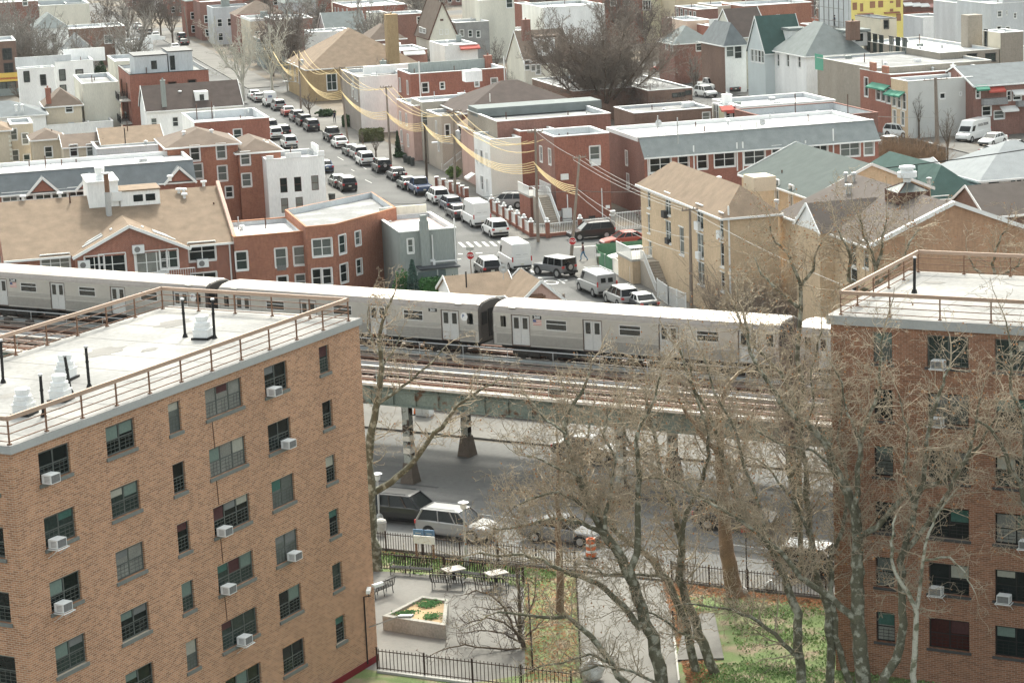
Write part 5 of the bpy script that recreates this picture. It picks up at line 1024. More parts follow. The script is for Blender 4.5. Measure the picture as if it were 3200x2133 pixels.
B('rendered_block', 'pale yellow house with white-framed windows at the top right of the giant tree', 3, (1205, -20), 9, R=(1455, -25), dep=12, wall_=M('pale_yellow_siding', (.62, .58, .42), .85, .06), roof=('flat', ROOFW, .4), ws=(1.1, 1.8), f=((1228, 50), (1250, 50), (1405, 45)))
B('rendered_block', 'wide tan facade cut by the top photo edge at right of centre', 3, (1500, -10), 9, R=(2110, -30), dep=12, wall_=M('sand_stucco', (.58, .50, .36), .85, .06), roof=('flat', ROOFW, .4))
B('brick_building', 'curved low dark brown brick building with pale roof behind the giant tree', 3, (560, 842), 4.4, R=(1240, 835), dep=22, wall_=B_BRN, side=B_BRN, roof=('flat', ROOFG, .15))
B('brick_building', 'right wing of the low dark brown brick building with strip windows', 3, (1250, 838), 4.42, R=(1655, 760), dep=22, wall_=B_BRN, side=B_BRN, roof=('flat', ROOFG, .15), ws=(50, 34), frame=DTRIM, f=((1500, 875), (1560, 868), (1620, 850)))
B('brick_building', 'low dark brown shed building in the hollow right of the giant tree trunk', 3, (1125, 1045), 4.2, R=(1838, 990), dep=9, wall_=B_BRN, roof=('flat', ROOFG, .3), f=((1785, 1075, 1, 1.2),), ex=(('hvac', 1600, 1000), ('hvac', 1640, 990)))
B('small_house', 'cream house with brown gable roof and white dormer left of the giant tree', 3, (120, 580), 6, R=(560, 565), dep=11, wall_=CRM, roof=('gx', SH_MID, 4.6), ws=(.8, 1.5), f=((140, 600), (200, 610), (240, 640)), ex=(('box', 'dormer', 2.4, 5.2, 1.0, 4.5, 6.5, 9.6, WHT), ('box', 'dormer_roof', 2.2, 5.4, .8, 4.6, 9.61, 9.9, SH_MID), ('box', 'dormer_window', 3.2, 4.2, .96, .998, 7.4, 9.0, GL[0]), ('chim', 215, 400, 1.2, 2.5, B_DRED, 4.0)))
B('brick_house', 'brick house with broad grey-green hip roof and brick chimney right of the giant tree', 3, (1490, 408), 6.5, R=(1835, 388), Bk=(1345, 320), wall_=B_DRED, side=B_DRED, roof=('hip', SH_GG, 2.6), ws=(1.4, 1.5), f=((1730, 425),), l=((1425, 415, 1.0), (1470, 430, 1.0)), ex=(('chim', 1425, 330, 1.3, 2.8, B_DRED, .8),))
B('rendered_house', 'pink-beige blank wall house behind the grey-green hip roof', 3, (1605, 198), 8.6, R=(1820, 205), dep=11, wall_=M('pink_beige_stucco', (.62, .47, .37), .85, .06), roof=('flat', ROOFW, .4))
B('brick_house', 'narrow brick house with small green front gable', 3, (2022, 280), 7.8, w=6, Bk=(1893, 262), wall_=B_RED, side=B_RED, roof=('gx', SH_GRN, 2.4), ws=(1.2, 1.9), l=((1930, 322), (1975, 320)))
B('brick_house', 'narrow brick house front with white cornice left of the green gable house', 3, (1815, 245), 8, R=(1890, 242), dep=9, wall_=B_RED, roof=('flat', ROOFW, .4), ws=(1.2, 2.2), f=((1838, 320),), ex=(('box', 'white_cornice', -.1, 3.6, -.25, -.003, 7.0, 9.2, WHT), ('awn', 1870, 420, 5, PNK_AWN)))
B('brick_row_building', 'brick row with dark flat roof and window row beside the pole at upper right', 3, (1700, 92), 8, R=(1892, 70), Bk=(1495, 80), wall_=B_DRED, side=B_DRED, roof=('flat', ROOFW, .4), ws=(1.3, 1.8), l=((1520, 120), (1560, 128), (1600, 140), (1640, 150), (1680, 155)))
B('rendered_house', 'beige block left of the bright orange brick building', 3, (1895, 62), 8, R=(2120, 55), dep=12, wall_=M('light_beige_stucco', (.60, .54, .44), .85, .06), roof=('flat', ROOFW, .4))
B('brick_building', 'bright orange-red brick building with white roof at the upper right', 3, (2128, 62), 8.2, R=(4, 402, 88), dep=12, wall_=B_ORG, side=B_ORG, roof=('flat', ROOFW, .5), ws=(18, 42), f=((2185, 150), (2225, 152), (2268, 160), (92, 158, 32, 42, 4), (205, 155, 26, 42, 4)))
B('victorian_house', 'old house with white curved porch balcony and dark roof, left of the white gabled house', 3, (1955, 425), 7.4, R=(2150, 420), dep=11, wall_=WHT, side=B_BRN, roof=('hip', SH_GRY, 3.4), ws=(1.2, 2.0), f=((2005, 465), (2080, 480)), cat='house')
B('victorian_house', 'old house with tall white front gable and green roof', 3, (2325, 472), 7.4, R=(4, 330, 440), Bk=(2165, 440), wall_=M('pale_blue_siding', (.55, .60, .60), .85, .05), roof=('gx', SH_GRN, 5.0), ws=(1.2, 1.8), l=((2210, 510), (2245, 515), (2275, 520), (2305, 525)), cat='house')
B('victorian_house', 'old house with steep dark brown roof between the two porch houses', 3, (2050, 335), 8.4, R=(2353, 330), dep=10, wall_=CRM, roof=('gx', SH_BRN, 4.0), cat='house')
B('porch_house', 'low grey-green porch with small white awnings below the white gabled house', 3, (2080, 600), 3.6, R=(4, 40, 590), dep=4, wall_=LGR, roof=('hip', SH_GG, 1.0), ws=(.9, 1.3), f=((2160, 660), (2250, 660)), ex=(('awn', 2065, 620, 1.6, WHT_AWN), ('awn', 2215, 650, 2, WHT_AWN)), cat='porch')
def porch():
    o = P(*K(3, 1885, 690), 0); t = thing('curved_porch', 'curved white balustrade balcony on brown porch posts', 'porch', (o.x, o.y, 0), radians(-GA))
    m = MB(); m.box(0, 7, 0, 3.2, 3.4, 3.6); m.build('deck', WHT, t); m = MB(); m.box(.2, 6.8, .1, 3.2, 0, .9); m.build('base', GRY, t)
    for x in (.3, 3.5, 6.7): m = MB(); m.box(x-.2, x+.2, .1, .5, .9, 3.4); m.build('post', WHT if x < 5 else BRTRIM, t)
    m = MB(); m.box(0, 7, 0, .1, 4.4, 4.5); k = .1
    while k < 7: m.box(k-.05, k+.05, .02, .08, 3.6, 4.4); k += .35
    m.build('balustrade', TRIM, t)
porch()
B('brick_row_building', 'long brick row with grey mansard front and white roof before the giant tree', 3, (1215, 1452), 6.3, R=(4, 1015, 1274), dep=13, wall_=B_RED, side=B_DRED, roof=('mans', M('light_grey_shingle', (.24, .26, .255), .95, .14, 3), 1.95, 1.5), ws=(1.05, 1.65),
  f=((1363, 1512, 2.3, 1.6), (1577, 1497), (1750, 1482), (1955, 1462, 2.3, 1.6), (2230, 1440, 2.3, 1.6), (78, 1405, 1, 1.5, 4), (262, 1410, 1, 1.6, 4), (450, 1400, 2.4, 1.6, 4), (755, 1368, 2.2, 1.6, 4), (928, 1357, 1.1, 1.6, 4), (1360, 330, 2.3, 1.6, 7), (1560, 320, 1, 1.6, 7)), l=((1055, 1452, .7, 1.5), (1068, 340, .7, 1.5, 7)),
  ex=(('vent', 1480, 1270, 0, 0, 0, 1.5), ('vent', 1600, 1265, 0, 0, 0, 1.5), ('vent', 1415, 1255, 0, 0, 0, 1.5), ('pipe', 1345, 1290, 2.6, STEEL, 0, 1.5), ('pipe', 1525, 1290, 2.4, STEEL, 0, 1.5), ('vent', 2150, 1215, 0, 0, 0, 1.5), ('dish', 2300, 1175, 0, 0, 0, 1.5), ('dish', 1345, 1180, 0, 0, 0, 1.5), ('pipe', 2250, 1220, 1.2, STEEL, 0, 1.5), ('pipe', 2100, 1215, .8, STEEL, 0, 1.5),
      ('fbox', 'downpipe', 1250, 1560, .1, 3, .1, TRIM), ('fbox', 'downpipe', 2068, 1440, .12, 3, .1, TRIM), ('fbox', 'downpipe', 2122, 1435, .12, 3, .1, TRIM), ('fbox', 'downpipe', 1670, 1470, .12, 3, .1, TRIM), ('fbox', 'downpipe', 345, 1420, .12, 3, .1, TRIM, 4), ('fbox', 'downpipe', 600, 1400, .12, 5, .1, TRIM, 4)))
B('white_building', 'long low white building with bright roof in front of the big school roof', 3, (2105, 985), 4.6, R=(4, 618, 842), dep=11, wall_=WHT, roof=('flat', ROOFW, .5), ex=(('box', 'end_parapet', 27, 29, 2, 6, 4.7, 5.3, WHT),))
B('small_house', 'pale yellow house end with white front, red awnings and dark windows', 3, (1948, 985), 4.5, R=(2103, 978), Bk=(1842, 925), wall_=WHT, side=M('butter_yellow_stucco', (.64, .60, .42), .85, .06), roof=('flat', ROOFW, .2), ws=(.8, 1.9), f=((1995, 1065), (2035, 1085), (2080, 1070)), l=((1865, 1020, .9, 2), (1888, 1030, .9, 2)), ex=(('awn', 1965, 1003, 1.8, RED_AWN), ('awn', 2015, 1017, 1.8, RED_AWN), ('chim', 1970, 960, 1.1, 1.6, WHT)))
B('brick_building', 'dark brick building with worn grey roof and pale inner parapet behind the mansard row', 4, (60, 1110), 7.4, R=(1012, 1030), dep=13, wall_=B_DRED, side=B_DRED, roof=('flat', ROOFG, .9, B_DRED), ex=(('pipe', 252, 1060, 2.5), ('pipe', 793, 1020, 2.0)))
# school group
B('school_building', 'large flat-roofed greige brick hall with pale parapet rim in the right background', 4, (980, 632), 8.2, R=(2052, 574), Bk=(452, 525), wall_=B_GRY, side=B_GRY, roof=('flat', ROOFG, .25, M('pale_parapet_rim', (.62, .60, .55), .8, .06)), ex=(('lbox', 'green_mural', 470, 572, 3, 2.2, .02, M('mural_green', (.12, .35, .25), .8, .1)), ('vent', 1080, 610)), cat='school')
B('school_building', 'greige brick school wing with tall window pairs and white roof', 4, (1580, 492), 8.8, R=(2125, 432), Bk=(882, 290), wall_=B_GRY, side=B_GRY, frame=DTRIM, style='sill', roof=('flat', ROOFW, .3, M('pale_parapet_rim')), ws=(1.5, 2.6), f=((1875, 515, 95, 35), (2045, 528, 98, 68)), l=((922, 382), (980, 397), (1037, 410), (1130, 422), (1190, 430), (1250, 438), (840, 365)), ex=(('box', 'boiler_chimney', 8, 10.2, 8, 10.2, 8.3, 13, B_GRY),), cat='school')
B('school_building', 'taller greige stair block at the left end of the school wing', 4, (1037, 178), 11.5, R=(1182, 168), Bk=(800, 168), wall_=M('buff_render', (.55, .50, .40), .85, .08), roof=('flat', ROOFG, .3, DTRIM), ws=(38, 72), frame=DTRIM, f=((1087, 225),), cat='school')
B('school_building', 'taller greige stair block at the right end of the school roof', 4, (2138, 306), 11, R=(2347, 300), Bk=(1975, 290), wall_=B_GRY, side=M('buff_render'), roof=('flat', ROOFW, .3), ws=(.9, 2.6), frame=DTRIM, l=((2002, 360),), cat='school')
B('construction_building', 'building wrapped in yellow sheathing with brown window boards and brick ledges at top right', 4, (762, -95), 15, R=(1240, -100), Bk=(460, -150), wall_=YEL, side=M('grey_white_panels', (.55, .57, .58), .85, .1), roof=('flat', ROOFW, .5), style='plain', frame=BRTRIM, ws=(1.8, 2.8), f=(),
  ex=tuple(('fbox', 'window_board', x, y, a, b, .05, M('brown_board', (.32, .17, .10), .9, .12)) for x, y, a, b in ((797, 60, 40, 68), (860, 70, 28, 75), (960, 45, 48, 60), (1035, 40, 45, 60), (1197, 35, 42, 68), (1135, 95, 30, 26), (1200, 160, 42, 68), (1135, 20, 30, 20)))+(('fbox', 'brick_ledge', 888, 130, 138, 13, .6, B_ORG), ('fbox', 'brick_ledge', 1133, 117, 135, 13, .6, B_ORG)))
B('white_building', 'low white windowless building right of the yellow construction building', 4, (1425, 165), 6, R=(1667, 148), Bk=(1242, 132), wall_=WHT, side=LGR, roof=('flat', ROOFG, .3))
t = B('brick_row_building', 'brick row with a line of faded red porch awnings at the top right', 4, (1240, 5), 7, R=(1805, -10), dep=10, wall_=B_DRED, roof=('flat', ROOFW, .4), ex=tuple(('awn', 1280+i*75, 45+i*4, 1.9, WHT_AWN if i < 3 else (PNK_AWN if i % 2 else RED_AWN)) for i in range(7))+(('fbox', 'porch_wall', 1520, 120, 560, 40, .8, B_RED),))
B('rendered_block', 'pale grey block with two small windows right of the red porch awnings', 4, (1808, 40), 10.5, R=(2045, 55), dep=12, wall_=LGR, roof=('flat', ROOFW, .4), ws=(30, 34), f=((1888, 207), (1990, 215)))
B('rendered_block', 'pale grey stucco building with shaped parapet at the right photo edge', 4, (2050, 40), 12, R=(2353, 30), dep=12, wall_=LGR, roof=('flat', ROOFW, .4), ws=(40, 55), f=((2130, 130), (2195, 118, 10, 38), (2272, 145, 24, 45), (2125, 258, 40, 30), (2205, 262, 40, 28)), ex=(('box', 'shaped_parapet', 2, 9, 0, .3, 12.09, 13.2, LGR),))
B('brick_building', 'red brick building with small white roof and chimney between dark roofs at upper right', 4, (440, 242), 8.4, R=(690, 218), Bk=(298, 195), wall_=B_RED, side=B_RED, roof=('flat', ROOFW, .4), ex=(('chim', 330, 225, .8, 1.2, B_RED), ('chim', 505, 235, 1.8, 2.6, B_BRN)))
B('victorian_house', 'large white house with big grey hip roof and two white dormers beside the school', 4, (350, 522), 7.4, R=(905, 472), Bk=(50, 492), wall_=WHT, roof=('hip', SH_GG, 4.4), ws=(1.0, 1.8), l=((95, 555), (185, 560), (290, 565)), ex=(('box', 'dormer', 7.2, 10.6, 2.2, 5, 8.2, 10.2, WHT), ('box', 'dormer_roof', 6.9, 10.9, 1.9, 6, 10.21, 10.6, SH_GG), ('box', 'dormer_window', 8.6, 9.8, 2.16, 2.198, 8.9, 10, GL[0]), ('box', 'dormer', 2.2, 4.6, 12, 15, 8.2, 10.2, WHT), ('box', 'dormer_roof', 2.0, 5, 11.7, 15.3, 10.21, 10.6, SH_GG), ('chim', 780, 330, 1.6, 2.0, B_BRN, 2.5)), cat='house')
B('brick_row_building', 'buff brick row with white side wall and small dark awnings on the side street', 4, (1285, 752), 7.4, R=(1882, 722), Bk=(1130, 702), wall_=M('off_white_siding', (.56, .56, .53), .85, .06), side=B_BUF, roof=('flat', ROOFW, .4), ws=(1.4, 1.7), f=((1605, 882, 46, 52), (1770, 862, 14, 26)), l=((1160, 905, 1.1, 2), (1205, 922, 1.1, 2), (1253, 935, 1.1, 2), (1165, 1075, 1., 1.8), (1240, 1090, 1, 1.8)), ex=(('hvac', 1775, 710), ('chim', 1830, 700, .5, 1.6, WHT), ('lawn', 1140, 855, 1.5, GRN_AWN), ('lawn', 1187, 865, 1.5, GRN_AWN), ('lawn', 1240, 872, 1.5, GRN_AWN)))
B('brick_row_building', 'red brick row with small brick gables and green curved awnings on the side street', 4, (1128, 690), 7.8, w=14, Bk=(845, 622), wall_=B_RED, side=B_RED, roof=('flat', ROOFW, .4), ws=(1.3, 2.), l=((905, 800, 1.2, 2.5), (1015, 850), (1060, 862), (1110, 878)), ex=(('lawn', 985, 790, 2, GRN_AWN), ('lawn', 1040, 800, 2, GRN_AWN), ('lawn', 1095, 812, 2, GRN_AWN), ('box', 'brick_gable', -.1, .25, 1, 2.6, 7.9, 8.8, B_ORG), ('box', 'brick_gable', -.1, .25, 5, 6.6, 7.9, 9.0, B_ORG)))
t = B('brick_row_building', 'brick row with green, red and white awnings over balconies at the right photo edge', 4, (1888, 785), 6.6, w=17, dep=11, wall_=B_DRED, roof=('gx', SH_GRY, 2.0), ws=(2.4, 1.7), f=((1930, 865, 30, 70), (2215, 880, 30, 85), (2010, 1020, 80, 85), (2125, 1055, 90, 75), (2290, 890, 70, 60)), ex=(('awn', 1955, 812, 1.8, GRN_AWN), ('awn', 2085, 828, 2.3, RED_AWN), ('awn', 2305, 855, 2, WHT_AWN), ('awn', 2205, 1005, 2.3, WHT_AWN), ('fbox', 'balcony', 2070, 930, 220, 60, .8, M('balcony_rail_grey', (.25, .25, .25), .7, .2)), ('fbox', 'balcony', 2325, 950, 100, 50, .8, M('balcony_rail_grey'))))
B('white_house', 'white flat-roofed house with tall narrow windows at the right photo edge', 4, (2250, 462), 7.5, w=10, Bk=(2118, 440), wall_=WHT, roof=('flat', ROOFW, .4), ws=(1.0, 2.2), l=((2140, 550), (2195, 557), (2228, 560, .5, 1.4)))
# near right group
def tan_block():
    t = B('brick_house', 'buff brick three-storey house with tan hip roof and white-railed stair, right of the crossing', 7, (1945, 680), 8.5, R=(8, 90, 640), Bk=(1180, 392), wall_=B_BUF, side=B_BUF, roof=('hip', SH_TAN, 2.2), ws=(1.3, 1.9), style='sill',
      l=((1433, 550, 1.5, 1.9), (1258, 500, .8, 1.7), (1258, 730, .7, 1.7), (1270, 960, .8, 1.3), (1437, 808, 1.5, 1.9), (1727, 668, 1.6, 2.0), (1925, 745, .9, 2), (1732, 932, 1.6, 2.), (1932, 1015, .9, 2), (1740, 1190, 1.6, 1.9), (1938, 1265, .9, 1.6), (1560, 890, 1.2, 2.4)),
      ex=(('lbox', 'through_wall_unit', 1720, 752, 1, .7, .3, ACW), ('lbox', 'through_wall_unit', 1920, 835, .7, .7, .3, ACW), ('lbox', 'through_wall_unit', 1422, 643, .8, .6, .4, DTRIM), ('lbox', 'through_wall_unit', 1730, 1022, .9, .6, .3, ACW), ('lbox', 'through_wall_unit', 1435, 890, .8, .5, .2, DTRIM),
          ('fbox', 'downpipe', 1997, 1020, .12, 8, .1, TRIM), ('box', 'roof_box', 6, 8, 9, 11.5, 9, 10.2, M('buff_render')), ('vent', 2170, 500, 0, 0, 0, .9), ('vent', 1950, 350, 0, 0, 0, 1.)))
    return t
tan_block()
B('brick_house', 'buff brick house with muted green-grey roof behind the tan-roofed house', 8, (400, 482), 8.2, w=11, Bk=(7, 2110, 272), wall_=B_BUF, side=B_BUF, roof=('gy', M('muted_green_shingle', (.085, .102, .096), .95, .12, 3), 2.4), ws=(.8, 2), l=((85, 432), (215, 485)), ex=(('pipe', 130, 330, .9), ('pipe', 230, 300, 1.2), ('pipe', 335, 245, 1.3)))
def brown_gable():
    h = 8.4; F = P(*K(8, 955, 935), h); Bk = P(*K(8, 0, 632), h); dep = (Bk-F).dot(ga); o = Vector((F.x, F.y, 0)); A = PL(*K(8, 1700, 552), o, ga); half = (A-o).dot(gb); rise = A.z-h; w = 2*half; print('brown gable', w, dep, rise)
    FOOT.append(('brown gable', o.dot(gb), o.dot(ga), w, dep, h))
    t = thing('brick_house', 'large brick house with grey-brown gable roof, white cross gable and broad brick gable end', 'building', o, radians(-GA))
    m = MB(); wall(m, (0, 0, 0), (1, 0, 0), w, 0, h, [], (0, 1, 0)); m.add([(0, 0, h), (w, 0, h), (half, 0, h+rise)], [(0, 1, 2)]); m.add([(0, dep, h), (w, dep, h), (half, dep, h+rise)], [(2, 1, 0)]); wall(m, (w, 0, 0), (0, 1, 0), dep, 0, h, [], (-1, 0, 0)); wall(m, (w, dep, 0), (-1, 0, 0), w, 0, h, [], (0, -1, 0))
    ops = []
    for x, y, a, b in ((145, 760, .9, 1.9), (290, 800, 1.4, 1.9), (145, 1010, .9, 1.8), (290, 1060, 1.3, 1.8), (430, 900, 1.2, 1.6), (430, 1150, 1.2, 1.8), (780, 1000, 1.3, 2.0), (900, 1020, 1, 2.), (790, 1250, 1.3, 1.8), (150, 1330, 1, 1.8)):
        p = PL(*K(8, x, y), o, gb); ops.append(((p-o).dot(ga), p.z, a, b))
    ops = [q for q in ops if 0.8 < q[0] < dep-.8 and q[1] > 1.2]
    m2 = MB(); wall(m2, (0, dep, 0), (0, -1, 0), dep, 0, h, [(dep-y-a/2, dep-y+a/2, z-b/2, z+b/2) for y, z, a, b in ops], (1, 0, 0))
    m.build('front_gable_wall', brick('brick_gable_mix', (.42, .25, .15), (.34, .19, .115), (.4, .3, .22)), t); m2.build('side_wall', B_BUF, t)
    for y, z, a, b in ops: put_window(t, (0, y, z), -pi/2, a, b, 'sill', TRIM, None, .08)
    m = MB(); m.add([(-.35, -.1, h-.1), (half, -.1, h+rise+.05), (half, dep, h+rise+.05), (-.35, dep, h-.1), (w+.35, -.1, h-.1), (w+.35, dep, h-.1)], [(0, 1, 2, 3), (1, 4, 5, 2)])
    # cross gable
    yy = dep*.52; a0, a1 = yy-2.4, yy+2.4; k = rise/half; gz = h+1.9; m.add([(-1.3, a0-.3, h-.05), (-1.3, yy, gz+.1), (1.9/k, yy, gz+.1), (0, a0-.3, h-.0), (-1.3, a1+.3, h-.05), (0, a1+.3, h)], [(0, 1, 2, 3), (1, 4, 5, 2)])
    m.build('roof', M('grey_brown_shingle', (.105, .088, .078), .95, .14, 3), t)
    g = MB(); g.add([(-1.2, a0, 0), (-1.2, a1, 0), (-1.2, a1, h), (-1.2, a0, h), (0, a0, 0), (0, a1, 0), (0, a0, h), (0, a1, h)], [(1, 0, 3, 2), (0, 4, 6, 3), (5, 1, 2, 7)]); g.build('cross_bay', B_BUF, t)
    g = MB(); g.add([(-1.21, a0, h), (-1.21, a1, h), (-1.21, yy, gz)], [(1, 0, 2)]); g.build('white_gable_face', WHT, t)
    g = MB(); g.bar((-1.32, a0-.35, h-.1), (-1.32, yy, gz+.05), .08, .25); g.bar((-1.32, a1+.35, h-.1), (-1.32, yy, gz+.05), .08, .25); g.build('cross_gable_trim', TRIM, t)
    g = MB(); g.bar((-.4, -.12, h-.05), (half, -.12, h+rise+.12), .35, .3); g.bar((w+.4, -.12, h-.05), (half, -.12, h+rise+.12), .35, .3); g.build('gable_coping', TRIM, t)
    g = MB(); g.box(-.45, -.36, .1, dep, h-.24, h-.08); g.build('gutter', TRIM, t)
    def rp(x, y):
        c0 = Vector((0, 0, HC)); d = ray(*K(8, x, y)); n = (Vector((0, 0, 1))-gb*k).normalized(); q = o+Vector((0, 0, h)); tt = (q-c0).dot(n)/d.dot(n); p = c0+d*tt; return (p-o).dot(gb), (p-o).dot(ga), p.z
    p = rp(1280, 480); g = MB(); b = 1.3
    g.add([(p[0]-b, p[1]-b, p[2]-.4), (p[0]+b, p[1]-b, p[2]-.1), (p[0]+b, p[1]+b, p[2]-.1), (p[0]-b, p[1]+b, p[2]-.4)]+[(p[0]+sx*b, p[1]+sy*b, p[2]+.5) for sx, sy in ((-1, -1), (1, -1), (1, 1), (-1, 1))], [(0, 1, 5, 4), (1, 2, 6, 5), (2, 3, 7, 6), (3, 0, 4, 7)])
    g.build('skylight_curb', BRTRIM, t); g = MB(); tp = (p[0], p[1], p[2]+1.2); cs = [(p[0]+sx*b, p[1]+sy*b, p[2]+.5) for sx, sy in ((-1, -1), (1, -1), (1, 1), (-1, 1))]; g.add(cs+[tp], [(0, 1, 4), (1, 2, 4), (2, 3, 4), (3, 0, 4)]); g.build('skylight_glass', GL[3], t)
    g = MB(); 
    for q in cs: g.tube(q, tp, .06)
    g.build('skylight_ribs', BRTRIM, t)
    g = MB(); g.lathe([(.3, p[2]+1.1), (.3, p[2]+1.4), (.75, p[2]+1.5), (.75, p[2]+1.9), (.5, p[2]+1.95), (.5, p[2]+2.15), (.65, p[2]+2.2), (.6, p[2]+2.35)], 16, (p[0], p[1])); g.build('exhaust_fan', ACW, t)
    for x, y in ((715, 350), (728, 460), (757, 460), (790, 350), (80, 600)): 
        p = rp(x, y); g = MB(); g.lathe([(.12, p[2]-.2), (.12, p[2]+.6), (.24, p[2]+.62), (.2, p[2]+.8)], 10, (p[0], p[1])); g.build('roof_vent', STEEL, t)
brown_gable()
B('brick_house', 'brick house with dark teal hip roof in the right middle ground', 8, (1455, 515), 6.2, R=(1982, 468), dep=17, wall_=B_RED, roof=('hip', SH_GRN, 2.6), ws=(1.6, 1.3), f=((1580, 548), (1830, 535, 2.4, 1.3)), ex=(('pipe', 995, 350, 1.3, SH_GRN, 0, 1.5), ('vent', 1070, 400, 0, 0, 0, 1.4), ('vent', 1100, 410, 0, 0, 0, 1.4)))
B('white_house', 'white house with pale grey hip roof at the right above the teal roof', 8, (1958, 338), 6.8, w=11, dep=10, wall_=WHT, roof=('hip', M('pale_grey_shingle', (.27, .285, .29), .9, .1, 3), 2.8), ws=(1.2, 1.9), f=((2078, 432), (2282, 402), (2338, 397)), ex=(('box', 'slate_mansard', -5, 0, -.1, 6, 4.2, 6.4, M('dark_slate', (.10, .14, .16), .7, .25, 3)), ('box', 'mansard_wall', -5, -.01, .2, 6, 0, 4.2, B_RED)))
B('small_house', 'low pale roofed house with satellite dish behind the teal roof', 8, (1420, 300), 5.0, R=(1660, 320), dep=8, wall_=WHT, roof=('gx', M('pale_grey_shingle'), 1.2), ex=(('dish', 1550, 270),))
B('garden_shed', 'small shed with dark green roof in the yard behind the mansard row', 8, (845, 232), 2.8, R=(1065, 228), dep=4, wall_=WHT, roof=('hip', M('bright_green_roof', (.05, .16, .10), .8, .12), .8), ws=(1, 1.2), f=((950, 255),), cat='shed')
B('brick_house', 'dark roofed house behind the broad brick gable at the right photo edge', 8, (2000, 650), 7.0, w=14, dep=7, wall_=B_BRN, roof=('gx', M('grey_brown_shingle'), 2.0))
B('white_building', 'low white-roofed garage below the broad brick gable at right', 8, (560, 1300), 3.6, w=7, dep=4, wall_=LGR, roof=('flat', ROOFW, .3))
B('white_building', 'low grey-roofed garage between the train and the right apartment roof', 8, (1480, 1190), 4.0, w=16, dep=5, wall_=WHT, roof=('flat', ROOFG, .3))
B('small_house', 'small house with tan shingle roof right behind the train, left wing', 18, (930, 232), 3.6, R=(1500, 260), dep=5.2, wall_=WHT, roof=('gx', SH_TAN, 1.3), ex=(('pipe', 1070, 110, .9, BLK, 0, 1.0), ('dish', 1450, 70, 0, 0, 0, 1.3)))
B('small_house', 'small pink gabled house with white bargeboards behind the train gap', 18, (1560, 262), 3.7, R=(1925, 290), dep=6, wall_=PNK, roof=('gy', SH_TAN, 1.45), trim=TRIM, frame=RUST, ws=(.9, .9), f=((1695, 262),), ex=(('fbox', 'window_hood', 1695, 228, 1.4, .2, .2, RUST),))
for i, (n1, u, v, w, d, h) in enumerate(FOOT):
    for n2, u2, v2, w2, d2_, h2 in FOOT[i+1:]:
        ox = min(u+w, u2+w2)-max(u, u2); oy = min(v+d, v2+d2_)-max(v, v2)
        if ox > 1 and oy > 1.5: print('OVERLAP %.1f x %.1f | %s | %s' % (ox, oy, n1[:50], n2[:50]))
    if u < 62.5 and u+w > 45.5 and v > 223: print('ON AVENUE', n1, round(u, 1), round(u+w, 1), round(v))
# ================================================================ trees (bare, early spring)
class Segs:
    def __init__(s): s.a = []; s.b = []; s.ra = []; s.rb = []
    def add(s, a, b, ra, rb):
        d = b-a; d = d/max(np.linalg.norm(d), 1e-6)*min(ra, rb)*.35; s.a.append(a-d); s.b.append(b+d); s.ra.append(ra); s.rb.append(rb)
    def mesh(s, name, mat, n=4):
        A = np.array(s.a, dtype=float); Bq = np.array(s.b, dtype=float); N = len(A)
        if N == 0: return None
        d = Bq-A; d /= np.maximum(np.linalg.norm(d, axis=1), 1e-6)[:, None]
        ref = np.where(np.abs(d[:, 2:3]) < .9, np.array([[0, 0, 1.]]), np.array([[1., 0, 0]])); x = np.cross(d, ref); x /= np.linalg.norm(x, axis=1)[:, None]; y = np.cross(d, x)
        ang = np.arange(n)*2*pi/n; ca, sa = np.cos(ang), np.sin(ang)
        off = x[:, None, :]*ca[None, :, None]+y[:, None, :]*sa[None, :, None]
        V = np.concatenate([A[:, None]+off*np.array(s.ra)[:, None, None], Bq[:, None]+off*np.array(s.rb)[:, None, None]], 1).reshape(-1, 3)
        i = np.arange(n); f = np.stack([i, (i+1) % n, n+(i+1) % n, n+i], 1); F = (np.arange(N)[:, None, None]*2*n+f[None]).reshape(-1, 4)
        me = bpy.data.meshes.new(name); me.vertices.add(len(V)); me.vertices.foreach_set('co', V.ravel()); me.loops.add(F.size); me.loops.foreach_set('vertex_index', F.ravel().astype(np.int32))
        me.polygons.add(len(F)); me.polygons.foreach_set('loop_start', (np.arange(len(F))*4).astype(np.int32)); me.polygons.foreach_set('loop_total', np.full(len(F), 4, np.int32)); me.update(calc_edges=True)
        me.materials.append(mat); me.polygons.foreach_set('use_smooth', np.ones(len(F), bool)); return me
def grow(S_, R, p, d, L, r, lv, par, tips=None):
    """par: list per level (children per metre, child length ratio, spread)"""
    nseg = 4 if lv == 0 else 3 if lv < 3 else 2
    wob = par['wob']; q = p.copy(); dd = d/np.linalg.norm(d); step = L/nseg; rr = r
    dens, ratio, spr = par['lv'][min(lv, len(par['lv'])-1)]
    for i in range(nseg):
        dd = dd+R.normal(0, wob, 3); dd[2] += par['up']; dd /= np.linalg.norm(dd)
        nq = q+dd*step; r2 = max(r*(1-(i+1)/nseg*.65), par['rmin']); S_.add(q, nq, rr, r2)
        if lv < par['max']:
            n = dens*step; k = int(n)+(R.rand() < n-int(n))
            for _ in range(k):
                t = R.rand(); bp = q+(nq-q)*t; sd = R.normal(0, 1, 3); sd -= dd*sd.dot(dd); sd /= np.linalg.norm(sd)
                nd = dd*(1-spr*R.uniform(.7, 1.1))+sd*spr*R.uniform(.8, 1.2); grow(S_, R, bp, nd, L*ratio*R.uniform(.6, 1.2), max(r2*.6, par['rmin']), lv+1, par, tips)
        q, rr = nq, r2
    if tips is not None: tips.append(q)
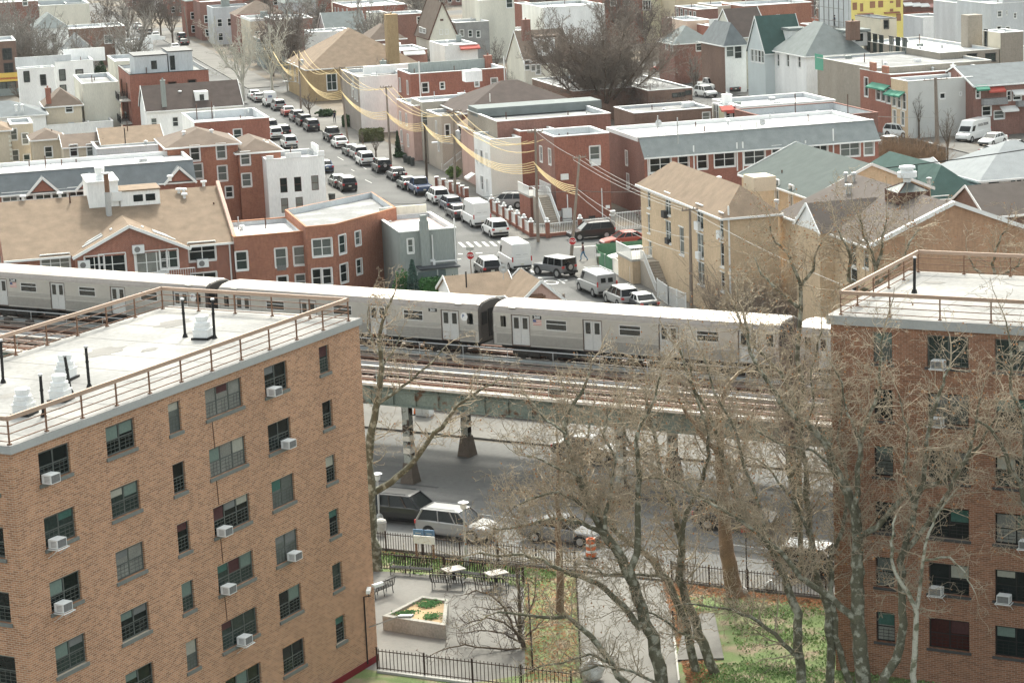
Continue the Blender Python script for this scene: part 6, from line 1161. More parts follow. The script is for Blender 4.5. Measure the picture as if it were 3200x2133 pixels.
def limb_pts(pts, dist, drift, R, sub=3):
    P3 = []; n = len(pts)
    for i, (x, y) in enumerate(pts): P3.append(np.array(PD(x, y, dist+drift*i/(n-1))))
    out = [P3[0]]
    for a, b in zip(P3, P3[1:]):
        L = np.linalg.norm(b-a)
        for j in range(1, sub+1):
            q = a+(b-a)*j/sub
            if j < sub: q = q+R.normal(0, L*.028, 3)
            out.append(q)
    return out
PAR_S = dict(wob=.26, up=.05, rmin=.008, max=3, lv=[(2.4, .55, .62), (3.3, .5, .65), (4.8, .5, .7), (0, 0, 0)])
def guided_tree(name, label, limbs, dist, seed, par=PAR_S, bark=BARK_S, twig=TWIG_S, side=(2.2, 1.5), group=None, leaves=0, base=None, start=.25):
    """limbs: (points, r0, r1, drift, crop function)"""
    R = np.random.RandomState(seed); T = Segs(); C_ = Segs(); tips = []; first = None
    for pts, r0, r1, drift in limbs:
        L3 = limb_pts(pts, dist, drift, R); n = len(L3)-1
        if first is None:
            first = L3[0].copy(); 
            if L3[0][2] > .05 and base is None:
                dn = L3[0]-L3[2]; g0 = L3[0].copy(); g0[:2] += dn[:2]/max(abs(dn[2]), .1)*min(L3[0][2], 3)*.5; g0[2] = -.1; T.add(g0, L3[0], r0*1.25, r0); first = g0
        for i in range(n):
            a, b = L3[i], L3[i+1]; ra = r0+(r1-r0)*i/n; rb = r0+(r1-r0)*(i+1)/n
            T.add(a, b, ra, rb)
            if i/n < start and r0 > .12: continue
            L = np.linalg.norm(b-a); k = side[0]*1.95*L; k = int(k)+(R.rand() < k-int(k)); d = (b-a)/L
            for _ in range(k):
                sd = R.normal(0, 1, 3); sd[2] = sd[2]*.7+.35; sd -= d*sd.dot(d); sd /= np.linalg.norm(sd)
                grow(C_, R, a+(b-a)*R.rand(), d*.55+sd*.9, side[1]*R.uniform(.5, 1.4), max(rb*.45, .02) if rb < .1 else R.uniform(.025, .05), 0, par, tips)
        grow(C_, R, L3[-1], L3[-1]-L3[-2], side[1]*1.3, r1, 0, par, tips)
    loc = Vector(first); loc.z = 0; t = thing(name, label, 'tree', loc, 0, group)
    for sg, nm, mt, nn in ((T, 'trunk', bark, 9), (C_, 'crown', twig, 3)):
        sg.a = [q-np.array(loc) for q in sg.a]; sg.b = [q-np.array(loc) for q in sg.b]
        me = sg.mesh(nm, mt, nn); obj(nm, me, t)
    if leaves and tips:
        m = MB(); idx = R.choice(len(tips), min(leaves, len(tips)), False)
        for i in idx:
            q = tips[i]-np.array(loc); s = R.uniform(.025, .05)
            m.add([(q[0]-s, q[1], q[2]), (q[0], q[1]-s, q[2]-s), (q[0]+s, q[1], q[2]), (q[0], q[1]+s*.6, q[2]+s)], [(0, 1, 2, 3)])
        tag(m.build('clinging_leaves', M('clinging_brown_leaf', (.33, .16, .07), .9, .3, 5), t), None, None, None, 'stuff')
    return t
def za(*pts): return [(1100+x*1.3755, 900+y*1.376) for x, y in pts]
def zb(*pts): return [(2200+x*1.6, 700+y*1.6) for x, y in pts]
def zc(*pts): return [(1130+x*1.168, 1250+y*1.168) for x, y in pts]
def kc(c, *pts): return [K(c, x, y) for x, y in pts]
GS_ = 'tall bare sycamores between the two apartment blocks'
guided_tree('sycamore_tree', 'bare sycamore whose trunk rises from behind the tan block corner', [
    (za((52, 618), (45, 540), (42, 465), (38, 380), (45, 320), (60, 250), (68, 180), (60, 120), (75, 60), (92, 20)), .34, .05, -2),
    (za((42, 465), (90, 440), (135, 400), (175, 345), (215, 300), (240, 265), (300, 225), (345, 205)), .2, .04, -3), (za((60, 262), (100, 235), (140, 205), (185, 165), (215, 130)), .1, .03, -1),
    (za((180, 340), (230, 330), (270, 310)), .05, .02, 1), (za((68, 180), (100, 130), (115, 90)), .06, .02, 1), (za((60, 150), (35, 90), (38, 40)), .06, .02, 1)], 122.5, 11, side=(1.5, 1.4), group=GS_, leaves=120)
guided_tree('sycamore_tree', 'large bare sycamore leaning left in the centre, its limbs reaching over the benches', [
    (za((735, 990), (700, 860), (665, 760), (640, 670), (600, 590), (560, 530), (530, 460), (500, 400), (485, 330), (490, 280), (520, 240), (540, 190)), .33, .05, 3),
    (za((640, 670), (650, 560), (650, 480), (650, 400), (645, 350), (660, 300), (690, 250), (700, 200)), .17, .04, -2), (za((655, 770), (615, 720), (560, 670), (500, 650), (440, 620), (390, 605), (340, 608), (290, 600)), .16, .04, 4),
    (za((610, 600), (580, 560), (520, 530), (460, 522), (410, 535), (360, 545), (320, 545)), .13, .035, 3), (za((560, 530), (510, 482), (470, 462), (400, 480), (365, 500)), .1, .03, 2),
    (za((575, 545), (590, 450), (600, 390), (570, 330), (590, 270)), .1, .03, 2), (za((485, 330), (440, 300), (400, 250)), .06, .03, 1), (za((520, 430), (450, 400), (400, 380)), .06, .03, 2)], 101, 12, side=(2.6, 1.8), group=GS_, leaves=500)
guided_tree('sycamore_tree', 'slender bare sycamore leaning left at the bottom centre of the photo', [
    (za((670, 1010), (640, 930), (590, 850), (520, 770), (490, 745), (400, 742), (330, 735)), .2, .04, 3), (za((590, 850), (540, 830), (480, 850), (420, 860)), .07, .03, -2), (za((700, 900), (640, 870), (560, 855), (520, 870)), .08, .03, -2)], 99, 13, side=(1.8, 1.5), group=GS_)
guided_tree('sycamore_tree', 'bare sycamore with twin trunks just right of the wide path', [
    (zc((965, 800), (915, 650), (880, 560), (850, 480), (857, 380), (830, 270), (800, 200), (790, 120), (770, 40), (760, -40)), .26, .05, 2),
    (zc((905, 800), (870, 600), (820, 480), (760, 410), (690, 360), (640, 300), (600, 240), (590, 150), (610, 60)), .22, .05, 5), (zc((857, 380), (870, 300), (905, 230), (930, 150), (920, 60), (890, -20), (880, -90)), .13, .04, -2),
    (zc((820, 480), (745, 465), (650, 470), (600, 440)), .08, .03, -3), (zc((915, 640), (850, 620), (780, 570), (700, 560)), .07, .03, -3), (zc((800, 200), (740, 150), (700, 80), (690, 0)), .07, .03, 2)], 104, 14, side=(2.6, 1.8), group=GS_, leaves=450)
guided_tree('street_tree', 'thick brown-barked street tree standing at the picket fence beside the lawn', [
    (zc((1000, 522), (985, 440), (972, 350), (965, 250), (958, 150), (955, 60), (975, -30)), .46, .12, 0), (zc((965, 250), (1000, 180), (1030, 100), (1050, 20)), .14, .04, 2), (zc((958, 150), (900, 80), (860, 20), (840, -40)), .14, .04, -2)], P(2298, 1860).xy.length, 15, bark=M('warm_brown_bark', (.22, .155, .105), .95, .3, 3), side=(1.8, 1.7), base=1, leaves=200)
guided_tree('street_tree', 'thin brown-barked street tree beside the bench plaza and the wide path', [
    (kc(14, (1608, 1020), (1612, 700), (1600, 480), (1590, 200), (1602, -60), (1590, -300)), .22, .06, 0), (kc(14, (1600, 400), (1500, 200), (1480, 0)), .07, .03, 2)], P(*K(14, 1608, 1020)).xy.length, 16, bark=M('warm_brown_bark'), side=(1.3, 1.4), base=1)
guided_tree('sycamore_tree', 'bare sycamore bending left over the lawn, forked low', [
    (zb((192, 940), (183, 830), (185, 760), (160, 690), (130, 630), (80, 560), (60, 520), (30, 430), (10, 370), (-30, 300), (-50, 240)), .24, .05, 4), (zb((183, 845), (140, 800), (90, 765), (40, 750), (-40, 740)), .12, .035, -2),
    (zb((160, 690), (120, 600), (70, 570), (20, 540), (-60, 500), (-140, 490)), .12, .03, 2), (zb((130, 630), (110, 560), (80, 480), (60, 400), (20, 330), (0, 260)), .1, .035, 1)], 101, 17, side=(2.5, 1.7), group=GS_, leaves=400)
guided_tree('sycamore_tree', 'stout mottled sycamore in front of the russet block corner', [
    (zb((318, 950), (305, 830), (300, 760), (298, 700), (300, 640), (298, 580), (280, 520), (250, 470), (240, 430), (200, 390), (150, 350), (120, 300), (90, 250), (80, 190)), .36, .05, 1),
    (zb((300, 780), (250, 730), (190, 690), (150, 640), (100, 600), (40, 560), (-40, 520)), .17, .04, -1), (zb((298, 610), (340, 590), (400, 520), (470, 500), (500, 470), (540, 430), (570, 380)), .15, .04, -2),
    (zb((298, 580), (300, 500), (305, 430), (320, 380), (340, 330), (345, 270), (350, 215)), .14, .04, -1), (zb((250, 470), (210, 440), (150, 430), (100, 400)), .07, .03, 1), (zb((305, 430), (280, 370), (270, 310), (240, 260)), .07, .03, 1)], 99, 18, side=(2.6, 1.7), group=GS_, leaves=350)
guided_tree('sycamore_tree', 'pale mottled sycamore immediately left of the stout one, bending left higher up', [
    (zb((245, 945), (248, 850), (245, 760), (215, 660), (205, 600), (200, 500), (190, 420), (180, 350), (150, 290), (90, 230), (60, 160)), .22, .05, 3), (zb((290, 945), (265, 830), (250, 740), (245, 660), (270, 600), (285, 520), (260, 420), (270, 340)), .17, .04, 2),
    (zb((205, 600), (160, 520), (120, 470), (60, 440)), .08, .03, 2), (zb((190, 420), (215, 350), (210, 280), (230, 210)), .07, .03, -1)], 102, 19, side=(2.5, 1.7), group=GS_, leaves=350)
guided_tree('sycamore_tree', 'mossy curved sycamore crossing the russet facade', [
    (zb((330, 945), (375, 850), (390, 780), (385, 700), (390, 640), (410, 560), (430, 480), (440, 400), (460, 330), (480, 280)), .22, .05, 0), (zb((390, 640), (440, 580), (480, 520), (520, 440), (530, 400), (540, 340)), .13, .04, -1), (zb((410, 560), (390, 480), (400, 400), (380, 330)), .08, .03, 0)], 97, 20, side=(2.1, 1.5), group=GS_, leaves=200)
guided_tree('sycamore_tree', 'slim white-patched sycamore crossing the russet facade at its two-sash windows', [
    (zb((412, 945), (412, 840), (415, 760), (400, 720), (370, 670), (365, 620), (375, 570)), .15, .04, 0), (zb((415, 760), (425, 680), (440, 600), (460, 560), (490, 520)), .09, .03, 0), (zb((430, 655), (480, 650), (510, 680), (530, 720)), .06, .02, 0)], 96, 21, bark=M('white_sycamore_bark', (.42, .41, .34), .9, .2, 3, patch=((.15, .15, .10), 2.4, .5, .58)), side=(1.7, 1.2), group=GS_)
guided_tree('sycamore_tree', 'bare sycamore reaching in from the right photo edge', [
    (zb((690, 960), (680, 800), (650, 620), (625, 540), (590, 450), (560, 400), (530, 380)), .2, .04, 0), (zb((650, 620), (625, 370), (600, 330), (600, 250), (590, 190)), .1, .03, 0)], 96, 22, side=(2.3, 1.5), group=GS_, leaves=100)
guided_tree('sycamore_tree', 'bare sycamore top behind the left railing corner of the russet block', [
    (kc(8, (1000, 2600), (985, 1500), (990, 1150), (960, 1000), (880, 850), (850, 700)), .13, .04, 0), (kc(8, (990, 1150), (1050, 950), (1050, 850), (1090, 700)), .1, .03, 0), (kc(8, (985, 1400), (740, 1250), (760, 1050), (700, 900), (640, 780)), .12, .03, -2), (kc(8, (990, 1300), (1250, 1050), (1300, 900), (1400, 780)), .1, .03, 2)], 119, 23, side=(2.1, 1.7), group=GS_, leaves=300, start=.4)
guided_tree('sycamore_tree', 'bare sycamore top spreading before the buff brick houses', [
    (kc(8, (280, 2600), (300, 1568), (300, 1300), (240, 1150), (180, 1000), (60, 900), (20, 760)), .13, .04, 0), (kc(8, (300, 1300), (420, 1150), (440, 1000), (520, 860)), .1, .03, 0), (kc(8, (280, 1500), (100, 1350), (-60, 1200), (-120, 1050)), .1, .03, 2)], 118, 24, side=(2.2, 1.7), group=GS_, leaves=300, start=.4)
guided_tree('sycamore_tree', 'bare sycamore top behind the far railing of the russet block', [
    (kc(8, (2120, 2600), (2110, 1300), (2060, 1100), (2100, 950), (2180, 800)), .13, .04, 0), (kc(8, (2110, 1300), (1900, 1150), (1850, 1050)), .1, .03, 0), (kc(8, (2110, 1250), (2300, 1120), (2340, 1000)), .1, .03, 0)], 128, 25, side=(1.8, 1.6), group=GS_, leaves=120, start=.4)
guided_tree('small_tree', 'low spreading brown shrubby tree in the leafy bed beside the bench plaza', [
    (kc(14, (1330, 1290), (1300, 1180), (1292, 900), (1280, 740), (1270, 640)), .13, .03, 0), (kc(14, (1300, 1250), (1230, 1080), (1150, 950), (1080, 890), (960, 850), (880, 880)), .07, .02, -1), (kc(14, (1310, 1200), (1180, 1100), (1040, 1060), (870, 1120)), .06, .02, 1),
    (kc(14, (1300, 1300), (1200, 1310), (960, 1290), (870, 1270), (700, 1310), (600, 1360)), .06, .02, -1), (kc(14, (1310, 1180), (1220, 980), (1100, 1000), (980, 980)), .05, .02, 0), (kc(14, (1300, 1150), (1400, 950), (1420, 800)), .05, .02, 0), (kc(14, (1300, 1250), (1180, 1180), (1000, 1160), (850, 1180)), .05, .02, 1), (kc(14, (1310, 1230), (1420, 1150), (1500, 1050)), .05, .02, 1)],
    P(*K(14, 1330, 1300)).xy.length, 26, bark=BARK_B, twig=M('dark_brown_twig', (.17, .14, .12), .95, .2), side=(2.8, .9), base=1, start=.1)
# ---- free standing bare trees of the neighbourhood
PAR_N = dict(wob=.16, up=.10, rmin=.012, max=3, lv=[(1.1, .55, .5), (1.8, .5, .55), (2.6, .5, .6), (0, 0, 0)])
def bare_tree(label, c, base, top, width, seed, twig=TWIG_B, bark=BARK_B, stems=5, group='bare trees of the neighbourhood', trunk=.25, par=PAR_N, rmin=None, name='bare_tree', dens=1.0, flat=0):
    b = P(*K(c, *base)); dist = hypot(b.x, b.y); R = np.random.RandomState(seed); tp = PD(*K(c, *top), dist); H = tp.z; w = width/(2.94)*dist/FPX
    par = dict(par); par['rmin'] = rmin or max(.012, dist*.00006); par['lv'] = [(x[0]*dens, x[1], x[2]) for x in par['lv']]
    T = Segs(); C_ = Segs(); z0 = H*trunk; r0 = max(.10, H*.018); tips = []
    T.add(np.array([0, 0, -.1]), np.array([0, 0, z0]), r0*1.2, r0)
    for i in range(stems):
        a = 2*pi*i/stems+R.uniform(-.4, .4); sp = w/2*R.uniform(.35, 1.0) if i else 0; e = np.array([cos(a)*sp, sin(a)*sp, H*R.uniform(.72, .95) if i else H*.95])
        e[2] -= flat*sp*.5; s = np.array([0, 0, z0*R.uniform(.75, 1)]); n = 5; prev = s; L = np.linalg.norm(e-s)
        for j in range(1, n+1):
            t = j/n; q = s+(e-s)*np.array([t**.85, t**.85, t])+R.normal(0, L*.02, 3)*(j < n); T.add(prev, q, r0*.6*(1-(j-1)/n*.85), r0*.6*(1-j/n*.85)); d = (q-prev)/np.linalg.norm(q-prev)
            if j > 1:
                for _ in range(int(3*dens)+2):
                    sd = R.normal(0, 1, 3); sd -= d*sd.dot(d); sd /= np.linalg.norm(sd); grow(C_, R, prev+(q-prev)*R.rand(), d*.8+sd*.6, L*.30*R.uniform(.5, 1.1)*(1.15-t*.4), r0*.22, 0, par, tips)
            prev = q
    t = thing(name, label, 'tree', b, 0, group); obj('trunk', T.mesh('trunk', bark, 7), t); obj('crown', C_.mesh('crown', twig, 3), t)
    return t
bare_tree('dense brown tree top hiding the gap at the right end of the train', 0, (2490, 1730), (2482, 990), 330, 64, TWIG_B, BARK_S, stems=9, trunk=.3, dens=1.3, group=GS_)
GREYT = M('grey_brown_twig', (.24, .22, .195), .95, .2); DKT = M('dark_brown_twig')
bare_tree('giant bare brown tree with a huge fan-shaped crown in the upper middle', 3, (850, 1090), (820, 30), 1500, 31, M('giant_tree_twig', (.22, .185, .155), .95, .2), stems=22, trunk=.08, group=None, dens=1.45, par=dict(PAR_N, max=3, up=.14, wob=.12), flat=.6)
bare_tree('bare tree with dark trunk at the left photo edge beyond the white houses', 1, (150, 500), (150, 20), 330, 32, stems=7)
bare_tree('small round bare tree in front of the long dark brick building', 1, (890, 480), (850, 110), 320, 33, stems=8, trunk=.2, dens=.8)
bare_tree('dark bare tree left of the far end of the avenue', 1, (1180, 380), (1100, -30), 420, 34, DKT, stems=9)
bare_tree('tall dark bare tree right at the far end of the avenue', 1, (1590, 400), (1620, -60), 380, 35, DKT, stems=8)
bare_tree('dark bare tree at top left above the white building', 1, (1000, 300), (980, -40), 300, 36, DKT, stems=7)
bare_tree('bare tree at the top behind the avenue end, centre of the dark row', 1, (1400, 330), (1350, -80), 380, 37, DKT, stems=9)
bare_tree('dark bare tree standing over the avenue end, nearer of two', 1, (1330, 300), (1300, -60), 330, 62, DKT, stems=9)
bare_tree('dark bare tree standing over the avenue end, farther of two', 1, (1480, 330), (1490, -90), 330, 63, DKT, stems=9)
bare_tree('pale sycamore street tree over the upper avenue, lower one beside the dark roofed house', 1, (2240, 930), (2060, 190), 620, 38, M('pale_sycamore_twig', (.44, .42, .36), .9, .15), M('pale_sycamore_bark', (.48, .46, .40), .9, .2, 2), stems=9, dens=.9)
bare_tree('pale sycamore street tree over the upper avenue, farther one', 2, (150, 830), (-80, 200), 560, 39, M('pale_sycamore_twig'), M('pale_sycamore_bark'), stems=9, dens=.9)
bare_tree('pale sycamore street tree over the upper avenue, beside the ochre building', 2, (290, 850), (150, 480), 330, 40, M('pale_sycamore_twig'), M('pale_sycamore_bark'), stems=6, dens=.8)
bare_tree('twisted bare tree before the long low white building at left', 1, (600, 1240), (560, 1000), 420, 41, stems=8, trunk=.15, rmin=.02, dens=.6)
bare_tree('bushy bare tree beside the yellow shop sign', 1, (200, 950), (230, 750), 220, 42, DKT, stems=7, trunk=.15)
bare_tree('young bare tree on the avenue sidewalk below the ochre building', 2, (495, 1085), (500, 860), 210, 43, DKT, stems=7, trunk=.35, dens=.7)
bare_tree('tall bare poplar-like tree in the vacant lot left of the long red building', 2, (1255, 1100), (1180, 600), 280, 44, DKT, stems=9, trunk=.12, dens=.8)
bare_tree('bare bushy tree behind the greige house, in the vacant lot', 2, (1160, 960), (1080, 640), 240, 45, DKT, stems=8, trunk=.12, dens=.8)
bare_tree('bare upright tree left of the three before the white flat-roofed house', 2, (1580, 640), (1600, 430), 200, 46, GREYT, stems=7, trunk=.1, dens=.7)
bare_tree('bare upright tree below the red awning of the white flat-roofed house', 2, (1880, 640), (1880, 440), 230, 47, GREYT, stems=8, trunk=.1, dens=.7)
bare_tree('dark tangle of bare trees right of the red awning', 2, (2210, 640), (2200, 370), 330, 48, GREYT, stems=9, trunk=.1, dens=.7)
bare_tree('very thin young tree on the avenue sidewalk, left of two beside the square hedge', 2, (987, 1375), (960, 1220), 120, 49, DKT, stems=4, trunk=.4, dens=.5)
bare_tree('very thin young tree on the avenue sidewalk, right of two beside the square hedge', 2, (1105, 1470), (1090, 1250), 140, 50, DKT, stems=5, trunk=.45, dens=.5)
bare_tree('bare tree behind the white awning brick houses at top centre right', 3, (500, 260), (520, 50), 270, 51, GREYT, stems=7, dens=.7)
bare_tree('bare tree right of the giant tree beside the parked white cars', 3, (1690, 870), (1720, 480), 260, 52, GREYT, stems=9, trunk=.08, dens=.8)
bare_tree('bare bush tree at the corner of the low brown building', 3, (1480, 640), (1460, 490), 230, 53, GREYT, stems=7, trunk=.1, dens=.6)
bare_tree('bare tree before the big grey hip roofed white house', 4, (220, 810), (210, 500), 300, 54, GREYT, stems=7, dens=.7)
bare_tree('vase shaped bare tree before the greige school hall', 4, (720, 960), (720, 570), 260, 55, GREYT, stems=12, trunk=.1, dens=.8)
bare_tree('thin young street tree on the side street left of the tall pole', 4, (1388, 1280), (1390, 850), 130, 56, GREYT, stems=4, trunk=.4, dens=.5)
bare_tree('spreading bare tree at the side street kerb in front of the white van', 4, (1650, 1485), (1690, 1020), 300, 57, GREYT, stems=8, trunk=.3, dens=.7)
bare_tree('bare tree in the yard behind the mansard row at its right end', 4, (765, 1565), (790, 1330), 260, 58, DKT, stems=7, trunk=.25, dens=.7)
bare_tree('bare leaning street tree between the black parked car and the tan-roofed house', 7, (1228, 900), (1130, 570), 280, 59, DKT, BARK_B, stems=6, trunk=.35, dens=.6)
bare_tree('bare saplings in the brush by the low brown shed', 3, (1230, 1180), (1200, 1000), 200, 60, DKT, stems=8, trunk=.05, dens=.7)
bare_tree('dark bare tree beside the pale wall at top middle', 3, (30, 640), (60, 400), 180, 61, GREYT, stems=6, dens=.7)
# ---- brush (uncountable)
def brush(label, c, corners, h, n, seed, twig):
    R = np.random.RandomState(seed); q = [P(*K(c, *p)) for p in corners]; S_ = Segs()
    for _ in range(n):
        a, b = R.rand(2); p = (q[0]*(1-a)+q[1]*a)*(1-b)+(q[3]*(1-a)+q[2]*a)*b; hh = h*R.uniform(.4, 1.1); p = np.array(p); d = np.array([R.normal(0, .35), R.normal(0, .35), 1]); m_ = p+d*hh*.5; e = m_+(d+R.normal(0, .35, 3))*hh*.5; r = max(.012, np.hypot(p[0], p[1])*.00007)
        S_.add(p, m_, r*1.6, r); S_.add(m_, e, r, r*.7)
        for _ in range(4):
            t = R.rand(); s0 = m_+(e-m_)*t; S_.add(s0, s0+R.normal(0, .28, 3)*hh*.6+np.array([0, 0, .15*hh]), r*.8, r*.6)
    return tag(obj('brush', S_.mesh('brush', twig, 3)), label, 'brush', None, 'stuff')
brush('grey-brown bare brush between the tan-roofed house and the train', 7, ((1750, 1420), (2353, 1400), (2353, 1700), (1850, 1640)), 3.2, 900, 71, TWIG_B)
brush('grey brown bare brush before the white garages right of the buff house', 8, ((0, 1420), (500, 1400), (500, 1700), (0, 1700)), 2.6, 500, 72, TWIG_B)
brush('dry brown brush behind the slatted fence beside the side street', 4, ((1010, 1400), (1560, 1500), (1640, 1568), (960, 1568)), 2.5, 700, 73, M('rusty_brush_twig', (.24, .16, .10), .95, .2))
brush('dark brush in the hollow around the giant tree foot', 3, ((560, 960), (1350, 960), (1350, 1150), (560, 1010)), 4, 1500, 74, DKT)
brush('dark brush left of the giant tree before the brown pyramid roof', 3, ((0, 830), (330, 800), (330, 900), (0, 900)), 4, 700, 75, GREYT)
brush('dark scrub at the foot of the vacant lot', 2, ((960, 1100), (1260, 1080), (1270, 1130), (980, 1160)), 2.0, 250, 76, DKT)
brush('dry scrub behind the low brown shed', 3, ((1400, 1130), (1640, 1120), (1650, 1190), (1420, 1190)), 3, 350, 77, DKT)
# ---- evergreens and hedges from leaf-sized faces
def leafy(name, label, c, base, top, width, seed, mat, shape='cone', n=2600, cat='shrub', dep=None, group=None):
    b = P(*K(c, *base)); dist = hypot(b.x, b.y); tp = PD(*K(c, *top), dist); H = tp.z; w = width/2.94*dist/FPX; R = np.random.RandomState(seed)
    t = thing(name, label, cat, b, 0, group); V = []; s0 = max(.10, dist*.00045); cl = R.uniform(-1, 1, (26, 3))
    u = R.rand(n); a = R.uniform(0, 2*pi, n); rr = R.uniform(.55, 1.0, n)**.6
    if shape == 'cone': z = u**1.15*H; rad = w/2*(1-z/H*.93)*(.85+.25*np.sin(a*5+z*3)); x = np.cos(a)*rad*rr; y = np.sin(a)*rad*rr; z = z+.15
    elif shape == 'ball': ph = np.arccos(R.uniform(-1, 1, n)); k = .8+.22*np.sin(a*4+ph*5); x = np.cos(a)*np.sin(ph)*w/2*rr*k; y = np.sin(a)*np.sin(ph)*w/2*rr*k; z = H/2+np.cos(ph)*H/2*rr*k
    else:
        x = R.uniform(-w/2, w/2, n); y = R.uniform(-(dep or 1)/2, (dep or 1)/2, n); z = R.uniform(.1, H, n)
        f_ = R.randint(0, 3, n); x = np.where(f_ == 0, np.sign(x)*w/2, x); y = np.where(f_ == 1, np.sign(y)*(dep or 1)/2, y); z = np.where(f_ == 2, H, z); x += R.normal(0, .08, n); y += R.normal(0, .08, n); z += R.normal(0, .08, n)
    Pn = np.stack([x, y, z], 1); d1_ = R.normal(0, 1, (n, 3)); d2_ = R.normal(0, 1, (n, 3)); d1_ *= (s0/np.linalg.norm(d1_, axis=1))[:, None]; d2_ *= (s0*.8/np.linalg.norm(d2_, axis=1))[:, None]
    Vv = np.stack([Pn-d1_, Pn-d2_, Pn+d1_, Pn+d2_], 1).reshape(-1, 3); me = bpy.data.meshes.new('foliage'); me.from_pydata(Vv.tolist(), [], np.arange(n*4).reshape(-1, 4).tolist()); me.materials.append(mat); obj('foliage', me, t)
    m = MB(); m.tube((0, 0, -.1), (0, 0, H*.6), .12 if H > 2 else .06, .05, 6); m.build('stem', BARK_B, t)
    if shape == 'box': m = MB(); rz = radians(-GA); m.box(-w/2+.15, w/2-.15, -(dep or 1)/2+.15, (dep or 1)/2-.15, .1, H-.15); m.build('inner_foliage', mat, t)
    return t
leafy('evergreen_tree', 'dark green cedar beside the two narrow white houses', 1, (930, 760), (925, 500), 170, 81, EVG, n=2600, cat='tree')
leafy('evergreen_tree', 'green shrubby tree at the right end of the angled brick building', 6, (1365, 1560), (1360, 1130), 230, 82, M('mid_green_foliage', (.06, .15, .05), .9, .3), 'ball', 2600, 'tree')
leafy('evergreen_tree', 'blue-green spruce in front of the grey corner house', 6, (1460, 1570), (1450, 1080), 260, 83, EVB, n=2400, cat='tree')
leafy('hedge', 'ivy covered hedge along the dark fence behind the train', 6, (1700, 1580), (1700, 1240), 340, 84, M('ivy_green', (.035, .10, .03), .9, .35), 'box', 2600, 'hedge', 1.4)
leafy('cypress_tree', 'slim dark cypress on the avenue sidewalk beside the pink house', 2, (1310, 1445), (1305, 1215), 75, 85, EVG, n=1500, cat='tree')
leafy('shrub', 'round dark shrub at the foot of the slim cypress', 2, (1325, 1455), (1325, 1400), 130, 86, EVG, 'ball', 900)
leafy('hedge', 'dark green hedge at the edge of the vacant lot', 2, (890, 1165), (890, 1065), 170, 87, EVG, 'box', 1600, 'hedge', 2.5)
leafy('hedge', 'square clipped brown-green hedge on the sidewalk of the vacant lot', 2, (1065, 1300), (1065, 1195), 200, 88, M('olive_hedge', (.11, .12, .05), .9, .3), 'box', 2400, 'hedge', 3)
leafy('shrub', 'dark green shrubs beside the person on the upper avenue', 2, (640, 1075), (640, 1000), 200, 89, EVG, 'ball', 1100)
leafy('shrub', 'bright green shrub in the front yard below the avenue stairs', 6, (1820, 320), (1820, 195), 150, 90, M('bright_green_shrub', (.12, .18, .05), .9, .3), 'ball', 1400)
leafy('evergreen_tree', 'small dark evergreen among the brick houses at top centre', 2, (580, 270), (580, 170), 110, 91, EVG, 'ball', 900, 'tree')
leafy('evergreen_tree', 'dark conifer above the giant tree crown, left one of two', 3, (960, 130), (960, -20), 90, 92, EVG, n=900, cat='tree')
leafy('evergreen_tree', 'dark conifer above the giant tree crown, right one of two', 3, (1095, 120), (1095, -20), 90, 93, EVG, n=900, cat='tree')
leafy('shrub', 'dark green shrub behind the low brown shed', 3, (1500, 1190), (1500, 1080), 150, 94, EVG, 'ball', 900)
leafy('shrub', 'small green shrub before the butter yellow house end', 3, (1925, 1150), (1925, 1090), 70, 95, M('mid_green_foliage'), 'box', 500, 'shrub', 1)
# ================================================================ far background rows, roof details, road wear
rb_ = random.Random(21); wmk = {}
def far_window(mt):
    if mt.name not in wmk: m = MB(); m.box(-.55, .55, -.05, 0, -.85, .85, 0); m.box(-.43, .43, -.07, -.051, -.73, -.05, 1); m.box(-.43, .43, -.07, -.051, .05, .73, 1); wmk[mt.name] = m.mesh('window', [mt, GL[0]])
    return wmk[mt.name]
def clash(u, v, w, d):
    if any(u < b and u+w > a for a, b in ((43, 63), (109, 128), (179, 197), (-27, -9), (-90, -76), (250, 266))): return True
    if any(v < b and v+d > a for a, b in ((388, 406), (556, 575), (760, 775), (960, 975), (1180, 1195))): return True
    return any(u < F_[1]+F_[3]+1 and u+w > F_[1]-1 and v < F_[2]+F_[4]+1.5 and v+d > F_[2]-1.5 for F_ in FOOT)
KIND = [(B_RED, 'red brick'), (B_DRED, 'dull red brick'), (B_ORG, 'orange brick'), (WHT, 'white'), (CRM, 'cream'), (LGR, 'pale grey'), (B_BRN, 'brown brick'), (BEI, 'beige')]
nf = 0
def frame_x(u, v): p = G(u, v, 8)-Vector((0, 0, HC)); return 1600+FPX*p.dot(RT)/p.dot(FW), 1066.5-FPX*p.dot(UP)/p.dot(FW)
v = 432
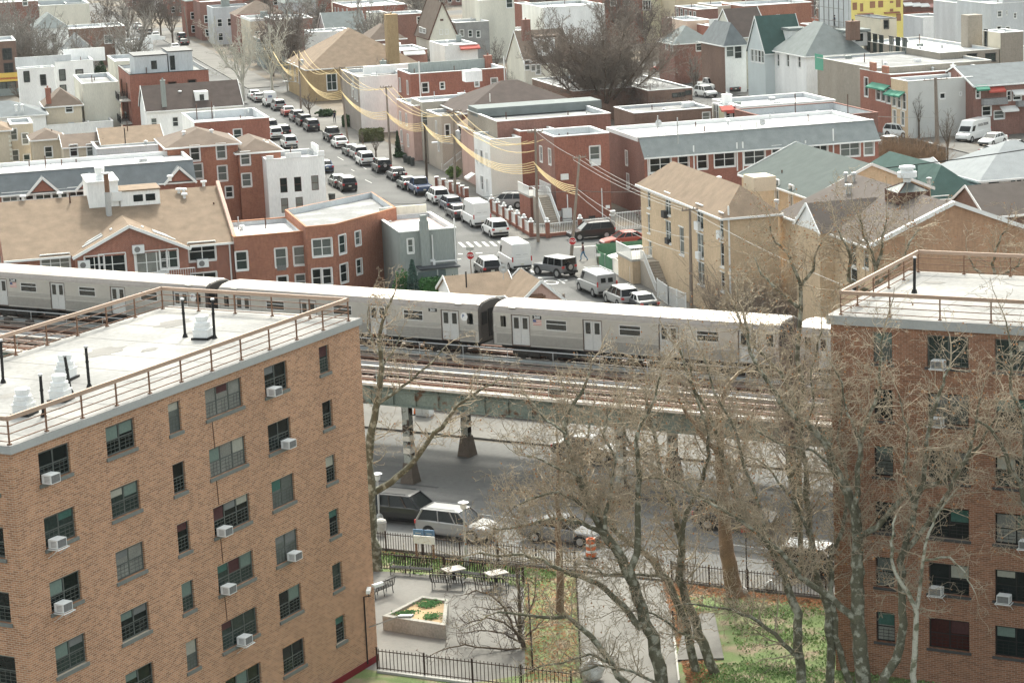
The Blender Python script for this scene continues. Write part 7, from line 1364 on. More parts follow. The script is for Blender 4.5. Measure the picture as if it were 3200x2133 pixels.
while v < 1500 and nf < 250:
    u = -330.
    while u < 420:
        w = rb_.uniform(6, 15) if v < 560 else rb_.uniform(10, 28); d = rb_.uniform(9, 13); h = rb_.choice([6.5, 7, 7.5, 8, 9.5] if v < 700 else [7, 8, 9.5, 11, 13])
        x0, y0 = frame_x(u, v); x1, _ = frame_x(u+w, v)
        if x1 < -80 or x0 > 3280 or y0 < -90 or y0 > 420 or clash(u, v, w, d) or (x0 > 3280): u += w*.5 if x1 >= -80 else w; continue
        if rb_.random() < .12: u += w; continue
        mt, nm = rb_.choice(KIND); rk = rb_.random(); o = G(u, v); side = 'left' if x0 < 1000 else 'middle' if x0 < 2100 else 'right'
        t = thing('row_house', 'far-off %s house with %s roof among the %s background roofs' % (nm, 'pale flat' if rk < .68 else 'grey hip' if rk < .86 else 'brown hip', side), 'building', o, radians(-GA), 'far background houses'); FOOT.append(('f', u, v, w, d, h)); nf += 1
        m = MB(); m.box(0, w, 0, d, 0, h); m.build('walls', mt, t); m = MB()
        if rk < .68:
            m.box(.3, w-.3, .3, d-.3, h, h+.05); m.build('roof', rb_.choice([ROOFW, ROOFW, ROOFG]), t); m = MB()
            for a in ((0, w, -.05, .25), (0, w, d-.25, d), (0, .25, .25, d-.25), (w-.25, w, .25, d-.25)): m.box(*a, h, h+.5)
            m.build('parapet', mt if rb_.random() < .5 else TRIM, t)
            if rb_.random() < .6: x = rb_.uniform(1, w-2); y = rb_.uniform(1, d-3); m = MB(); m.box(x, x+rb_.uniform(.6, 2), y, y+rb_.uniform(.6, 2), h+.05, h+rb_.uniform(.6, 2)); m.build('rooftop_box', rb_.choice([GRY, WHT, B_DRED]), t)
        else: c = min(w, d)/2+.3; z = h+2.6; m.add([(-.3, -.3, h), (w+.3, -.3, h), (w+.3, d+.3, h), (-.3, d+.3, h), (c if w > d else w/2, c if d > w else d/2, z), (w-c if w > d else w/2, d-c if d > w else d/2, z)], [(0, 1, 5, 4), (1, 2, 5), (2, 3, 4, 5), (3, 0, 4)] if w > d else [(0, 1, 4), (1, 2, 5, 4), (2, 3, 5), (3, 0, 4, 5)]); m.build('roof', SH_GG if rk < .86 else SH_MID, t)
        if v < 900:
            for fl in range(int(h/3)):
                x = 1.3
                while x < w-1:
                    if rb_.random() < .75: obj('window', far_window(TRIM), t, (x, 0, 1.7+fl*3))
                    x += 2.2
        u += w+(0 if rb_.random() < .6 else rb_.uniform(1, 5))
    v += 15 if v < 560 else 24 if v < 800 else 36
nt_ = 0
PAR_F = dict(PAR_N, max=2, lv=[(1.3, .5, .55), (1.8, .5, .6), (0, 0, 0)])
tm_ = []
for k in range(4):
    R_ = np.random.RandomState(300+k); T_ = Segs(); r0 = .3
    T_.add(np.array([0, 0, 0.]), np.array([0, 0, 3.]), .32, .25)
    for i in range(9):
        a = 2*pi*i/9; e = np.array([cos(a)*rb_.uniform(1.5, 4.2), sin(a)*rb_.uniform(1.5, 4.2), rb_.uniform(8, 12)]); prev = np.array([0, 0, 2.5])
        for j in range(1, 4):
            q = np.array([0, 0, 2.5])+(e-np.array([0, 0, 2.5]))*j/3+R_.normal(0, .2, 3); T_.add(prev, q, .12/j**.5, .1/j**.5); dd = (q-prev)/np.linalg.norm(q-prev)
            for _ in range(5): grow(T_, R_, prev+(q-prev)*R_.rand(), dd*.8+R_.normal(0, .5, 3), 2.6, .06, 0, dict(PAR_F, rmin=.03))
            prev = q
    tm_.append(T_.mesh('branches', GREYT if k % 2 else DKT, 3))
for _ in range(900):
    if nt_ >= 85: break
    v = rb_.uniform(400, 950); u = rb_.uniform(-250, 330); x, y = frame_x(u, v)
    if not (-30 < x < 3230 and -60 < y < 380) or clash(u-1, v-1, 2, 2) and rb_.random() < .9: continue
    t = thing('bare_tree', 'far-off bare tree among the %s background roofs' % ('left' if x < 1000 else 'middle' if x < 2100 else 'right'), 'tree', G(u, v), rb_.uniform(0, 6), 'far background bare trees'); s = rb_.uniform(.8, 1.25); t.scale = (s, s, s); obj('branches', tm_[nt_ % 4], t); nt_ += 1
print('far', nf, nt_)
# seams, drains and small things on the flat roofs of the nearer buildings
for o in [o for o in bpy.data.objects if o.get('label') and o.type == 'EMPTY']:
    if o.get('group') == 'far background houses': continue
    rf = [c for c in o.children if c.name.split('.')[0] == 'roof' and c.data and c.data.materials and c.data.materials[0] in (ROOFW, ROOFG)]
    if not rf: continue
    co = [v_.co for v_ in rf[0].data.vertices]; x0, x1 = min(c.x for c in co), max(c.x for c in co); y0, y1 = min(c.y for c in co), max(c.y for c in co); z = max(c.z for c in co)
    if x1-x0 < 3 or y1-y0 < 3 or len(co) != 4: continue
    m = MB(); k = x0+1.2
    while k < x1-.3: m.box(k, k+.05, y0+.1, y1-.1, z+.003, z+.012); k += rb_.uniform(2.2, 3.5)
    m.build('roof_seams', M('roof_seam_tar', (.22, .22, .215), .9, .2), o)
    for i in range(int(min(5, 1+(x1-x0)*(y1-y0)/50))):
        x = rb_.uniform(x0+.6, x1-.9); y = rb_.uniform(y0+.6, y1-.9); q = rb_.random(); m = MB()
        if q < .5: m.tube((x, y, z), (x, y, z+rb_.uniform(.5, 1.3)), .06, .06, 6); m.build('roof_pipe', rb_.choice([BRTRIM, STEEL]), o)
        elif q < .8: m.box(x, x+.8, y, y+.7, z, z+.4); m.build('roof_hatch', rb_.choice([GRY, STEEL, WHT]), o)
        else: m.lathe([(.16, z), (.16, z+.35), (.28, z+.4), (.05, z+.55)], 8, (x, y)); m.build('roof_vent', STEEL, o)
# repairs and stains in the asphalt
AP = M('asphalt_patch', (.075, .074, .072), .95, .15); AL = M('worn_pale_asphalt', (.15, .147, .14), .95, .12)
for i in range(26):
    v = rb_.uniform(180, 380); u = rb_.uniform(48.8, 55.5); sheet('road_patch', q4(u, u+rb_.uniform(.4, 1.8), v, v+rb_.uniform(1, 7)), .0125, AP if i % 3 else AL)
for i in range(22):
    s = rb_.uniform(0, 45); n = rb_.uniform(-17, 1); L_ = rb_.uniform(1.5, 9); w_ = rb_.uniform(.1, 1.0); sheet('road_patch', [EL(s, n), EL(s+L_, n), EL(s+L_, n+w_), EL(s, n+w_)], .010, AP if i % 2 else AL)
for n, w_ in ((-4.6, .7), (-3.0, .5), (-10.5, .8), (-8.7, .6)): sheet('tyre_track', [EL(-60, n), EL(70, n), EL(70, n+w_), EL(-60, n+w_)], .0085, AL)
JT = M('joint_line', (.08, .075, .07), .95, .1)
for i in range(14):
    v = 226+i*6; sheet('sidewalk_joint', q4(57.4, 62.8, v, v+.05), .1345, JT)
for i in range(9): p = P(*K(14, 200, 1475)); a = FL(-6+i*2.2, -3.6); sheet('plaza_joint', [(a.x, a.y), (a.x+.05, a.y), (a.x+.05-fn.x*17, a.y-fn.y*17), (a.x-fn.x*17, a.y-fn.y*17)], .0105, JT) if i < 5 else None
# ================================================================ vehicles
TYRE = M('tyre_rubber', (.02, .02, .02), .8, .1); RIM = M('alloy_rim', (.42, .42, .42), .4, .1, metal=.6); CGL = M('car_glass', (.01, .012, .013), .12, .2, spec=.3)
TAIL = M('tail_light_red', (.45, .02, .02), .3, .1, spec=.6); HEADL = M('head_light_clear', (.6, .6, .58), .15, .1, spec=.8); PLATE = M('licence_plate', (.6, .58, .48), .6, .1); BUMP = M('dark_bumper_plastic', (.03, .03, .03), .7, .1)
def paintm(nm, c): return M(nm, c, .28, .03, .5, spec=.5, coat=.35)
PT = dict(white=paintm('paint_white', (.72, .72, .70)), silver=paintm('paint_silver', (.30, .30, .295)), grey=paintm('paint_grey', (.16, .165, .17)), black=paintm('paint_black', (.007, .007, .008)), blue=paintm('paint_navy', (.03, .06, .14)), dblue=paintm('paint_dark_blue', (.02, .035, .07)), red=paintm('paint_red', (.35, .06, .04)), green=paintm('paint_dark_green', (.03, .05, .045)), pearl=paintm('paint_pearl', (.60, .61, .60)), dgrey=paintm('paint_dark_grey', (.06, .062, .065)))
# (L, W, belt z, roof z, body stations [(x, zbot, ztop)], greenhouse bottom (xr, xf), top (xr, xf), rear wheel, front wheel, wheel radius)
VK = dict(
 sedan=(4.75, 1.82, .92, 1.44, [(-2.37, .42, .86), (-2.25, .28, .98), (-1.45, .25, 1.0), (.75, .25, .95), (1.7, .25, .82), (2.2, .28, .72), (2.37, .4, .58)], (-1.75, 1.05), (-1.05, .25), -1.35, 1.45, .33),
 suv=(4.65, 1.86, 1.05, 1.70, [(-2.32, .5, 1.0), (-2.24, .32, 1.08), (-1.4, .3, 1.08), (.85, .3, 1.05), (1.75, .3, .98), (2.2, .32, .86), (2.32, .45, .7)], (-2.2, 1.2), (-1.85, .45), -1.38, 1.42, .37),
 wagon=(4.6, 1.8, .95, 1.52, [(-2.3, .45, .95), (-2.22, .3, 1.0), (-1.4, .28, 1.0), (.8, .28, .97), (1.7, .28, .86), (2.15, .3, .74), (2.3, .42, .6)], (-2.15, 1.15), (-1.7, .35), -1.35, 1.4, .34),
 van=(5.9, 2.0, 1.25, 2.65, [(-2.95, .5, 1.25), (-2.93, .35, 1.27), (-1.8, .32, 1.27), (1.7, .32, 1.25), (2.4, .32, 1.15), (2.8, .35, 1.0), (2.95, .5, .75)], (-2.93, 2.3), (-2.86, 1.35), -1.75, 2.0, .37),
 oldvan=(5.5, 1.98, 1.15, 2.05, [(-2.75, .5, 1.1), (-2.72, .35, 1.15), (-1.7, .32, 1.17), (1.4, .32, 1.12), (2.2, .32, 1.0), (2.65, .35, .88), (2.75, .5, .7)], (-2.7, 1.75), (-2.62, 1.05), -1.65, 1.75, .37),
 pickup=(5.75, 1.98, 1.12, 1.88, [(-2.87, .6, 1.12), (-2.85, .45, 1.13), (-1.8, .42, 1.13), (1.0, .42, 1.13), (2.1, .42, 1.08), (2.7, .45, 1.0), (2.87, .6, .75)], (-.75, 1.25), (-.6, .55), -1.75, 1.85, .42),
 jeep=(4.5, 1.85, 1.15, 1.85, [(-2.05, .6, 1.1), (-2.03, .5, 1.15), (-1.2, .48, 1.15), (.7, .48, 1.12), (1.6, .5, 1.05), (2.1, .55, 1.0), (2.15, .6, .8)], (-2.0, .75), (-1.98, .5), -1.3, 1.5, .42),
 mail=(4.6, 1.9, 1.2, 2.3, [(-2.3, .5, 1.2), (-2.28, .4, 1.22), (-1.4, .38, 1.22), (1.2, .38, 1.15), (1.9, .38, 1.0), (2.25, .4, .9), (2.3, .5, .7)], (-2.27, 1.3), (-2.22, 1.0), -1.4, 1.45, .35))
_vm = {}
def vmesh(kind):
    if kind in _vm: return _vm[kind]
    L, W, zb, zr, st, gbm, gt, rw, fw_, wr = VK[kind]; hw = W/2; out = {}
    b = MB(); rings = []
    for i, (x, z0, z1) in enumerate(st):
        e = .86 if i in (0, len(st)-1) else (.95 if i in (1, len(st)-2) else 1); y = hw*e; m_ = z0+(z1-z0)*.55
        rings.append([(x, -y*.94, z0), (x, -y, z0+.12), (x, -y, m_), (x, -y*.97, z1-.06), (x, -y*.86, z1), (x, y*.86, z1), (x, y*.97, z1-.06), (x, y, m_), (x, y, z0+.12), (x, y*.94, z0)])
    vs = [v for r in rings for v in r]; n = 10
    b.add(vs, [(k*n+i, (k+1)*n+i, (k+1)*n+(i+1) % n, k*n+(i+1) % n) for k in range(len(rings)-1) for i in range(n)]+[tuple(range(n)), tuple((len(rings)-1)*n+i for i in range(n-1, -1, -1))])
    full = kind in ('van', 'oldvan', 'mail')
    if kind == 'pickup': b.box(-2.8, -.85, -hw*.86, -hw*.8, 1.1, 1.22); b.box(-2.8, -.85, hw*.8, hw*.86, 1.1, 1.22)
    yb = hw*.90; yt = hw*(.90 if full or kind == 'jeep' else .76); x0, x1 = gbm; t0, t1 = gt
    zg = zb-.02
    # arches
    for x in (rw, fw_):
        for s in (-1, 1): b2 = out.setdefault('arch', MB()); b2.tube((x, s*(hw-.12), wr), (x, s*(hw+.004), wr), wr+.07, wr+.07, 16)
    # roof and pillars
    rf = MB()
    if full:
        c = [(x0, -yb, zg), (x1, -yb, zg), (x1, yb, zg), (x0, yb, zg), (t0, -yt*.97, zr-.08), (t1, -yt*.95, zr-.08), (t1, yt*.95, zr-.08), (t0, yt*.97, zr-.08), (t0+.06, -yt*.85, zr), (t1-.1, -yt*.83, zr), (t1-.1, yt*.83, zr), (t0+.06, yt*.85, zr)]
        rf.add(c, [(0, 1, 5, 4), (1, 2, 6, 5), (2, 3, 7, 6), (3, 0, 4, 7), (4, 5, 9, 8), (5, 6, 10, 9), (6, 7, 11, 10), (7, 4, 8, 11), (8, 9, 10, 11)])
    else:
        k = .0; rf.add([(t0-.05, -yt, zr-.05), (t1+.05, -yt, zr-.05), (t1+.05, yt, zr-.05), (t0-.05, yt, zr-.05), (t0+.1, -yt*.8, zr+.02), (t1-.1, -yt*.8, zr+.02), (t1-.1, yt*.8, zr+.02), (t0+.1, yt*.8, zr+.02)], [(3, 2, 1, 0), (4, 5, 6, 7), (0, 1, 5, 4), (1, 2, 6, 5), (2, 3, 7, 6), (3, 0, 4, 7)])
        for s in (-1, 1):
            rf.tube((x1, s*yb, zg), (t1, s*yt, zr-.02), .045, .04, 5); rf.tube((x0, s*yb, zg), (t0, s*yt, zr-.02), .07, .06, 5)
            for q in ((.42, .42), (.74, .76)): rf.tube((x0+(x1-x0)*q[0], s*(yb+.0), zg), (t0+(t1-t0)*q[1], s*yt, zr-.02), .04, .035, 5)
        if kind in ('suv', 'wagon'):
            for s in (-1, 1): rf.tube((t0+.15, s*yt*.92, zr+.06), (t1-.2, s*yt*.92, zr+.06), .022)
    if full:     # glass panels set proud of the shell
        g = MB(); dz = zr-.08-zg
        def fp_(a, b_, s): return None
        # windscreen
        def fr(u, v): return (x1+(t1-x1)*v+.012, yb*u*(1-v)+yt*.95*u*v, zg+dz*v)
        v0, v1 = (.08, .55) if kind == 'van' else (.1, .85)
        g.add([fr(-.85, v0), fr(.85, v0), fr(.85, v1), fr(-.85, v1)], [(0, 1, 2, 3)])
        for s in (-1, 1):
            def sd_(u, v): return (x0+(x1-x0)*u+(t0-x0)*(1-u)*v+(t1-x1)*u*v, s*((yb+.012)*(1-v)+(yt*.96+.012)*v), zg+dz*v)
            a, b_ = (.80, .93); g.add([sd_(a, v0), sd_(b_, v0), sd_(.97 if kind != 'van' else .95, v1), sd_(a, v1)], [(0, 1, 2, 3)] if s < 0 else [(3, 2, 1, 0)])
        if kind != 'mail' :
            for a, b_ in ((-.62, -.12), (.12, .62)):
                zz0, zz1 = (.25, .72) if kind == 'oldvan' else (.3, .31)
                g.add([(x0-.012, a*yb, zg+dz*zz0), (x0-.012, b_*yb, zg+dz*zz0), (x0-.012+(t0-x0)*zz1, b_*yb, zg+dz*zz1), (x0-.012+(t0-x0)*zz1, a*yb, zg+dz*zz1)], [(3, 2, 1, 0)])
    else:
        g = MB(); yb2, yt2 = yb-.01, yt-.02; g.add([(x0, -yb2, zg), (x1, -yb2, zg), (x1, yb2, zg), (x0, yb2, zg), (t0, -yt2, zr-.06), (t1, -yt2, zr-.06), (t1, yt2, zr-.06), (t0, yt2, zr-.06)], [(0, 1, 5, 4), (1, 2, 6, 5), (2, 3, 7, 6), (3, 0, 4, 7)])
    w = MB(); w.tube((0, -.1, 0), (0, .1, 0), wr, wr, 18); ri = MB(); ri.tube((0, -.11, 0), (0, .11, 0), wr*.62, wr*.62, 12); sp = MB()
    hl = MB(); hl.box(L/2-.22, L/2-.04, -.18, .18, 0, .15); tl = MB(); z1 = st[1][2]
    if full: tl.box(-.03, .02, -.06, .06, 0, .45)
    else: tl.box(-.04, .06, -.13, .13, 0, .2)
    bp = MB(); bp.box(-L/2-.05, -L/2+.12, -hw*.85, hw*.85, .42, .62); bp.box(L/2-.14, L/2+.03, -hw*.8, hw*.8, .35, .52)
    _vm[kind] = dict(body=b, arch=out['arch'], roof=rf, glass=g, wheel=w.mesh('wheel', TYRE), rim=ri.mesh('rim', RIM), head=hl.mesh('headlight', HEADL), tail=tl.mesh('taillight', TAIL), bump=bp.mesh('bumper', BUMP), archm=out['arch'].mesh('wheel_arch', BUMP), glassm=g.mesh('glass', CGL), cache={})
    return _vm[kind]
def vehicle(kind, col, pos, az_, label, cat='car', group=None, roofcol=None, extras=True, name='parked_car'):
    V = vmesh(kind); L, W, zb, zr, st, gbm, gt, rw, fw_, wr = VK[kind]; hw = W/2
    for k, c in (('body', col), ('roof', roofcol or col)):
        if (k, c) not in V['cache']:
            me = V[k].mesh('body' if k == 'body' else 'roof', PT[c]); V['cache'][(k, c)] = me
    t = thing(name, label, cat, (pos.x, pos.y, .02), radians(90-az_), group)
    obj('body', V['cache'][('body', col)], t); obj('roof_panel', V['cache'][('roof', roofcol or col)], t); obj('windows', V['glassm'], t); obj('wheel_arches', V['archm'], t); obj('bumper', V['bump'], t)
    for x in (rw, fw_):
        for s in (-1, 1): w = obj('wheel', V['wheel'], t, (x, s*(hw-.1), wr)); obj('rim', V['rim'], w)
    zt = st[1][2]
    for s in (-1, 1):
        obj('headlight', V['head'], t, (0, s*hw*.66, st[-2][2]-.22)); zz = zb-.22 if kind not in ('van', 'oldvan', 'mail') else 1.0
        obj('taillight', V['tail'], t, (-L/2+.02 if kind not in ('jeep',) else -2.05, s*hw*(.80 if kind not in ('van', 'oldvan', 'mail') else .9), zz))
    if 'plate' not in V: m = MB(); m.box(-L/2-.03-(0 if kind != 'jeep' else -.2), -L/2+.02-(0 if kind != 'jeep' else -.2), -.16, .16, .66, .8); V['plate'] = m.mesh('licence_plate', PLATE)
    obj('licence_plate', V['plate'], t)
    if kind == 'jeep' or 'spare' in label:
        x = -2.13 if kind == 'jeep' else -L/2-.06; w = obj('spare_wheel', V['wheel'], t, (x, .0, 1.0)); w.rotation_euler = (0, 0, pi/2); w.scale = (.95, .95, .95)
        r_ = obj('rim', V['rim'], w)
    return t
def rear(c, x, y, kind, az_=GA): p = P(*K(c, x, y)); L = VK[kind][0]; return p+az(az_)*(L/2)
GP = 'cars parked along the avenue'
AV = [ # crop, rear-bottom centre px, kind, colour, label
 (6, 2252, 868, 'suv', 'white', 'white SUV at the crosswalk end of the parked row, directly behind the white van'),
 (6, 2085, 775, 'van', 'white', 'white high-roof cargo van parked on the avenue'),
 (6, 1900, 700, 'sedan', 'dgrey', 'dark grey sedan squeezed in front of the parked white van'),
 (6, 1830, 622, 'wagon', 'dblue', 'dark blue wagon parked behind the white SUV at the brick fence'),
 (6, 1715, 560, 'suv', 'white', 'white SUV parked between blue pickup and dark blue wagon'),
 (6, 1555, 480, 'pickup', 'blue', 'navy blue pickup truck parked beside the brick fence piers'),
 (6, 1430, 428, 'sedan', 'green', 'dark sedan mostly hidden ahead of the navy pickup'),
 (6, 1330, 342, 'sedan', 'dgrey', 'dark sedan parked behind the black SUV with white spare wheel'),
 (6, 1190, 272, 'suv', 'black', 'black SUV with spare wheel on its back door'),
 (6, 1035, 208, 'suv', 'white', 'white SUV parked by the young tree, nearest of a pale pair'),
 (6, 975, 150, 'suv', 'silver', 'silver SUV parked ahead of the white one by the young tree'),
 (6, 905, 115, 'sedan', 'green', 'dark green-grey car parked ahead of the silver SUV'),
 (2, 800, 1368, 'sedan', 'white', 'white sedan parked right behind the black pickup'),
 (2, 740, 1310, 'pickup', 'black', 'black pickup truck parked beside the tall pole'),
 (2, 535, 1212, 'suv', 'dgrey', 'dark grey SUV, last of a tight group of three'),
 (2, 465, 1165, 'suv', 'black', 'black SUV, middle of a tight group of three'),
 (2, 400, 1125, 'suv', 'grey', 'blue-grey SUV, farthest of a tight group of three'),
 (2, 318, 1075, 'sedan', 'red', 'dull red sedan with white-painted roof glare on the upper avenue'),
 (2, 228, 1022, 'suv', 'silver', 'silver SUV parked behind the white mail truck'),
 (2, 48, 945, 'sedan', 'silver', 'silver car parked ahead of the mail truck'),
 (2, 5, 918, 'sedan', 'white', 'white car half hidden by pale branches ahead of the mail truck')]
for c, x, y, k, col, lb in AV: vehicle(k, col, rear(c, x, y, k), GA, lb, 'pickup' if k == 'pickup' else 'van' if k == 'van' else 'car', GP, roofcol='white' if col == 'red' else None)  # red sedan's roof panel painted white to stand in for glare
mt_ = vehicle('mail', 'white', rear(2, 148, 985, 'mail'), GA, 'boxy white mail truck with blue mark on its back', 'truck', GP); m = MB(); m.box(-2.325, -2.3, -.1, .55, 1.5, 1.85); m.build('blue_mark', M('blue_grey_mark', (.18, .22, .32), .6, .1), mt_)
for c, x, y, k, col, lb in ((6, 868, 445, 'suv', 'black', 'black SUV with silver bumper parked on the left kerb'), (6, 790, 410, 'sedan', 'green', 'dark green sedan ahead of the black SUV on the left kerb'), (6, 658, 272, 'sedan', 'blue', 'blue hatchback peeking out behind the white stepped-parapet house'),
                         (2, 270, 1268, 'suv', 'black', 'black SUV parked on the left kerb of the upper avenue'), (2, 195, 1290, 'suv', 'white', 'white SUV parked on the left kerb beside the black one'), (2, 330, 1372, 'suv', 'pearl', 'white and dark SUV partly hidden by the tan hip roof'), (2, 150, 1215, 'suv', 'dgrey', 'dark car at the brick wall on the left kerb'),
                         (1, 1365, 332, 'suv', 'white', 'white SUV at the far end of the avenue, nearest of the far row'), (1, 1310, 300, 'sedan', 'white', 'white car second in the far row at the avenue end'), (1, 1275, 270, 'sedan', 'pearl', 'pale car farthest in the row at the avenue end'), (1, 1440, 358, 'sedan', 'white', 'white sedan at the avenue end on the sidewalk side'),
                         (1, 1620, 470, 'sedan', 'white', 'white sedan below the tall dark bare tree'), (1, 1680, 375, 'suv', 'black', 'black car under the tall dark bare tree'), (1, 1700, 425, 'sedan', 'black', 'dark sedan right of the white sedan under the bare tree')):
    vehicle(k, col, rear(c, x, y, k), GA, lb, 'car', 'cars on the far and left kerbs')
# crossing
crv = vehicle('suv', 'black', P(*K(7, 725, 868)), GA-90, 'black SUV parked side-on along the brick pier fence at the crossing', 'car')
vehicle('van', 'white', rear(7, 98, 1178, 'van'), GA, 'white high-roof van driving into the crossing', 'van', name='moving_van')
vehicle('jeep', 'grey', rear(7, 545, 1232, 'jeep', -38), -38, 'grey boxy off-road car with spare wheel turning at the stop line', 'car', name='off_road_car')
sv = vehicle('oldvan', 'silver', rear(7, 880, 1415, 'oldvan', GA-4), GA-4, 'silver work van with roof rack and two small rear windows', 'van'); m = MB()
for s in (-.7, .7): m.tube((-2.4, s, 2.2), (1.0, s, 2.2), .03)
for q in (-2.2, -1.2, -.2, .8): m.tube((q, -.75, 2.2), (q, .75, 2.2), .03)
m.build('roof_rack', ACW, sv)
vehicle('suv', 'silver', rear(7, 1085, 1520, 'suv'), GA-3, 'silver minivan with red tail lights behind the silver work van', 'car')
vehicle('sedan', 'dgrey', rear(7, 1260, 1560, 'sedan'), GA-3, 'dark grey car with pale roof, lowest on the avenue above the train', 'car', roofcol='pearl')
vehicle('suv', 'black', rear(6, 2180, 1238, 'suv', GA+2), GA+2, 'black SUV with pale roof waiting below the stop sign', 'car', roofcol='pearl')
vehicle('sedan', 'pearl', P(*K(7, 1110, 1085)), GA-90, 'silver sedan parked inside the green yard fence', 'car')
vehicle('sedan', 'red', P(*K(7, 1035, 935)), GA-90, 'red sedan behind the green yard fence', 'car')
vehicle('suv', 'silver', P(*K(6, 2315, 585)), GA-60, 'silver SUV parked in the yard of the cream corner house', 'car')
# side street
GS2 = 'cars along the side street at right'
for c, x, y, k, col, a_, lb in ((4, 1215, 1262, 'suv', 'white', GA+158, 'white SUV facing the camera on the side street'), (4, 1885, 1290, 'van', 'white', GA-90-35, 'white service van with black lettering on its side'), (4, 2065, 1330, 'sedan', 'white', GA-90-35, 'white sedan parked beside the service van'),
                              (4, 2245, 1400, 'sedan', 'dgrey', GA-90-35, 'dark grey sedan at the right of the white sedan'), (4, 2110, 1450, 'sedan', 'grey', GA+165, 'grey car at the right edge beside the kerb'), (4, 2255, 1490, 'sedan', 'pearl', GA+165, 'silver car lowest at the right photo edge'),
                              (4, 1105, 1350, 'sedan', 'white', GA, 'white car roof showing behind the slatted fence, left of two'), (4, 1435, 1420, 'sedan', 'white', GA, 'white car roof showing behind the slatted fence, right of two'), (4, 1415, 1215, 'sedan', 'red', GA+90, 'red car in the drive beside the white side wall'), (4, 1490, 1160, 'sedan', 'dgrey', GA+90, 'dark car behind the red car at the white side wall')):
    v = vehicle(k, col, P(*K(c, x, y)), a_, lb, 'van' if k == 'van' else 'car', GS2)
    if k == 'van':
        tm = text_mesh('COOL TECHS', .42, .004, True); tm.materials.append(DTRIM)
        for s, rz_ in ((-1, 0), (1, pi)):
            o = obj('side_lettering', tm, v, (-.9, s*1.0*.93+s*.02, 1.95)); o.rotation_euler = (pi/2, 0, rz_)
for c, x, y, k, col, a_, lb in ((3, 1390, 665, 'suv', 'red', GA-60, 'red SUV in the lot right of the giant tree'), (3, 1590, 690, 'suv', 'silver', GA-90, 'silver car in the lot right of the giant tree'), (3, 1790, 690, 'suv', 'grey', GA-90, 'grey SUV before the curved white balcony'), (3, 1680, 745, 'sedan', 'white', GA, 'white car beyond the low brown building'),
                              (3, 1820, 825, 'pickup', 'white', GA+170, 'white pickup truck facing the camera by the white fence'), (3, 1780, 890, 'suv', 'white', GA+170, 'white car below the white pickup truck'), (3, 2010, 850, 'sedan', 'black', GA, 'black car beside the white fence at the pole foot'), (3, 1540, 640, 'sedan', 'dgrey', GA-90, 'dark car beside the silver car in the lot'), (3, 1195, 340, 'sedan', 'white', GA-90, 'white car behind the giant tree crown')):
    vehicle(k, col, P(*K(c, x, y)), a_, lb, 'car', 'cars beyond the giant tree')
# boulevard
vehicle('suv', 'black', P(*K(17, 520, 1255)), 116, 'black SUV with roof rails on the boulevard beside the silver SUV', 'car')
vehicle('suv', 'silver', P(*K(17, 975, 1405)), 119, 'silver SUV parked at the kerb behind the park sign', 'car')
vehicle('sedan', 'grey', P(*K(14, 1640, 470)), 118, 'grey sedan at the kerb left of the orange barrel, behind branches', 'car')
vehicle('suv', 'dgrey', P(*K(15, 1240, 370)), 114, 'dark SUV with pale bonnet on the boulevard beyond the street tree', 'car')
vehicle('suv', 'black', P(*K(16, 400, 740)), 118, 'black car with white roof at the left edge of the russet block', 'car', roofcol='white')
vehicle('sedan', 'dgrey', P(*K(17, 2190, 680)), 121, 'dark grey car under the railway behind the sycamore branches', 'car')
vehicle('sedan', 'dgrey', P(*K(2, 2080, 1020)), 120, 'dark car at upper middle beyond the vacant lot', 'car') if False else None
# ================================================================ poles and wires
POLES = {}
def pole(key, label, base, top, r=.17, arms=(), dark=False, box=None):
    b = P(*K(*base)); q = PD(*K(*top), hypot(b.x, b.y)); t = thing('utility_pole', label, 'utility pole', b, 0, 'wooden utility poles'); v = q-b
    m = MB(); m.tube((0, 0, -.2), v, r, r*.6, 9); m.build('shaft', M('dark_pole_wood', (.09, .07, .055), .95, .2) if dark else WOODP, t)
    for f_, w_, a in arms:
        c = v*f_; e = az(a)*w_/2; m = MB(); m.bar(c-e, c+e, .1, .12); 
        for s in (-.9, -.45, .45, .9): m.tube(c+e*s+Vector((0, 0, .06)), c+e*s+Vector((0, 0, .24)), .04, .03, 5)
        m.build('crossarm', WOODP, t)
    if box:
        for f_ in box: c = v*f_; m = MB(); m.lathe([(.05, -.45), (.26, -.4), (.28, .3), (.22, .42), (.05, .45)], 12); m.build('transformer', STEEL, t, c+gb*.42)
    POLES[key] = (b, v); return t
CA = GA+90
pole('A', 'weathered pole with transformer beside the ochre building', (2, 415, 1060), (2, 392, 455), arms=((.97, 1.8, CA),), box=(.80,))
pole('B', 'weathered pole beside the person and the dark shrubs', (2, 845, 1310), (2, 768, 612), arms=((.98, 1.6, CA),))
pole('C', 'grey pole at the pink house with yellow cables passing its middle', (6, 1240, 190), (2, 1195, 795), arms=((.99, 1.6, CA),))
pole('D', 'dark brown short pole carrying only the yellow cable bundle', (6, 1570, 335), (2, 1548, 1122), dark=True)
pole('E', 'grey pole with three pale transformers beside the front steps', (6, 1830, 500), (2, 1818, 1005), arms=((.98, 1.8, CA),), box=(.72, .70))
pole('F', 'grey pole at the sidewalk corner of the brick pier fence', (7, 240, 900), (3, 212, 1180), arms=((.97, 1.6, CA),), box=None)
pole('G', 'leaning pole carrying the stop sign at the crossing', (7, 540, 1060), (7, 622, 105), arms=((.98, 1.4, CA-10),))
pole('H', 'brown pole in front of the white stepped-parapet house', (6, 362, 560), (6, 330, 20), .16, arms=((.32, 2.6, CA),), dark=False)
pole('I', 'pole with crossarm in front of the buff brick house', (7, 1650, 1560), (7, 1635, 590), arms=((.985, 1.4, CA),))
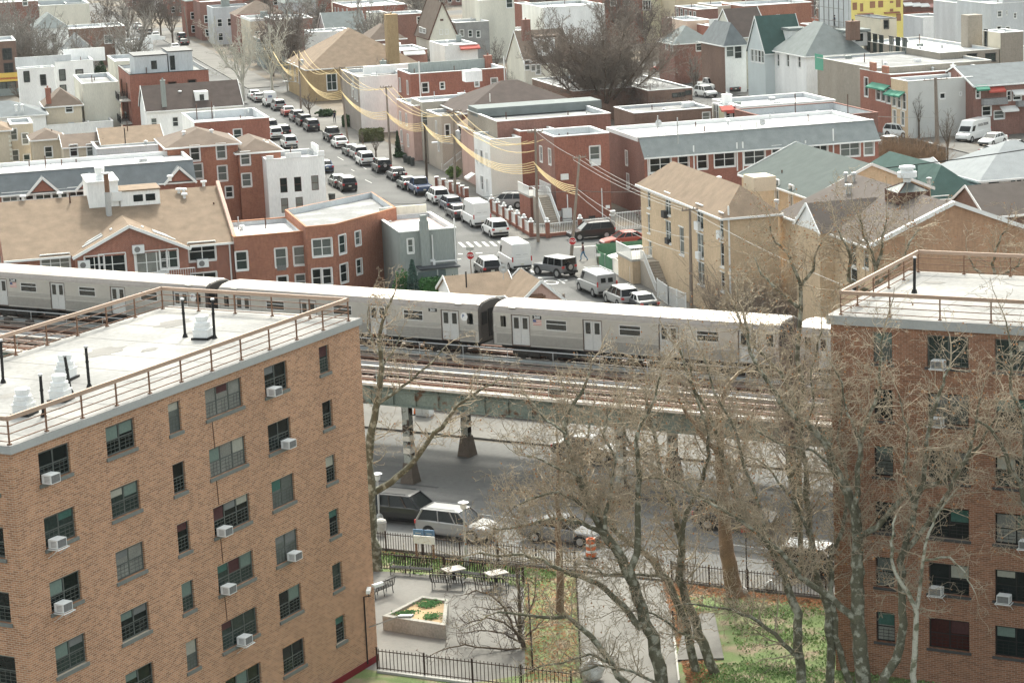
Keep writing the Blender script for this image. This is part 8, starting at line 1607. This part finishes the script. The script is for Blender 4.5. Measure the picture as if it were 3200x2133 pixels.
pole('J', 'tall grey pole before the dark red brick block at top centre', (2, 1270, 300), (2, 1255, 60), .2)
pole('K', 'grey pole beside the white garage right of the giant tree crown', (3, 1488, 280), (3, 1478, -20), .2)
pole('L', 'thick tall pole on the side street kerb with crossarm', (4, 1560, 1430), (4, 1540, 715), .3, arms=((.975, 3.2, CA),))
pole('M', 'pole standing before the mansard brick row', (4, 232, 1470), (4, 208, 968), .18)
pole('N', 'pole before the curved white balcony porch', (3, 2108, 830), (3, 2098, 440), .2)
pole('O', 'short pole at the corner of the greige school hall', (4, 385, 735), (4, 380, 575), .2)
pole('Q', 'pole beyond the avenue end below the dark bare trees', (1, 1740, 410), (1, 1690, 60), .2)
pole('R', 'pole before the large pale wall at top centre right', (2, 2275, 270), (2, 2268, 20), .16)
pole('T', 'pole beside the brick bay window house at top', (3, 140, 250), (3, 125, 20), .2)
pole('U', 'dark pole before the red porch awnings at top right', (4, 1735, 200), (4, 1732, -20), .2, dark=True)
pole('V', 'short grey pole among the grey shingle gables at left', (5, 487, 480), (5, 482, 250), .16)
pole('X', 'short wooden stub post behind the train beside the pink gable', (7, 478, 1470), (7, 473, 1375), .17, dark=False)
def att(k, c, x, y):
    b, v = POLES[k]; lo, hi = 0., 1.15
    tgt = K(c, x, y)[1]
    def py(f):
        p = b+v*f-Vector((0, 0, HC)); return 1066.5-FPX*p.dot(UP)/p.dot(FW)
    for _ in range(30):
        m_ = (lo+hi)/2
        if py(m_) > tgt: lo = m_
        else: hi = m_
    return b+v*lo
def cable(label, pts, r, mat, sag=.03, off=Vector((0, 0, 0)), group=None, name='overhead_cable'):
    cu = []
    for a, b in zip(pts, pts[1:]):
        L = (b-a).length
        for i in range(0 if not cu else 1, 11): t = i/10; cu.append(a+(b-a)*t+off-Vector((0, 0, 4*sag*L*t*(1-t))))
    o = cu[0].copy(); m = MB(); m.path([p-o for p in cu], r, 5); ob = m.build(name, mat, None, o)
    return tag(ob, label, 'cable', group)
far0 = PD(*K(2, 172, 500), 392)
low = [far0, att('A', 2, 410, 650), att('B', 2, 815, 862), att('C', 2, 1205, 1055), att('D', 2, 1552, 1160), att('E', 2, 1822, 1270), att('F', 7, 205, 205), att('G', 7, 572, 425)]
for i, s in enumerate(('top', 'second', 'middle', 'fourth', 'bottom')):
    cable('%s cable of the lower yellow bundle strung pole to pole along the avenue' % s, low, .034, YCAB, .045, Vector((.12*(i-2), 0, -.22*(i-2))), 'lower yellow cable bundle')
up = [PD(*K(2, 75, 340), 430), att('A', 2, 392, 468), att('B', 2, 768, 628), att('C', 2, 1195, 805), att('E', 2, 1815, 1035), att('F', 3, 175, 1290)]
for i, s in enumerate(('left', 'middle', 'right')):
    cable('%s yellow-covered line on the crossarms at the pole tops' % s, up, .03, YCAB, .05, gb*(-.8+.8*i), 'upper yellow lines')
cable('single yellow line dropping from the last transformer pole toward the red corner house', [att('E', 2, 1815, 1035), att('F', 7, 190, 60)], .035, YCAB, .05)
gF = att('F', 3, 215, 1200); gG = att('G', 7, 615, 140); gI = att('I', 7, 1637, 608)
cable('grey wire from the corner pole top over the brick corner house', [gF, gG], .018, GCAB, .02)
for i in range(3): cable('%s thin grey wire between the leaning pole and the pole by the buff house' % ('near', 'middle', 'far')[i], [gG, gI], .018, GCAB, .015, az(CA)*(i-1)*.6)
cable('grey service wire fanning from the leaning pole to the pole by the buff house', [att('G', 7, 590, 410), att('I', 7, 1640, 860)], .02, GCAB, .03)
cable('lower grey service wire from the leaning pole to the buff house pole', [att('G', 7, 585, 450), att('I', 7, 1645, 1010)], .02, GCAB, .03)
cable('black cable across the corner house at mid height', [att('F', 7, 225, 440), att('G', 7, 590, 425), PD(*K(7, 1220, 432), 232)], .03, DCAB, .01)
cable('black cable running from the buff houses over the teal roof to the right edge', [PD(*K(8, 680, 262), 215), PD(*K(8, 2500, 30), 212)], .05, DCAB, .008)
cable('thin black cable crossing behind the pole of the white house', [att('H', 6, 345, 400), PD(*K(6, -300, 470), 262)], .02, DCAB, .02)
cable('thin dark wire from the brick row across the avenue', [PD(*K(6, 1230, 545), 232), att('E', 6, 1825, 490), PD(*K(6, 2353, 445), 240)], .025, DCAB, .01)
cable('grey wire down the mansard row from its tall pole', [att('M', 4, 210, 990), PD(*K(4, 1540, 1080), 290)], .03, GCAB, .02)
cable('pale wire from the buff house pole down over the brush', [gI, PD(*K(8, 700, 1300), 165)], .02, GCAB, .01)
# street lights on the avenue poles
def cobra(k, c, x, y, label):
    p = att(k, c, x, y); t = thing('street_light', label, 'street light', p, 0, 'street lights on the avenue poles'); e = -gb*1.9+Vector((0, 0, .35)); m = MB(); m.tube((0, 0, 0), e, .04, .03); m.build('arm', STEEL, t); m = MB(); m.bar(e, e-gb*.7, .25, .14); m.build('lamp_head', ACW, t)
cobra('E', 2, 1820, 1325, 'street light arm on the pole by the front steps'); cobra('A', 2, 400, 760, 'street light arm on the pole by the ochre building')
# ================================================================ signs and street furniture
def stop_sign(label, c, x, y, size, ax, base=None, d=None):
    if base: b = P(*K(*base)); p = PD(*K(c, x, y), hypot(b.x, b.y))
    else: p = d; b = None
    t = thing('stop_sign', label, 'stop sign', (p.x, p.y, 0) if base else p, radians(-ax), 'red stop signs')
    z = p.z if base else 0; m = MB(); r = size/2/cos(pi/8)
    def octa(r_, y, th): return [(r_*cos(pi/8+i*pi/4), y, z+r_*sin(pi/8+i*pi/4)) for i in range(8)]
    m.add(octa(r, -.02, 0)+octa(r, .0, 0), [tuple(range(8)), tuple(range(15, 7, -1))]+[(i, 8+i, 8+(i+1) % 8, (i+1) % 8) for i in range(8)]); m.build('border', ACW, t)
    m = MB(); m.add(octa(r*.92, -.026, 0), [tuple(range(8))]); m.build('red_face', M('sign_red', (.50, .015, .02), .5, .04), t)
    tm = text_mesh('STOP', size*.44, .003, True); tm.materials.append(ACW); o = obj('lettering', tm, t, (0, -.032, z)); o.rotation_euler = (pi/2, 0, 0)
    if base: m = MB(); m.tube((0, .04, 0), (0, .04, z+r+.35), .035, .035, 6); m.build('post', RUST, t); m = MB(); m.box(-.35, .35, -.01, .01, z+r+.12, z+r+.4); m.build('street_name_plate', M('sign_pale', (.5, .5, .46), .6, .15), t)
stop_sign('stop sign on its own rusty post at the left corner of the crossing', 6, 1970, 1025, .70, -1, (6, 1970, 1225))
b, v = POLES['G']; q = att('G', 7, 552, 888); stop_sign('stop sign fixed to the leaning pole', 7, 552, 888, .70, 0, None, q-Vector((0, .24, 0)))
def post_sign(label, c, base, top, w, h, mat, ax=0, name='street_sign', pm=None, dy=0):
    b = P(*K(c, *base)); p = PD(*K(c, *top), hypot(b.x, b.y)); t = thing(name, label, 'sign', b, radians(-ax)); m = MB(); m.tube((0, .03, 0), (0, .03, p.z), .03); m.build('post', pm or RUST, t); m = MB(); m.box(-w/2, w/2, -.02, .0, p.z-h, p.z); m.build('plate', mat, t); return t
post_sign('small white sign on a brown post at the green yard fence', 7, (797, 1190), (805, 1005), .42, .28, ACW)
post_sign('white notice on a brown post before the brick corner house', 7, (888, 800), (897, 562), .42, .32, ACW)
post_sign('red sign back on a tall dark post beside the boulevard', 15, (1325, 850), (1283, 350), .5, .36, M('sign_red'), pm=BLK)
def park_sign():
    a = P(*K(14, 503, 612)); b = P(*K(14, 635, 622)); e = (b-a).normalized(); t = thing('park_sign', 'white park notice board with blue crest posters on two brown posts', 'notice board', a, atan2(e.y, e.x)); L = (b-a).length; top = PD(*K(14, 500, 375), hypot(a.x, a.y)).z; bot = PD(*K(14, 500, 485), hypot(a.x, a.y)).z
    for x in (0, L): m = MB(); m.box(x-.05, x+.05, -.05, .05, 0, bot+.2); m.build('post', RUST, t)
    m = MB(); m.box(-.12, L+.12, -.06, -.01, bot, bot+.45); m.build('lower_panel', ACW, t)
    for x0, x1 in ((-.12, L*.48), (L*.54, L+.12)):
        m = MB(); m.box(x0, x1, -.06, -.01, bot+.5, top); o = m.build('poster', M('poster_blue', (.12, .22, .36), .6, .25, 4), t); m = MB(); m.box(x0+.12, x1-.15, -.07, -.061, bot+.62, top-.22); m.build('poster_patch', ACW, o)
park_sign()
def lamp_post(label, c, base, top):
    b = P(*K(c, *base)); p = PD(*K(c, *top), hypot(b.x, b.y)); t = thing('lamp_post', label, 'lamp post', b); z = p.z; m = MB(); m.lathe([(.16, 0), (.14, .5), (.07, .6), (.055, z-.5)], 10); m.build('post', M('pale_lamp_post', (.45, .46, .45), .6, .1), t)
    m = MB(); m.lathe([(.06, z-.5), (.16, z-.42), (.2, z-.15), (.08, z-.1)], 12); m.build('globe', ACW, t); m = MB(); m.lathe([(.3, z-.12), (.3, z-.06), (.05, z+.02)], 14); m.build('cap', STEEL, t)
lamp_post('pale lamp post with disc cap standing between benches and fence', 14, (885, 660), (868, 160)); lamp_post('pale pole at the kerb beside the tan block edge', 14, (215, 330), (185, -60))
b = P(*K(14, 1853, 612)); t = thing('traffic_barrel', 'orange and white striped traffic barrel at the kerb by the wide path', 'traffic barrel', b); z = 0
ORG = M('barrel_orange', (.62, .13, .03), .6, .08)
for i, (z0, z1) in enumerate(((.08, .3), (.3, .45), (.45, .66), (.66, .8), (.8, 1.05))): m = MB(); m.lathe([(.30-z0*.05, z0+.13), (.30-z1*.05, z1+.13-.003)], 16); m.build('band', ORG if i % 2 == 0 else ACW, t)
m = MB(); m.lathe([(.42, .13), (.42, .2), (.3, .21)], 14); m.build('base_ring', BLK, t); m = MB(); m.box(-.12, .12, -.03, .03, 1.18, 1.26); m.build('handle', ORG, t)
BENCHM = M('bench_slats', (.028, .027, .025), .6, .15)
def bench(label, c, a, b, back=1):
    a = P(*K(c, *a)); b = P(*K(c, *b)); e = (b-a).normalized(); L = (b-a).length; t = thing('park_bench', label, 'bench', a, atan2(e.y, e.x), 'dark slatted park benches')
    m = MB()
    for i in range(5): m.box(0, L, .05+i*.09, .12+i*.09, .42, .45)
    m.build('seat', BENCHM, t); m = MB(); k = .04
    while k < L: m.bar((k, .52 if back > 0 else -.02, .48), (k, .64 if back > 0 else -.14, .92), .05, .02); k += .14
    m.bar((0, .63 if back > 0 else -.13, .92), (L, .63 if back > 0 else -.13, .92), .04, .05); m.build('backrest', BENCHM, t)
    for x in (.05, L/2, L-.05): m = MB(); m.tube((x, .05, 0), (x, .1, .44), .025); m.tube((x, .55, 0), (x, .48, .44), .025); m.tube((x, .05, .62), (x, .55, .65), .02); m.tube((x, .08, .44), (x, .05, .62), .02); m.build('leg', BLK, t)
bench('dark slatted bench against the inner fence, left', 14, (290, 735), (605, 760)); bench('dark slatted bench behind the left pale table', 14, (680, 760), (1000, 800)); bench('dark slatted bench behind the right pale table', 14, (1040, 790), (1300, 815))
bench('dark slatted bench in front of the left pale table, back toward the camera', 14, (612, 850), (860, 862), -1); bench('dark slatted bench in front of the right pale table, back toward the camera', 14, (950, 870), (1200, 880), -1); bench('dark bench beside the tan block seen from its end', 14, (185, 930), (330, 870), -1)
def table(label, c, x, y):
    b = P(*K(c, x, y)); t = thing('game_table', label, 'table', b, radians(28)); m = MB(); m.box(-.55, .55, -.42, .42, .72, .79); m.build('tabletop', M('pale_table_top', (.38, .36, .33), .7, .08), t); m = MB(); m.tube((0, 0, 0), (0, 0, .72), .09, .09, 8); m.build('leg', BLK, t)
table('pale square table between two benches, left of two', 14, 790, 790); table('pale square table between two benches, right of two', 14, 1120, 820)
def bin_(label, c, x, y, r=.3, h=.95, mat=BLK, name='litter_bin'):
    t = thing(name, label, 'bin', P(*K(c, x, y))); m = MB(); m.lathe([(r*.8, 0), (r, h*.85), (r*1.05, h*.9), (r*.9, h)], 14); m.build('body', mat, t); m = MB(); m.lathe([(r*.95, h), (r*.6, h+.08), (.05, h+.1)], 14); m.build('lid', mat, t)
bin_('round grey litter bin at the kerb beside the tan block', 14, 230, 440, .32, 1.0, CONC)
for i, (x, lb) in enumerate(((1375, 'left'), (1410, 'middle'), (1440, 'right'))): bin_('dark wheelie bin %s in the row before the pink house' % lb, 6, x, 180+i*14, .3, 1.05, M('bin_grey', (.05, .055, .05), .6, .1), 'rubbish_bin')
bin_('dark rubbish bin on the left kerb beside the white house', 6, 700, 535, .4, 1.0, M('bin_grey'), 'rubbish_bin')
def bag(label, c, x, y, s, seed):
    b = P(*K(c, x, y)); R = random.Random(seed); t = thing('rubbish_bag', label, 'rubbish bag', b); m = MB(); n = 14; rings = []
    for k in range(8):
        z = s*1.1*k/7; r = s*.62*sin(pi*(k+.6)/8.2)**.7; rings.append([(r*cos(2*pi*i/n)*(1+R.uniform(-.12, .12)), r*sin(2*pi*i/n)*(1+R.uniform(-.12, .12)), z*(1+R.uniform(-.04, .04))) for i in range(n)])
    m.add([v for r in rings for v in r], [(k*n+i, k*n+(i+1) % n, (k+1)*n+(i+1) % n, (k+1)*n+i) for k in range(7) for i in range(n)]+[tuple(range(n-1, -1, -1)), tuple(7*n+i for i in range(n))]); m.build('bag', M('clear_bag_plastic', (.55, .55, .53), .35, .35, 4), t, smooth=True)
    m = MB(); m.tube((0, 0, s*1.05), (.03, 0, s*1.25), .05, .12, 8); m.build('knot', ACW, t)
bag('large translucent white rubbish bag on the path at the photo bottom', 15, 130, 1545, .95, 3); bag('white rubbish bag against the lawn fence', 15, 1505, 860, .5, 4); bag('white bag by the street tree foot', 15, 1305, 880, .28, 5)
# orange cone and white cabinet below the railway
b = P(*K(17, 600, 290)); t = thing('traffic_cone', 'tall red-orange cone beside the white cabinet under the railway', 'traffic cone', b+Vector((0, 0, .14))); m = MB(); m.lathe([(.26, .05), (.05, 1.0)], 14); m.build('cone', ORG, t); m = MB(); m.box(-.32, .32, -.32, .32, 0, .05); m.build('base', BLK, t)
b = P(*K(17, 672, 300)); t = thing('utility_cabinet', 'white roadside cabinet under the railway girder', 'cabinet', b+Vector((0, 0, .14)), rrz); m = MB(); m.box(-.55, .55, -.35, .35, 0, 1.55); m.build('case', ACW, t); m = MB(); m.box(-.02, .02, -.36, -.351, .1, 1.5); m.build('door_gap', STEEL, t)
t = thing('low_brick_wall', 'long low red brick wall behind the railway columns', 'wall', P(*K(17, 705, 250)), rrz); m = MB(); m.box(0, 11, 0, .35, 0, .75); m.build('wall', B_DRED, t); m = MB(); m.box(-.05, 11.05, -.05, .4, .75, .85); m.build('coping', M('terracotta_coping'), t)
# ---- fences, piers and stairs at the crossing
def pier_fence(label, pts, h=1.5, low=.45, pier=B_RED, ball=True, sp=3.0):
    Q = [P(*K(*p)) for p in pts]; o = Q[0]; t = thing('brick_pier_fence', label, 'fence', o); n = 0
    for i in range(len(Q)-1):
        a, b = Q[i]-o, Q[i+1]-o; L = (b-a).length; e = (b-a)/L; m = MB(); m.bar(a+Vector((0, 0, low/2)), b+Vector((0, 0, low/2)), .25, low); m.build('base_wall', pier, t)
        m = MB(); m.bar(a+Vector((0, 0, h-.1)), b+Vector((0, 0, h-.1)), .05, .06); k = .2
        while k < L: p = a+e*k; m.box(p.x-.015, p.x+.015, p.y-.015, p.y+.015, low, h); k += .18
        m.build('railing', ACW, t); c = max(1, round(L/sp))
        for j in range(c+(i == len(Q)-2)):
            p = a+e*L*j/c; m = MB(); m.box(p.x-.22, p.x+.22, p.y-.22, p.y+.22, 0, h+.1); pp = m.build('pier', pier, t)
            m = MB(); m.box(p.x-.26, p.x+.26, p.y-.26, p.y+.26, h+.1, h+.2)
            if ball: m.lathe([(.08, h+.2), (.17, h+.3), (.19, h+.4), (.12, h+.53), (.02, h+.56)], 10, (p.x, p.y))
            m.build('pier_cap', ACW, pp)
pier_fence('brick pier fence with white caps and railings around the corner house', ((6, 2170, 640), (7, 180, 862), (7, 330, 862), (7, 925, 800)))
pier_fence('brick pier fence with dark railings before the cream house', ((6, 1665, 415), (6, 1860, 480), (6, 1940, 520)), 1.3, .4, B_RED, False, 2.2)
pier_fence('pale metal gate fence right of the brick piers at the lane', ((7, 930, 800), (7, 1215, 770)), 1.9, .05, CONC, False, 5)
def stairs(label, base, az_, n, w, rise=.19, run=.27, brickm=B_RED, z0=0):
    t = thing('front_stairs', label, 'stairs', (base.x, base.y, 0), radians(-az_)); m = MB()
    for i in range(n): m.box(-w/2, w/2, i*run, n*run+1.1, i*rise, (i+1)*rise)
    m.build('steps', M('step_stone', (.34, .30, .25), .9, .12), t)
    for s in (-1, 1):
        m = MB(); a = Vector((s*w/2, 0, .9)); b = Vector((s*w/2, n*run, n*rise+.9)); c = b+Vector((0, 1.1, 0)); m.bar(a, b, .07, .07); m.bar(b, c, .07, .07); m.bar(a-Vector((0, 0, .75)), b-Vector((0, 0, .75)), .05, .05)
        for i in range(n*2+6):
            q = a+(b-a)*min(1, i/(n*2)); 
            if i > n*2: q = b+(c-b)*(i-n*2)/6
            m.box(q.x-.015, q.x+.015, q.y-.015, q.y+.015, q.z-.85, q.z)
        m.build('handrail', ACW, t)
    return t
stairs('steep pale stairs with white rails up to the brick corner house', G(63.4, 229.4), GA, 14, 1.5)
t = stairs('white-railed stairs curving down from the buff brick house', G(62.3, 189.6), GA, 12, 1.7)
stairs('brick front steps with white rails at the avenue beside the pink house', P(*K(6, 1720, 255)), 75.7, 8, 1.3)
def platform(label, p, a_, L, Dp, z, wallm): 
    t = thing('raised_porch', label, 'porch', (p.x, p.y, 0), radians(-a_)); m = MB(); m.box(0, L, 0, Dp, z-.2, z); m.build('deck', CONC, t); m = MB(); m.box(.1, L-.1, .1, Dp-.1, 0, z-.2); m.build('base_wall', wallm, t); m = MB()
    for (a, b) in (((0, 0), (L, 0)), ((0, 0), (0, Dp)), ((L, 0), (L, Dp))):
        a = Vector((*a, z)); b = Vector((*b, z)); up = Vector((0, 0, 1)); m.bar(a+up, b+up, .06, .06); k = 0; LL = (b-a).length
        while k <= LL: q = a+(b-a)*k/LL; m.box(q.x-.015, q.x+.015, q.y-.015, q.y+.015, z, z+1); k += .16
    m.build('white_railing', ACW, t)
platform('white-railed upper porch on the corner house above its side yard', G(62.2, 233.5), GA+90, 0.01+5.2, 2.2, 3.2, B_RED) if False else platform('white-railed upper porch on the avenue face of the corner house', G(62.3, 234.4), GA, 2.4, 4.5, 2.66, B_RED)
platform('white-railed raised porch of the buff brick house above its dark garage', G(60.7, 194.1), GA, 4.0, 4.5, 2.35, B_BUF)
def mesh_fence(label, pts, h, mat, sp=.14, slat=False):
    Q = [P(*K(*p)) for p in pts]; o = Q[0]; t = thing('yard_fence', label, 'fence', o); m = MB(); pm = MB()
    for a, b in zip(Q, Q[1:]):
        a = a-o; b = b-o; L = (b-a).length; e = (b-a)/L
        if slat: m.bar(a+Vector((0, 0, h/2)), b+Vector((0, 0, h/2)), .04, h)
        else:
            k = 0
            while k < L: q = a+e*k; m.box(q.x-.018, q.x+.018, q.y-.018, q.y+.018, .05, h); k += sp
            m.bar(a+Vector((0, 0, h)), b+Vector((0, 0, h)), .05, .05); m.bar(a+Vector((0, 0, .15)), b+Vector((0, 0, .15)), .05, .05)
        for j in range(max(2, round(L/2.2))+1): q = a+e*L*j/max(2, round(L/2.2)); pm.box(q.x-.05, q.x+.05, q.y-.05, q.y+.05, 0, h+.08)
    m.build('panel', mat, t); pm.build('posts', mat if not slat else STEEL, t)
GMESH = M('green_fence_cloth', (.10, .22, .13), .9, .15)
mesh_fence('green cloth covered fence around the side yard at the crossing', ((7, 1230, 1010), (7, 780, 1050), (7, 790, 1110), (7, 930, 1190)), 1.35, GMESH, slat=True)
mesh_fence('white metal fence along the sidewalk before the buff brick house', ((7, 935, 1190), (7, 1090, 1285)), 1.5, ACW)
mesh_fence('white metal fence lower on the sidewalk by the brush', ((7, 1340, 1420), (7, 1440, 1490), (7, 1600, 1560)), 1.7, ACW)
mesh_fence('weathered slat fence beside the side street brush', ((4, 1050, 1420), (4, 1350, 1440), (4, 1640, 1530)), 2.2, M('weathered_fence_wood', (.22, .18, .14), .95, .2), slat=True)
mesh_fence('dark board fence before the grey corner house', ((6, 1500, 1530), (6, 1870, 1480)), 3.3, M('dark_fence_board', (.10, .13, .13), .8, .15), slat=True)
mesh_fence('white fence with bins before the curved porch', ((3, 1885, 780), (3, 1960, 800), (3, 2060, 800)), 1.1, ACW)
mesh_fence('white low fence before the butter yellow house end', ((3, 1775, 1160), (3, 1860, 1150), (3, 1960, 1150)), 1.3, ACW)
# low shed roof and balconies
t = thing('lean_to_shed', 'dark roofed low shed against the grey corner house', 'shed', G(41.3, 192.3), radians(-GA)); m = MB(); m.box(0, 3.2, 0, 1.4, 0, 3.4); m.build('walls', GRY, t); m = MB(); m.box(-.15, 3.4, -.2, 1.5, 3.4, 3.52); m.build('roof', M('dark_felt_roof', (.06, .065, .07), .9, .2), t)
apt = [o for o in bpy.data.objects if o.get('label', '').startswith('red brick apartment building with grey penthouse')][0]
m = MB(); m.box(1.0, 5.6, 2.0, 9, 9.6, 12.3); ph = m.build('penthouse', LGR, apt); m = MB(); m.box(.9, 5.7, 1.9, 9.1, 12.3, 12.45); m.build('penthouse_roof', DTRIM, ph); m = MB(); m.box(5.8, 9.2, 2.4, 10, 9.6, 12.6); p2_ = m.build('penthouse', LGR, apt); m = MB(); m.box(5.75, 9.3, 2.3, 10.1, 12.6, 12.74); m.build('penthouse_roof', DTRIM, p2_)
for x0, x1, z0, z1, y in ((3.3, 4.1, 10.4, 11.6, 1.97), (6.0, 6.7, 10.1, 12.1, 2.37)): m = MB(); m.box(x0, x1, y, y+.025, z0, z1); m.build('penthouse_window', GL[0], apt)
for z in (6.2, 3.0):
    for y in (1.2, 5.2):
        m = MB(); m.box(-1.6, -.01, y, y+3, z, z+.15); b_ = m.build('balcony', CONC, apt); m = MB(); k = y
        while k <= y+3: m.box(-1.6, -1.56, k, k+.04, z+.15, z+1.15); k += .2
        for q in (y, y+2.96):
            k = -1.56
            while k < 0: m.box(k, k+.04, q, q+.04, z+.15, z+1.15); k += .2
        m.box(-1.62, -1.54, y, y+3, z+1.1, z+1.18); m.build('railing', BLK, b_)
# scaffold with worker
p0 = P(*K(4, 470, 260)); 
def scaffold():
    cb = [o for o in bpy.data.objects if o.get('label', '').startswith('building wrapped in yellow')][0]; o = cb.location.copy(); dep = [f for f in FOOT if f[0].startswith('building wrapped')][0][4]
    t = thing('scaffold', 'thin metal scaffold on the grey left side of the yellow-sheathed building', 'scaffold', o-gb*1.3, radians(-GA)); m = MB(); k = 0
    while k <= dep:
        m.tube((0, k, 0), (0, k, 15), .05, .05, 4); m.tube((.9, k, 0), (.9, k, 15), .05, .05, 4); k += 2.0
    for z in (2, 4, 6, 8, 10, 12, 14): m.tube((0, 0, z), (0, dep, z), .05, .05, 4); m.box(0, .9, 0, dep, z-1.0, z-.94) if z in (6, 10) else None
    m.build('frame', M('scaffold_tube', (.22, .22, .21), .6, .1), t); return o, dep
so_, sdep = scaffold()
# ================================================================ people
def person(label, pos, heading, height, pose, shirt, trousers, skin=(.35, .2, .14), hair=(.02, .015, .012)):
    t = thing('person', label, 'person', pos, radians(-heading)); h = height/1.75
    me = bpy.data.meshes.new('body'); J = dict(pel=(0, 0, .95), ch=(0, .02, 1.28), nk=(0, .02, 1.47), hd=(0, .05, 1.60), ht=(0, .05, 1.70),
        ls=(-.19, .02, 1.42), rs=(.19, .02, 1.42), le=(-.25, -.04, 1.14), re=(.25, .10, 1.14), lh=(-.26, .12, .92), rh=(.24, .30, 1.0), lhf=(-.25, .19, .84), rhf=(.23, .38, .97),
        lp=(-.09, 0, .90), rp=(.09, 0, .90), lk=(-.10, pose*.22, .50), rk=(.10, -pose*.12, .50), la=(-.10, pose*.22, .08), ra=(.10, -pose*.42, .12), lf=(-.10, pose*.22+.18, .03), rf=(.10, -pose*.42+.16, .03))
    E_ = [('pel', 'ch'), ('ch', 'nk'), ('nk', 'hd'), ('hd', 'ht'), ('ch', 'ls'), ('ch', 'rs'), ('ls', 'le'), ('rs', 're'), ('le', 'lh'), ('re', 'rh'), ('lh', 'lhf'), ('rh', 'rhf'), ('pel', 'lp'), ('pel', 'rp'), ('lp', 'lk'), ('rp', 'rk'), ('lk', 'la'), ('rk', 'ra'), ('la', 'lf'), ('ra', 'rf')]
    rad = dict(pel=.15, ch=.17, nk=.06, hd=.10, ht=.07, ls=.075, rs=.075, le=.05, re=.05, lh=.035, rh=.035, lhf=.03, rhf=.03, lp=.11, rp=.11, lk=.07, rk=.07, la=.05, ra=.05, lf=.045, rf=.045)
    ks = list(J); me.from_pydata([tuple(c*h for c in J[k]) for k in ks], [(ks.index(a), ks.index(b)) for a, b in E_], []); ob = bpy.data.objects.new('body', me); S.collection.objects.link(ob)
    sk = ob.modifiers.new('s', 'SKIN'); bm_ = me.skin_vertices[0].data
    for i, k in enumerate(ks): bm_[i].radius = (rad[k]*h*.92, rad[k]*h*.8); bm_[i].use_root = (k == 'pel')
    ob.modifiers.new('d', 'SUBSURF').levels = 1; bpy.context.view_layer.update(); nm = bpy.data.meshes.new_from_object(ob.evaluated_get(bpy.context.evaluated_depsgraph_get())); bpy.data.objects.remove(ob)
    ms = [M('skin_tone_%d' % int(skin[0]*100), skin, .6, .05), shirt, trousers, M('hair_dark', hair, .8, .1), BLK]; nm.materials.clear()
    for m_ in ms: nm.materials.append(m_)
    for p in nm.polygons:
        z = p.center.z/h; ax_ = abs(p.center.x)/h; i = 0
        if z > 1.5: i = 0
        elif z > .93 and not (ax_ > .2 and z < 1.12): i = 1
        elif ax_ > .19 and z > .8: i = 0
        elif z > .1: i = 2
        else: i = 4
        p.material_index = i; p.use_smooth = True
    obj('body', nm, t); m = MB(); m.lathe([(.09*h, 1.60*h), (.125*h, 1.66*h), (.12*h, 1.74*h), (.06*h, 1.80*h)], 12, (0, .01*h)); m.build('hair', ms[3], t, smooth=True)
    m = MB(); m.box(-.015*h, .015*h, .14*h, .17*h, 1.58*h, 1.62*h); m.build('nose', ms[0], t)
    return t
p_ = person('person in blue jeans and striped dark top walking at the crossing corner', P(*K(7, 658, 1085))+Vector((0, 0, .13)), GA-60, 1.74, 1, M('striped_top', (.12, .07, .08), .9, .3, 12), M('blue_jeans', (.10, .19, .30), .9, .15))
person('person in dark clothes standing on the upper avenue sidewalk', P(*K(2, 725, 1140))+Vector((0, 0, .13)), GA, 1.8, .6, M('dark_jacket', (.02, .025, .05), .9, .1), M('dark_trousers', (.03, .03, .035), .9, .1))
person('worker in dark clothes on the scaffold of the yellow-sheathed building', so_-gb*.85+ga*sdep*.35+Vector((0, 0, 9.06)), GA-90, 1.75, .4, M('dark_jacket'), M('dark_trousers'))
hz = MB(); hz.box(-950, 950, -40, 2260, -1, 39.5); ho = hz.build('haze', M('haze_air')); mm = bpy.data.materials['haze_air']; n_ = mm.node_tree; n_.nodes.clear()
pv = n_.nodes.new('ShaderNodeVolumePrincipled'); pv.inputs['Density'].default_value = .00005; pv.inputs['Color'].default_value = (.93, .95, .97, 1); ou = n_.nodes.new('ShaderNodeOutputMaterial'); n_.links.new(pv.outputs[0], ou.inputs['Volume'])
tag(ho, 'thin pale haze over the whole neighbourhood', 'haze', None, 'stuff')
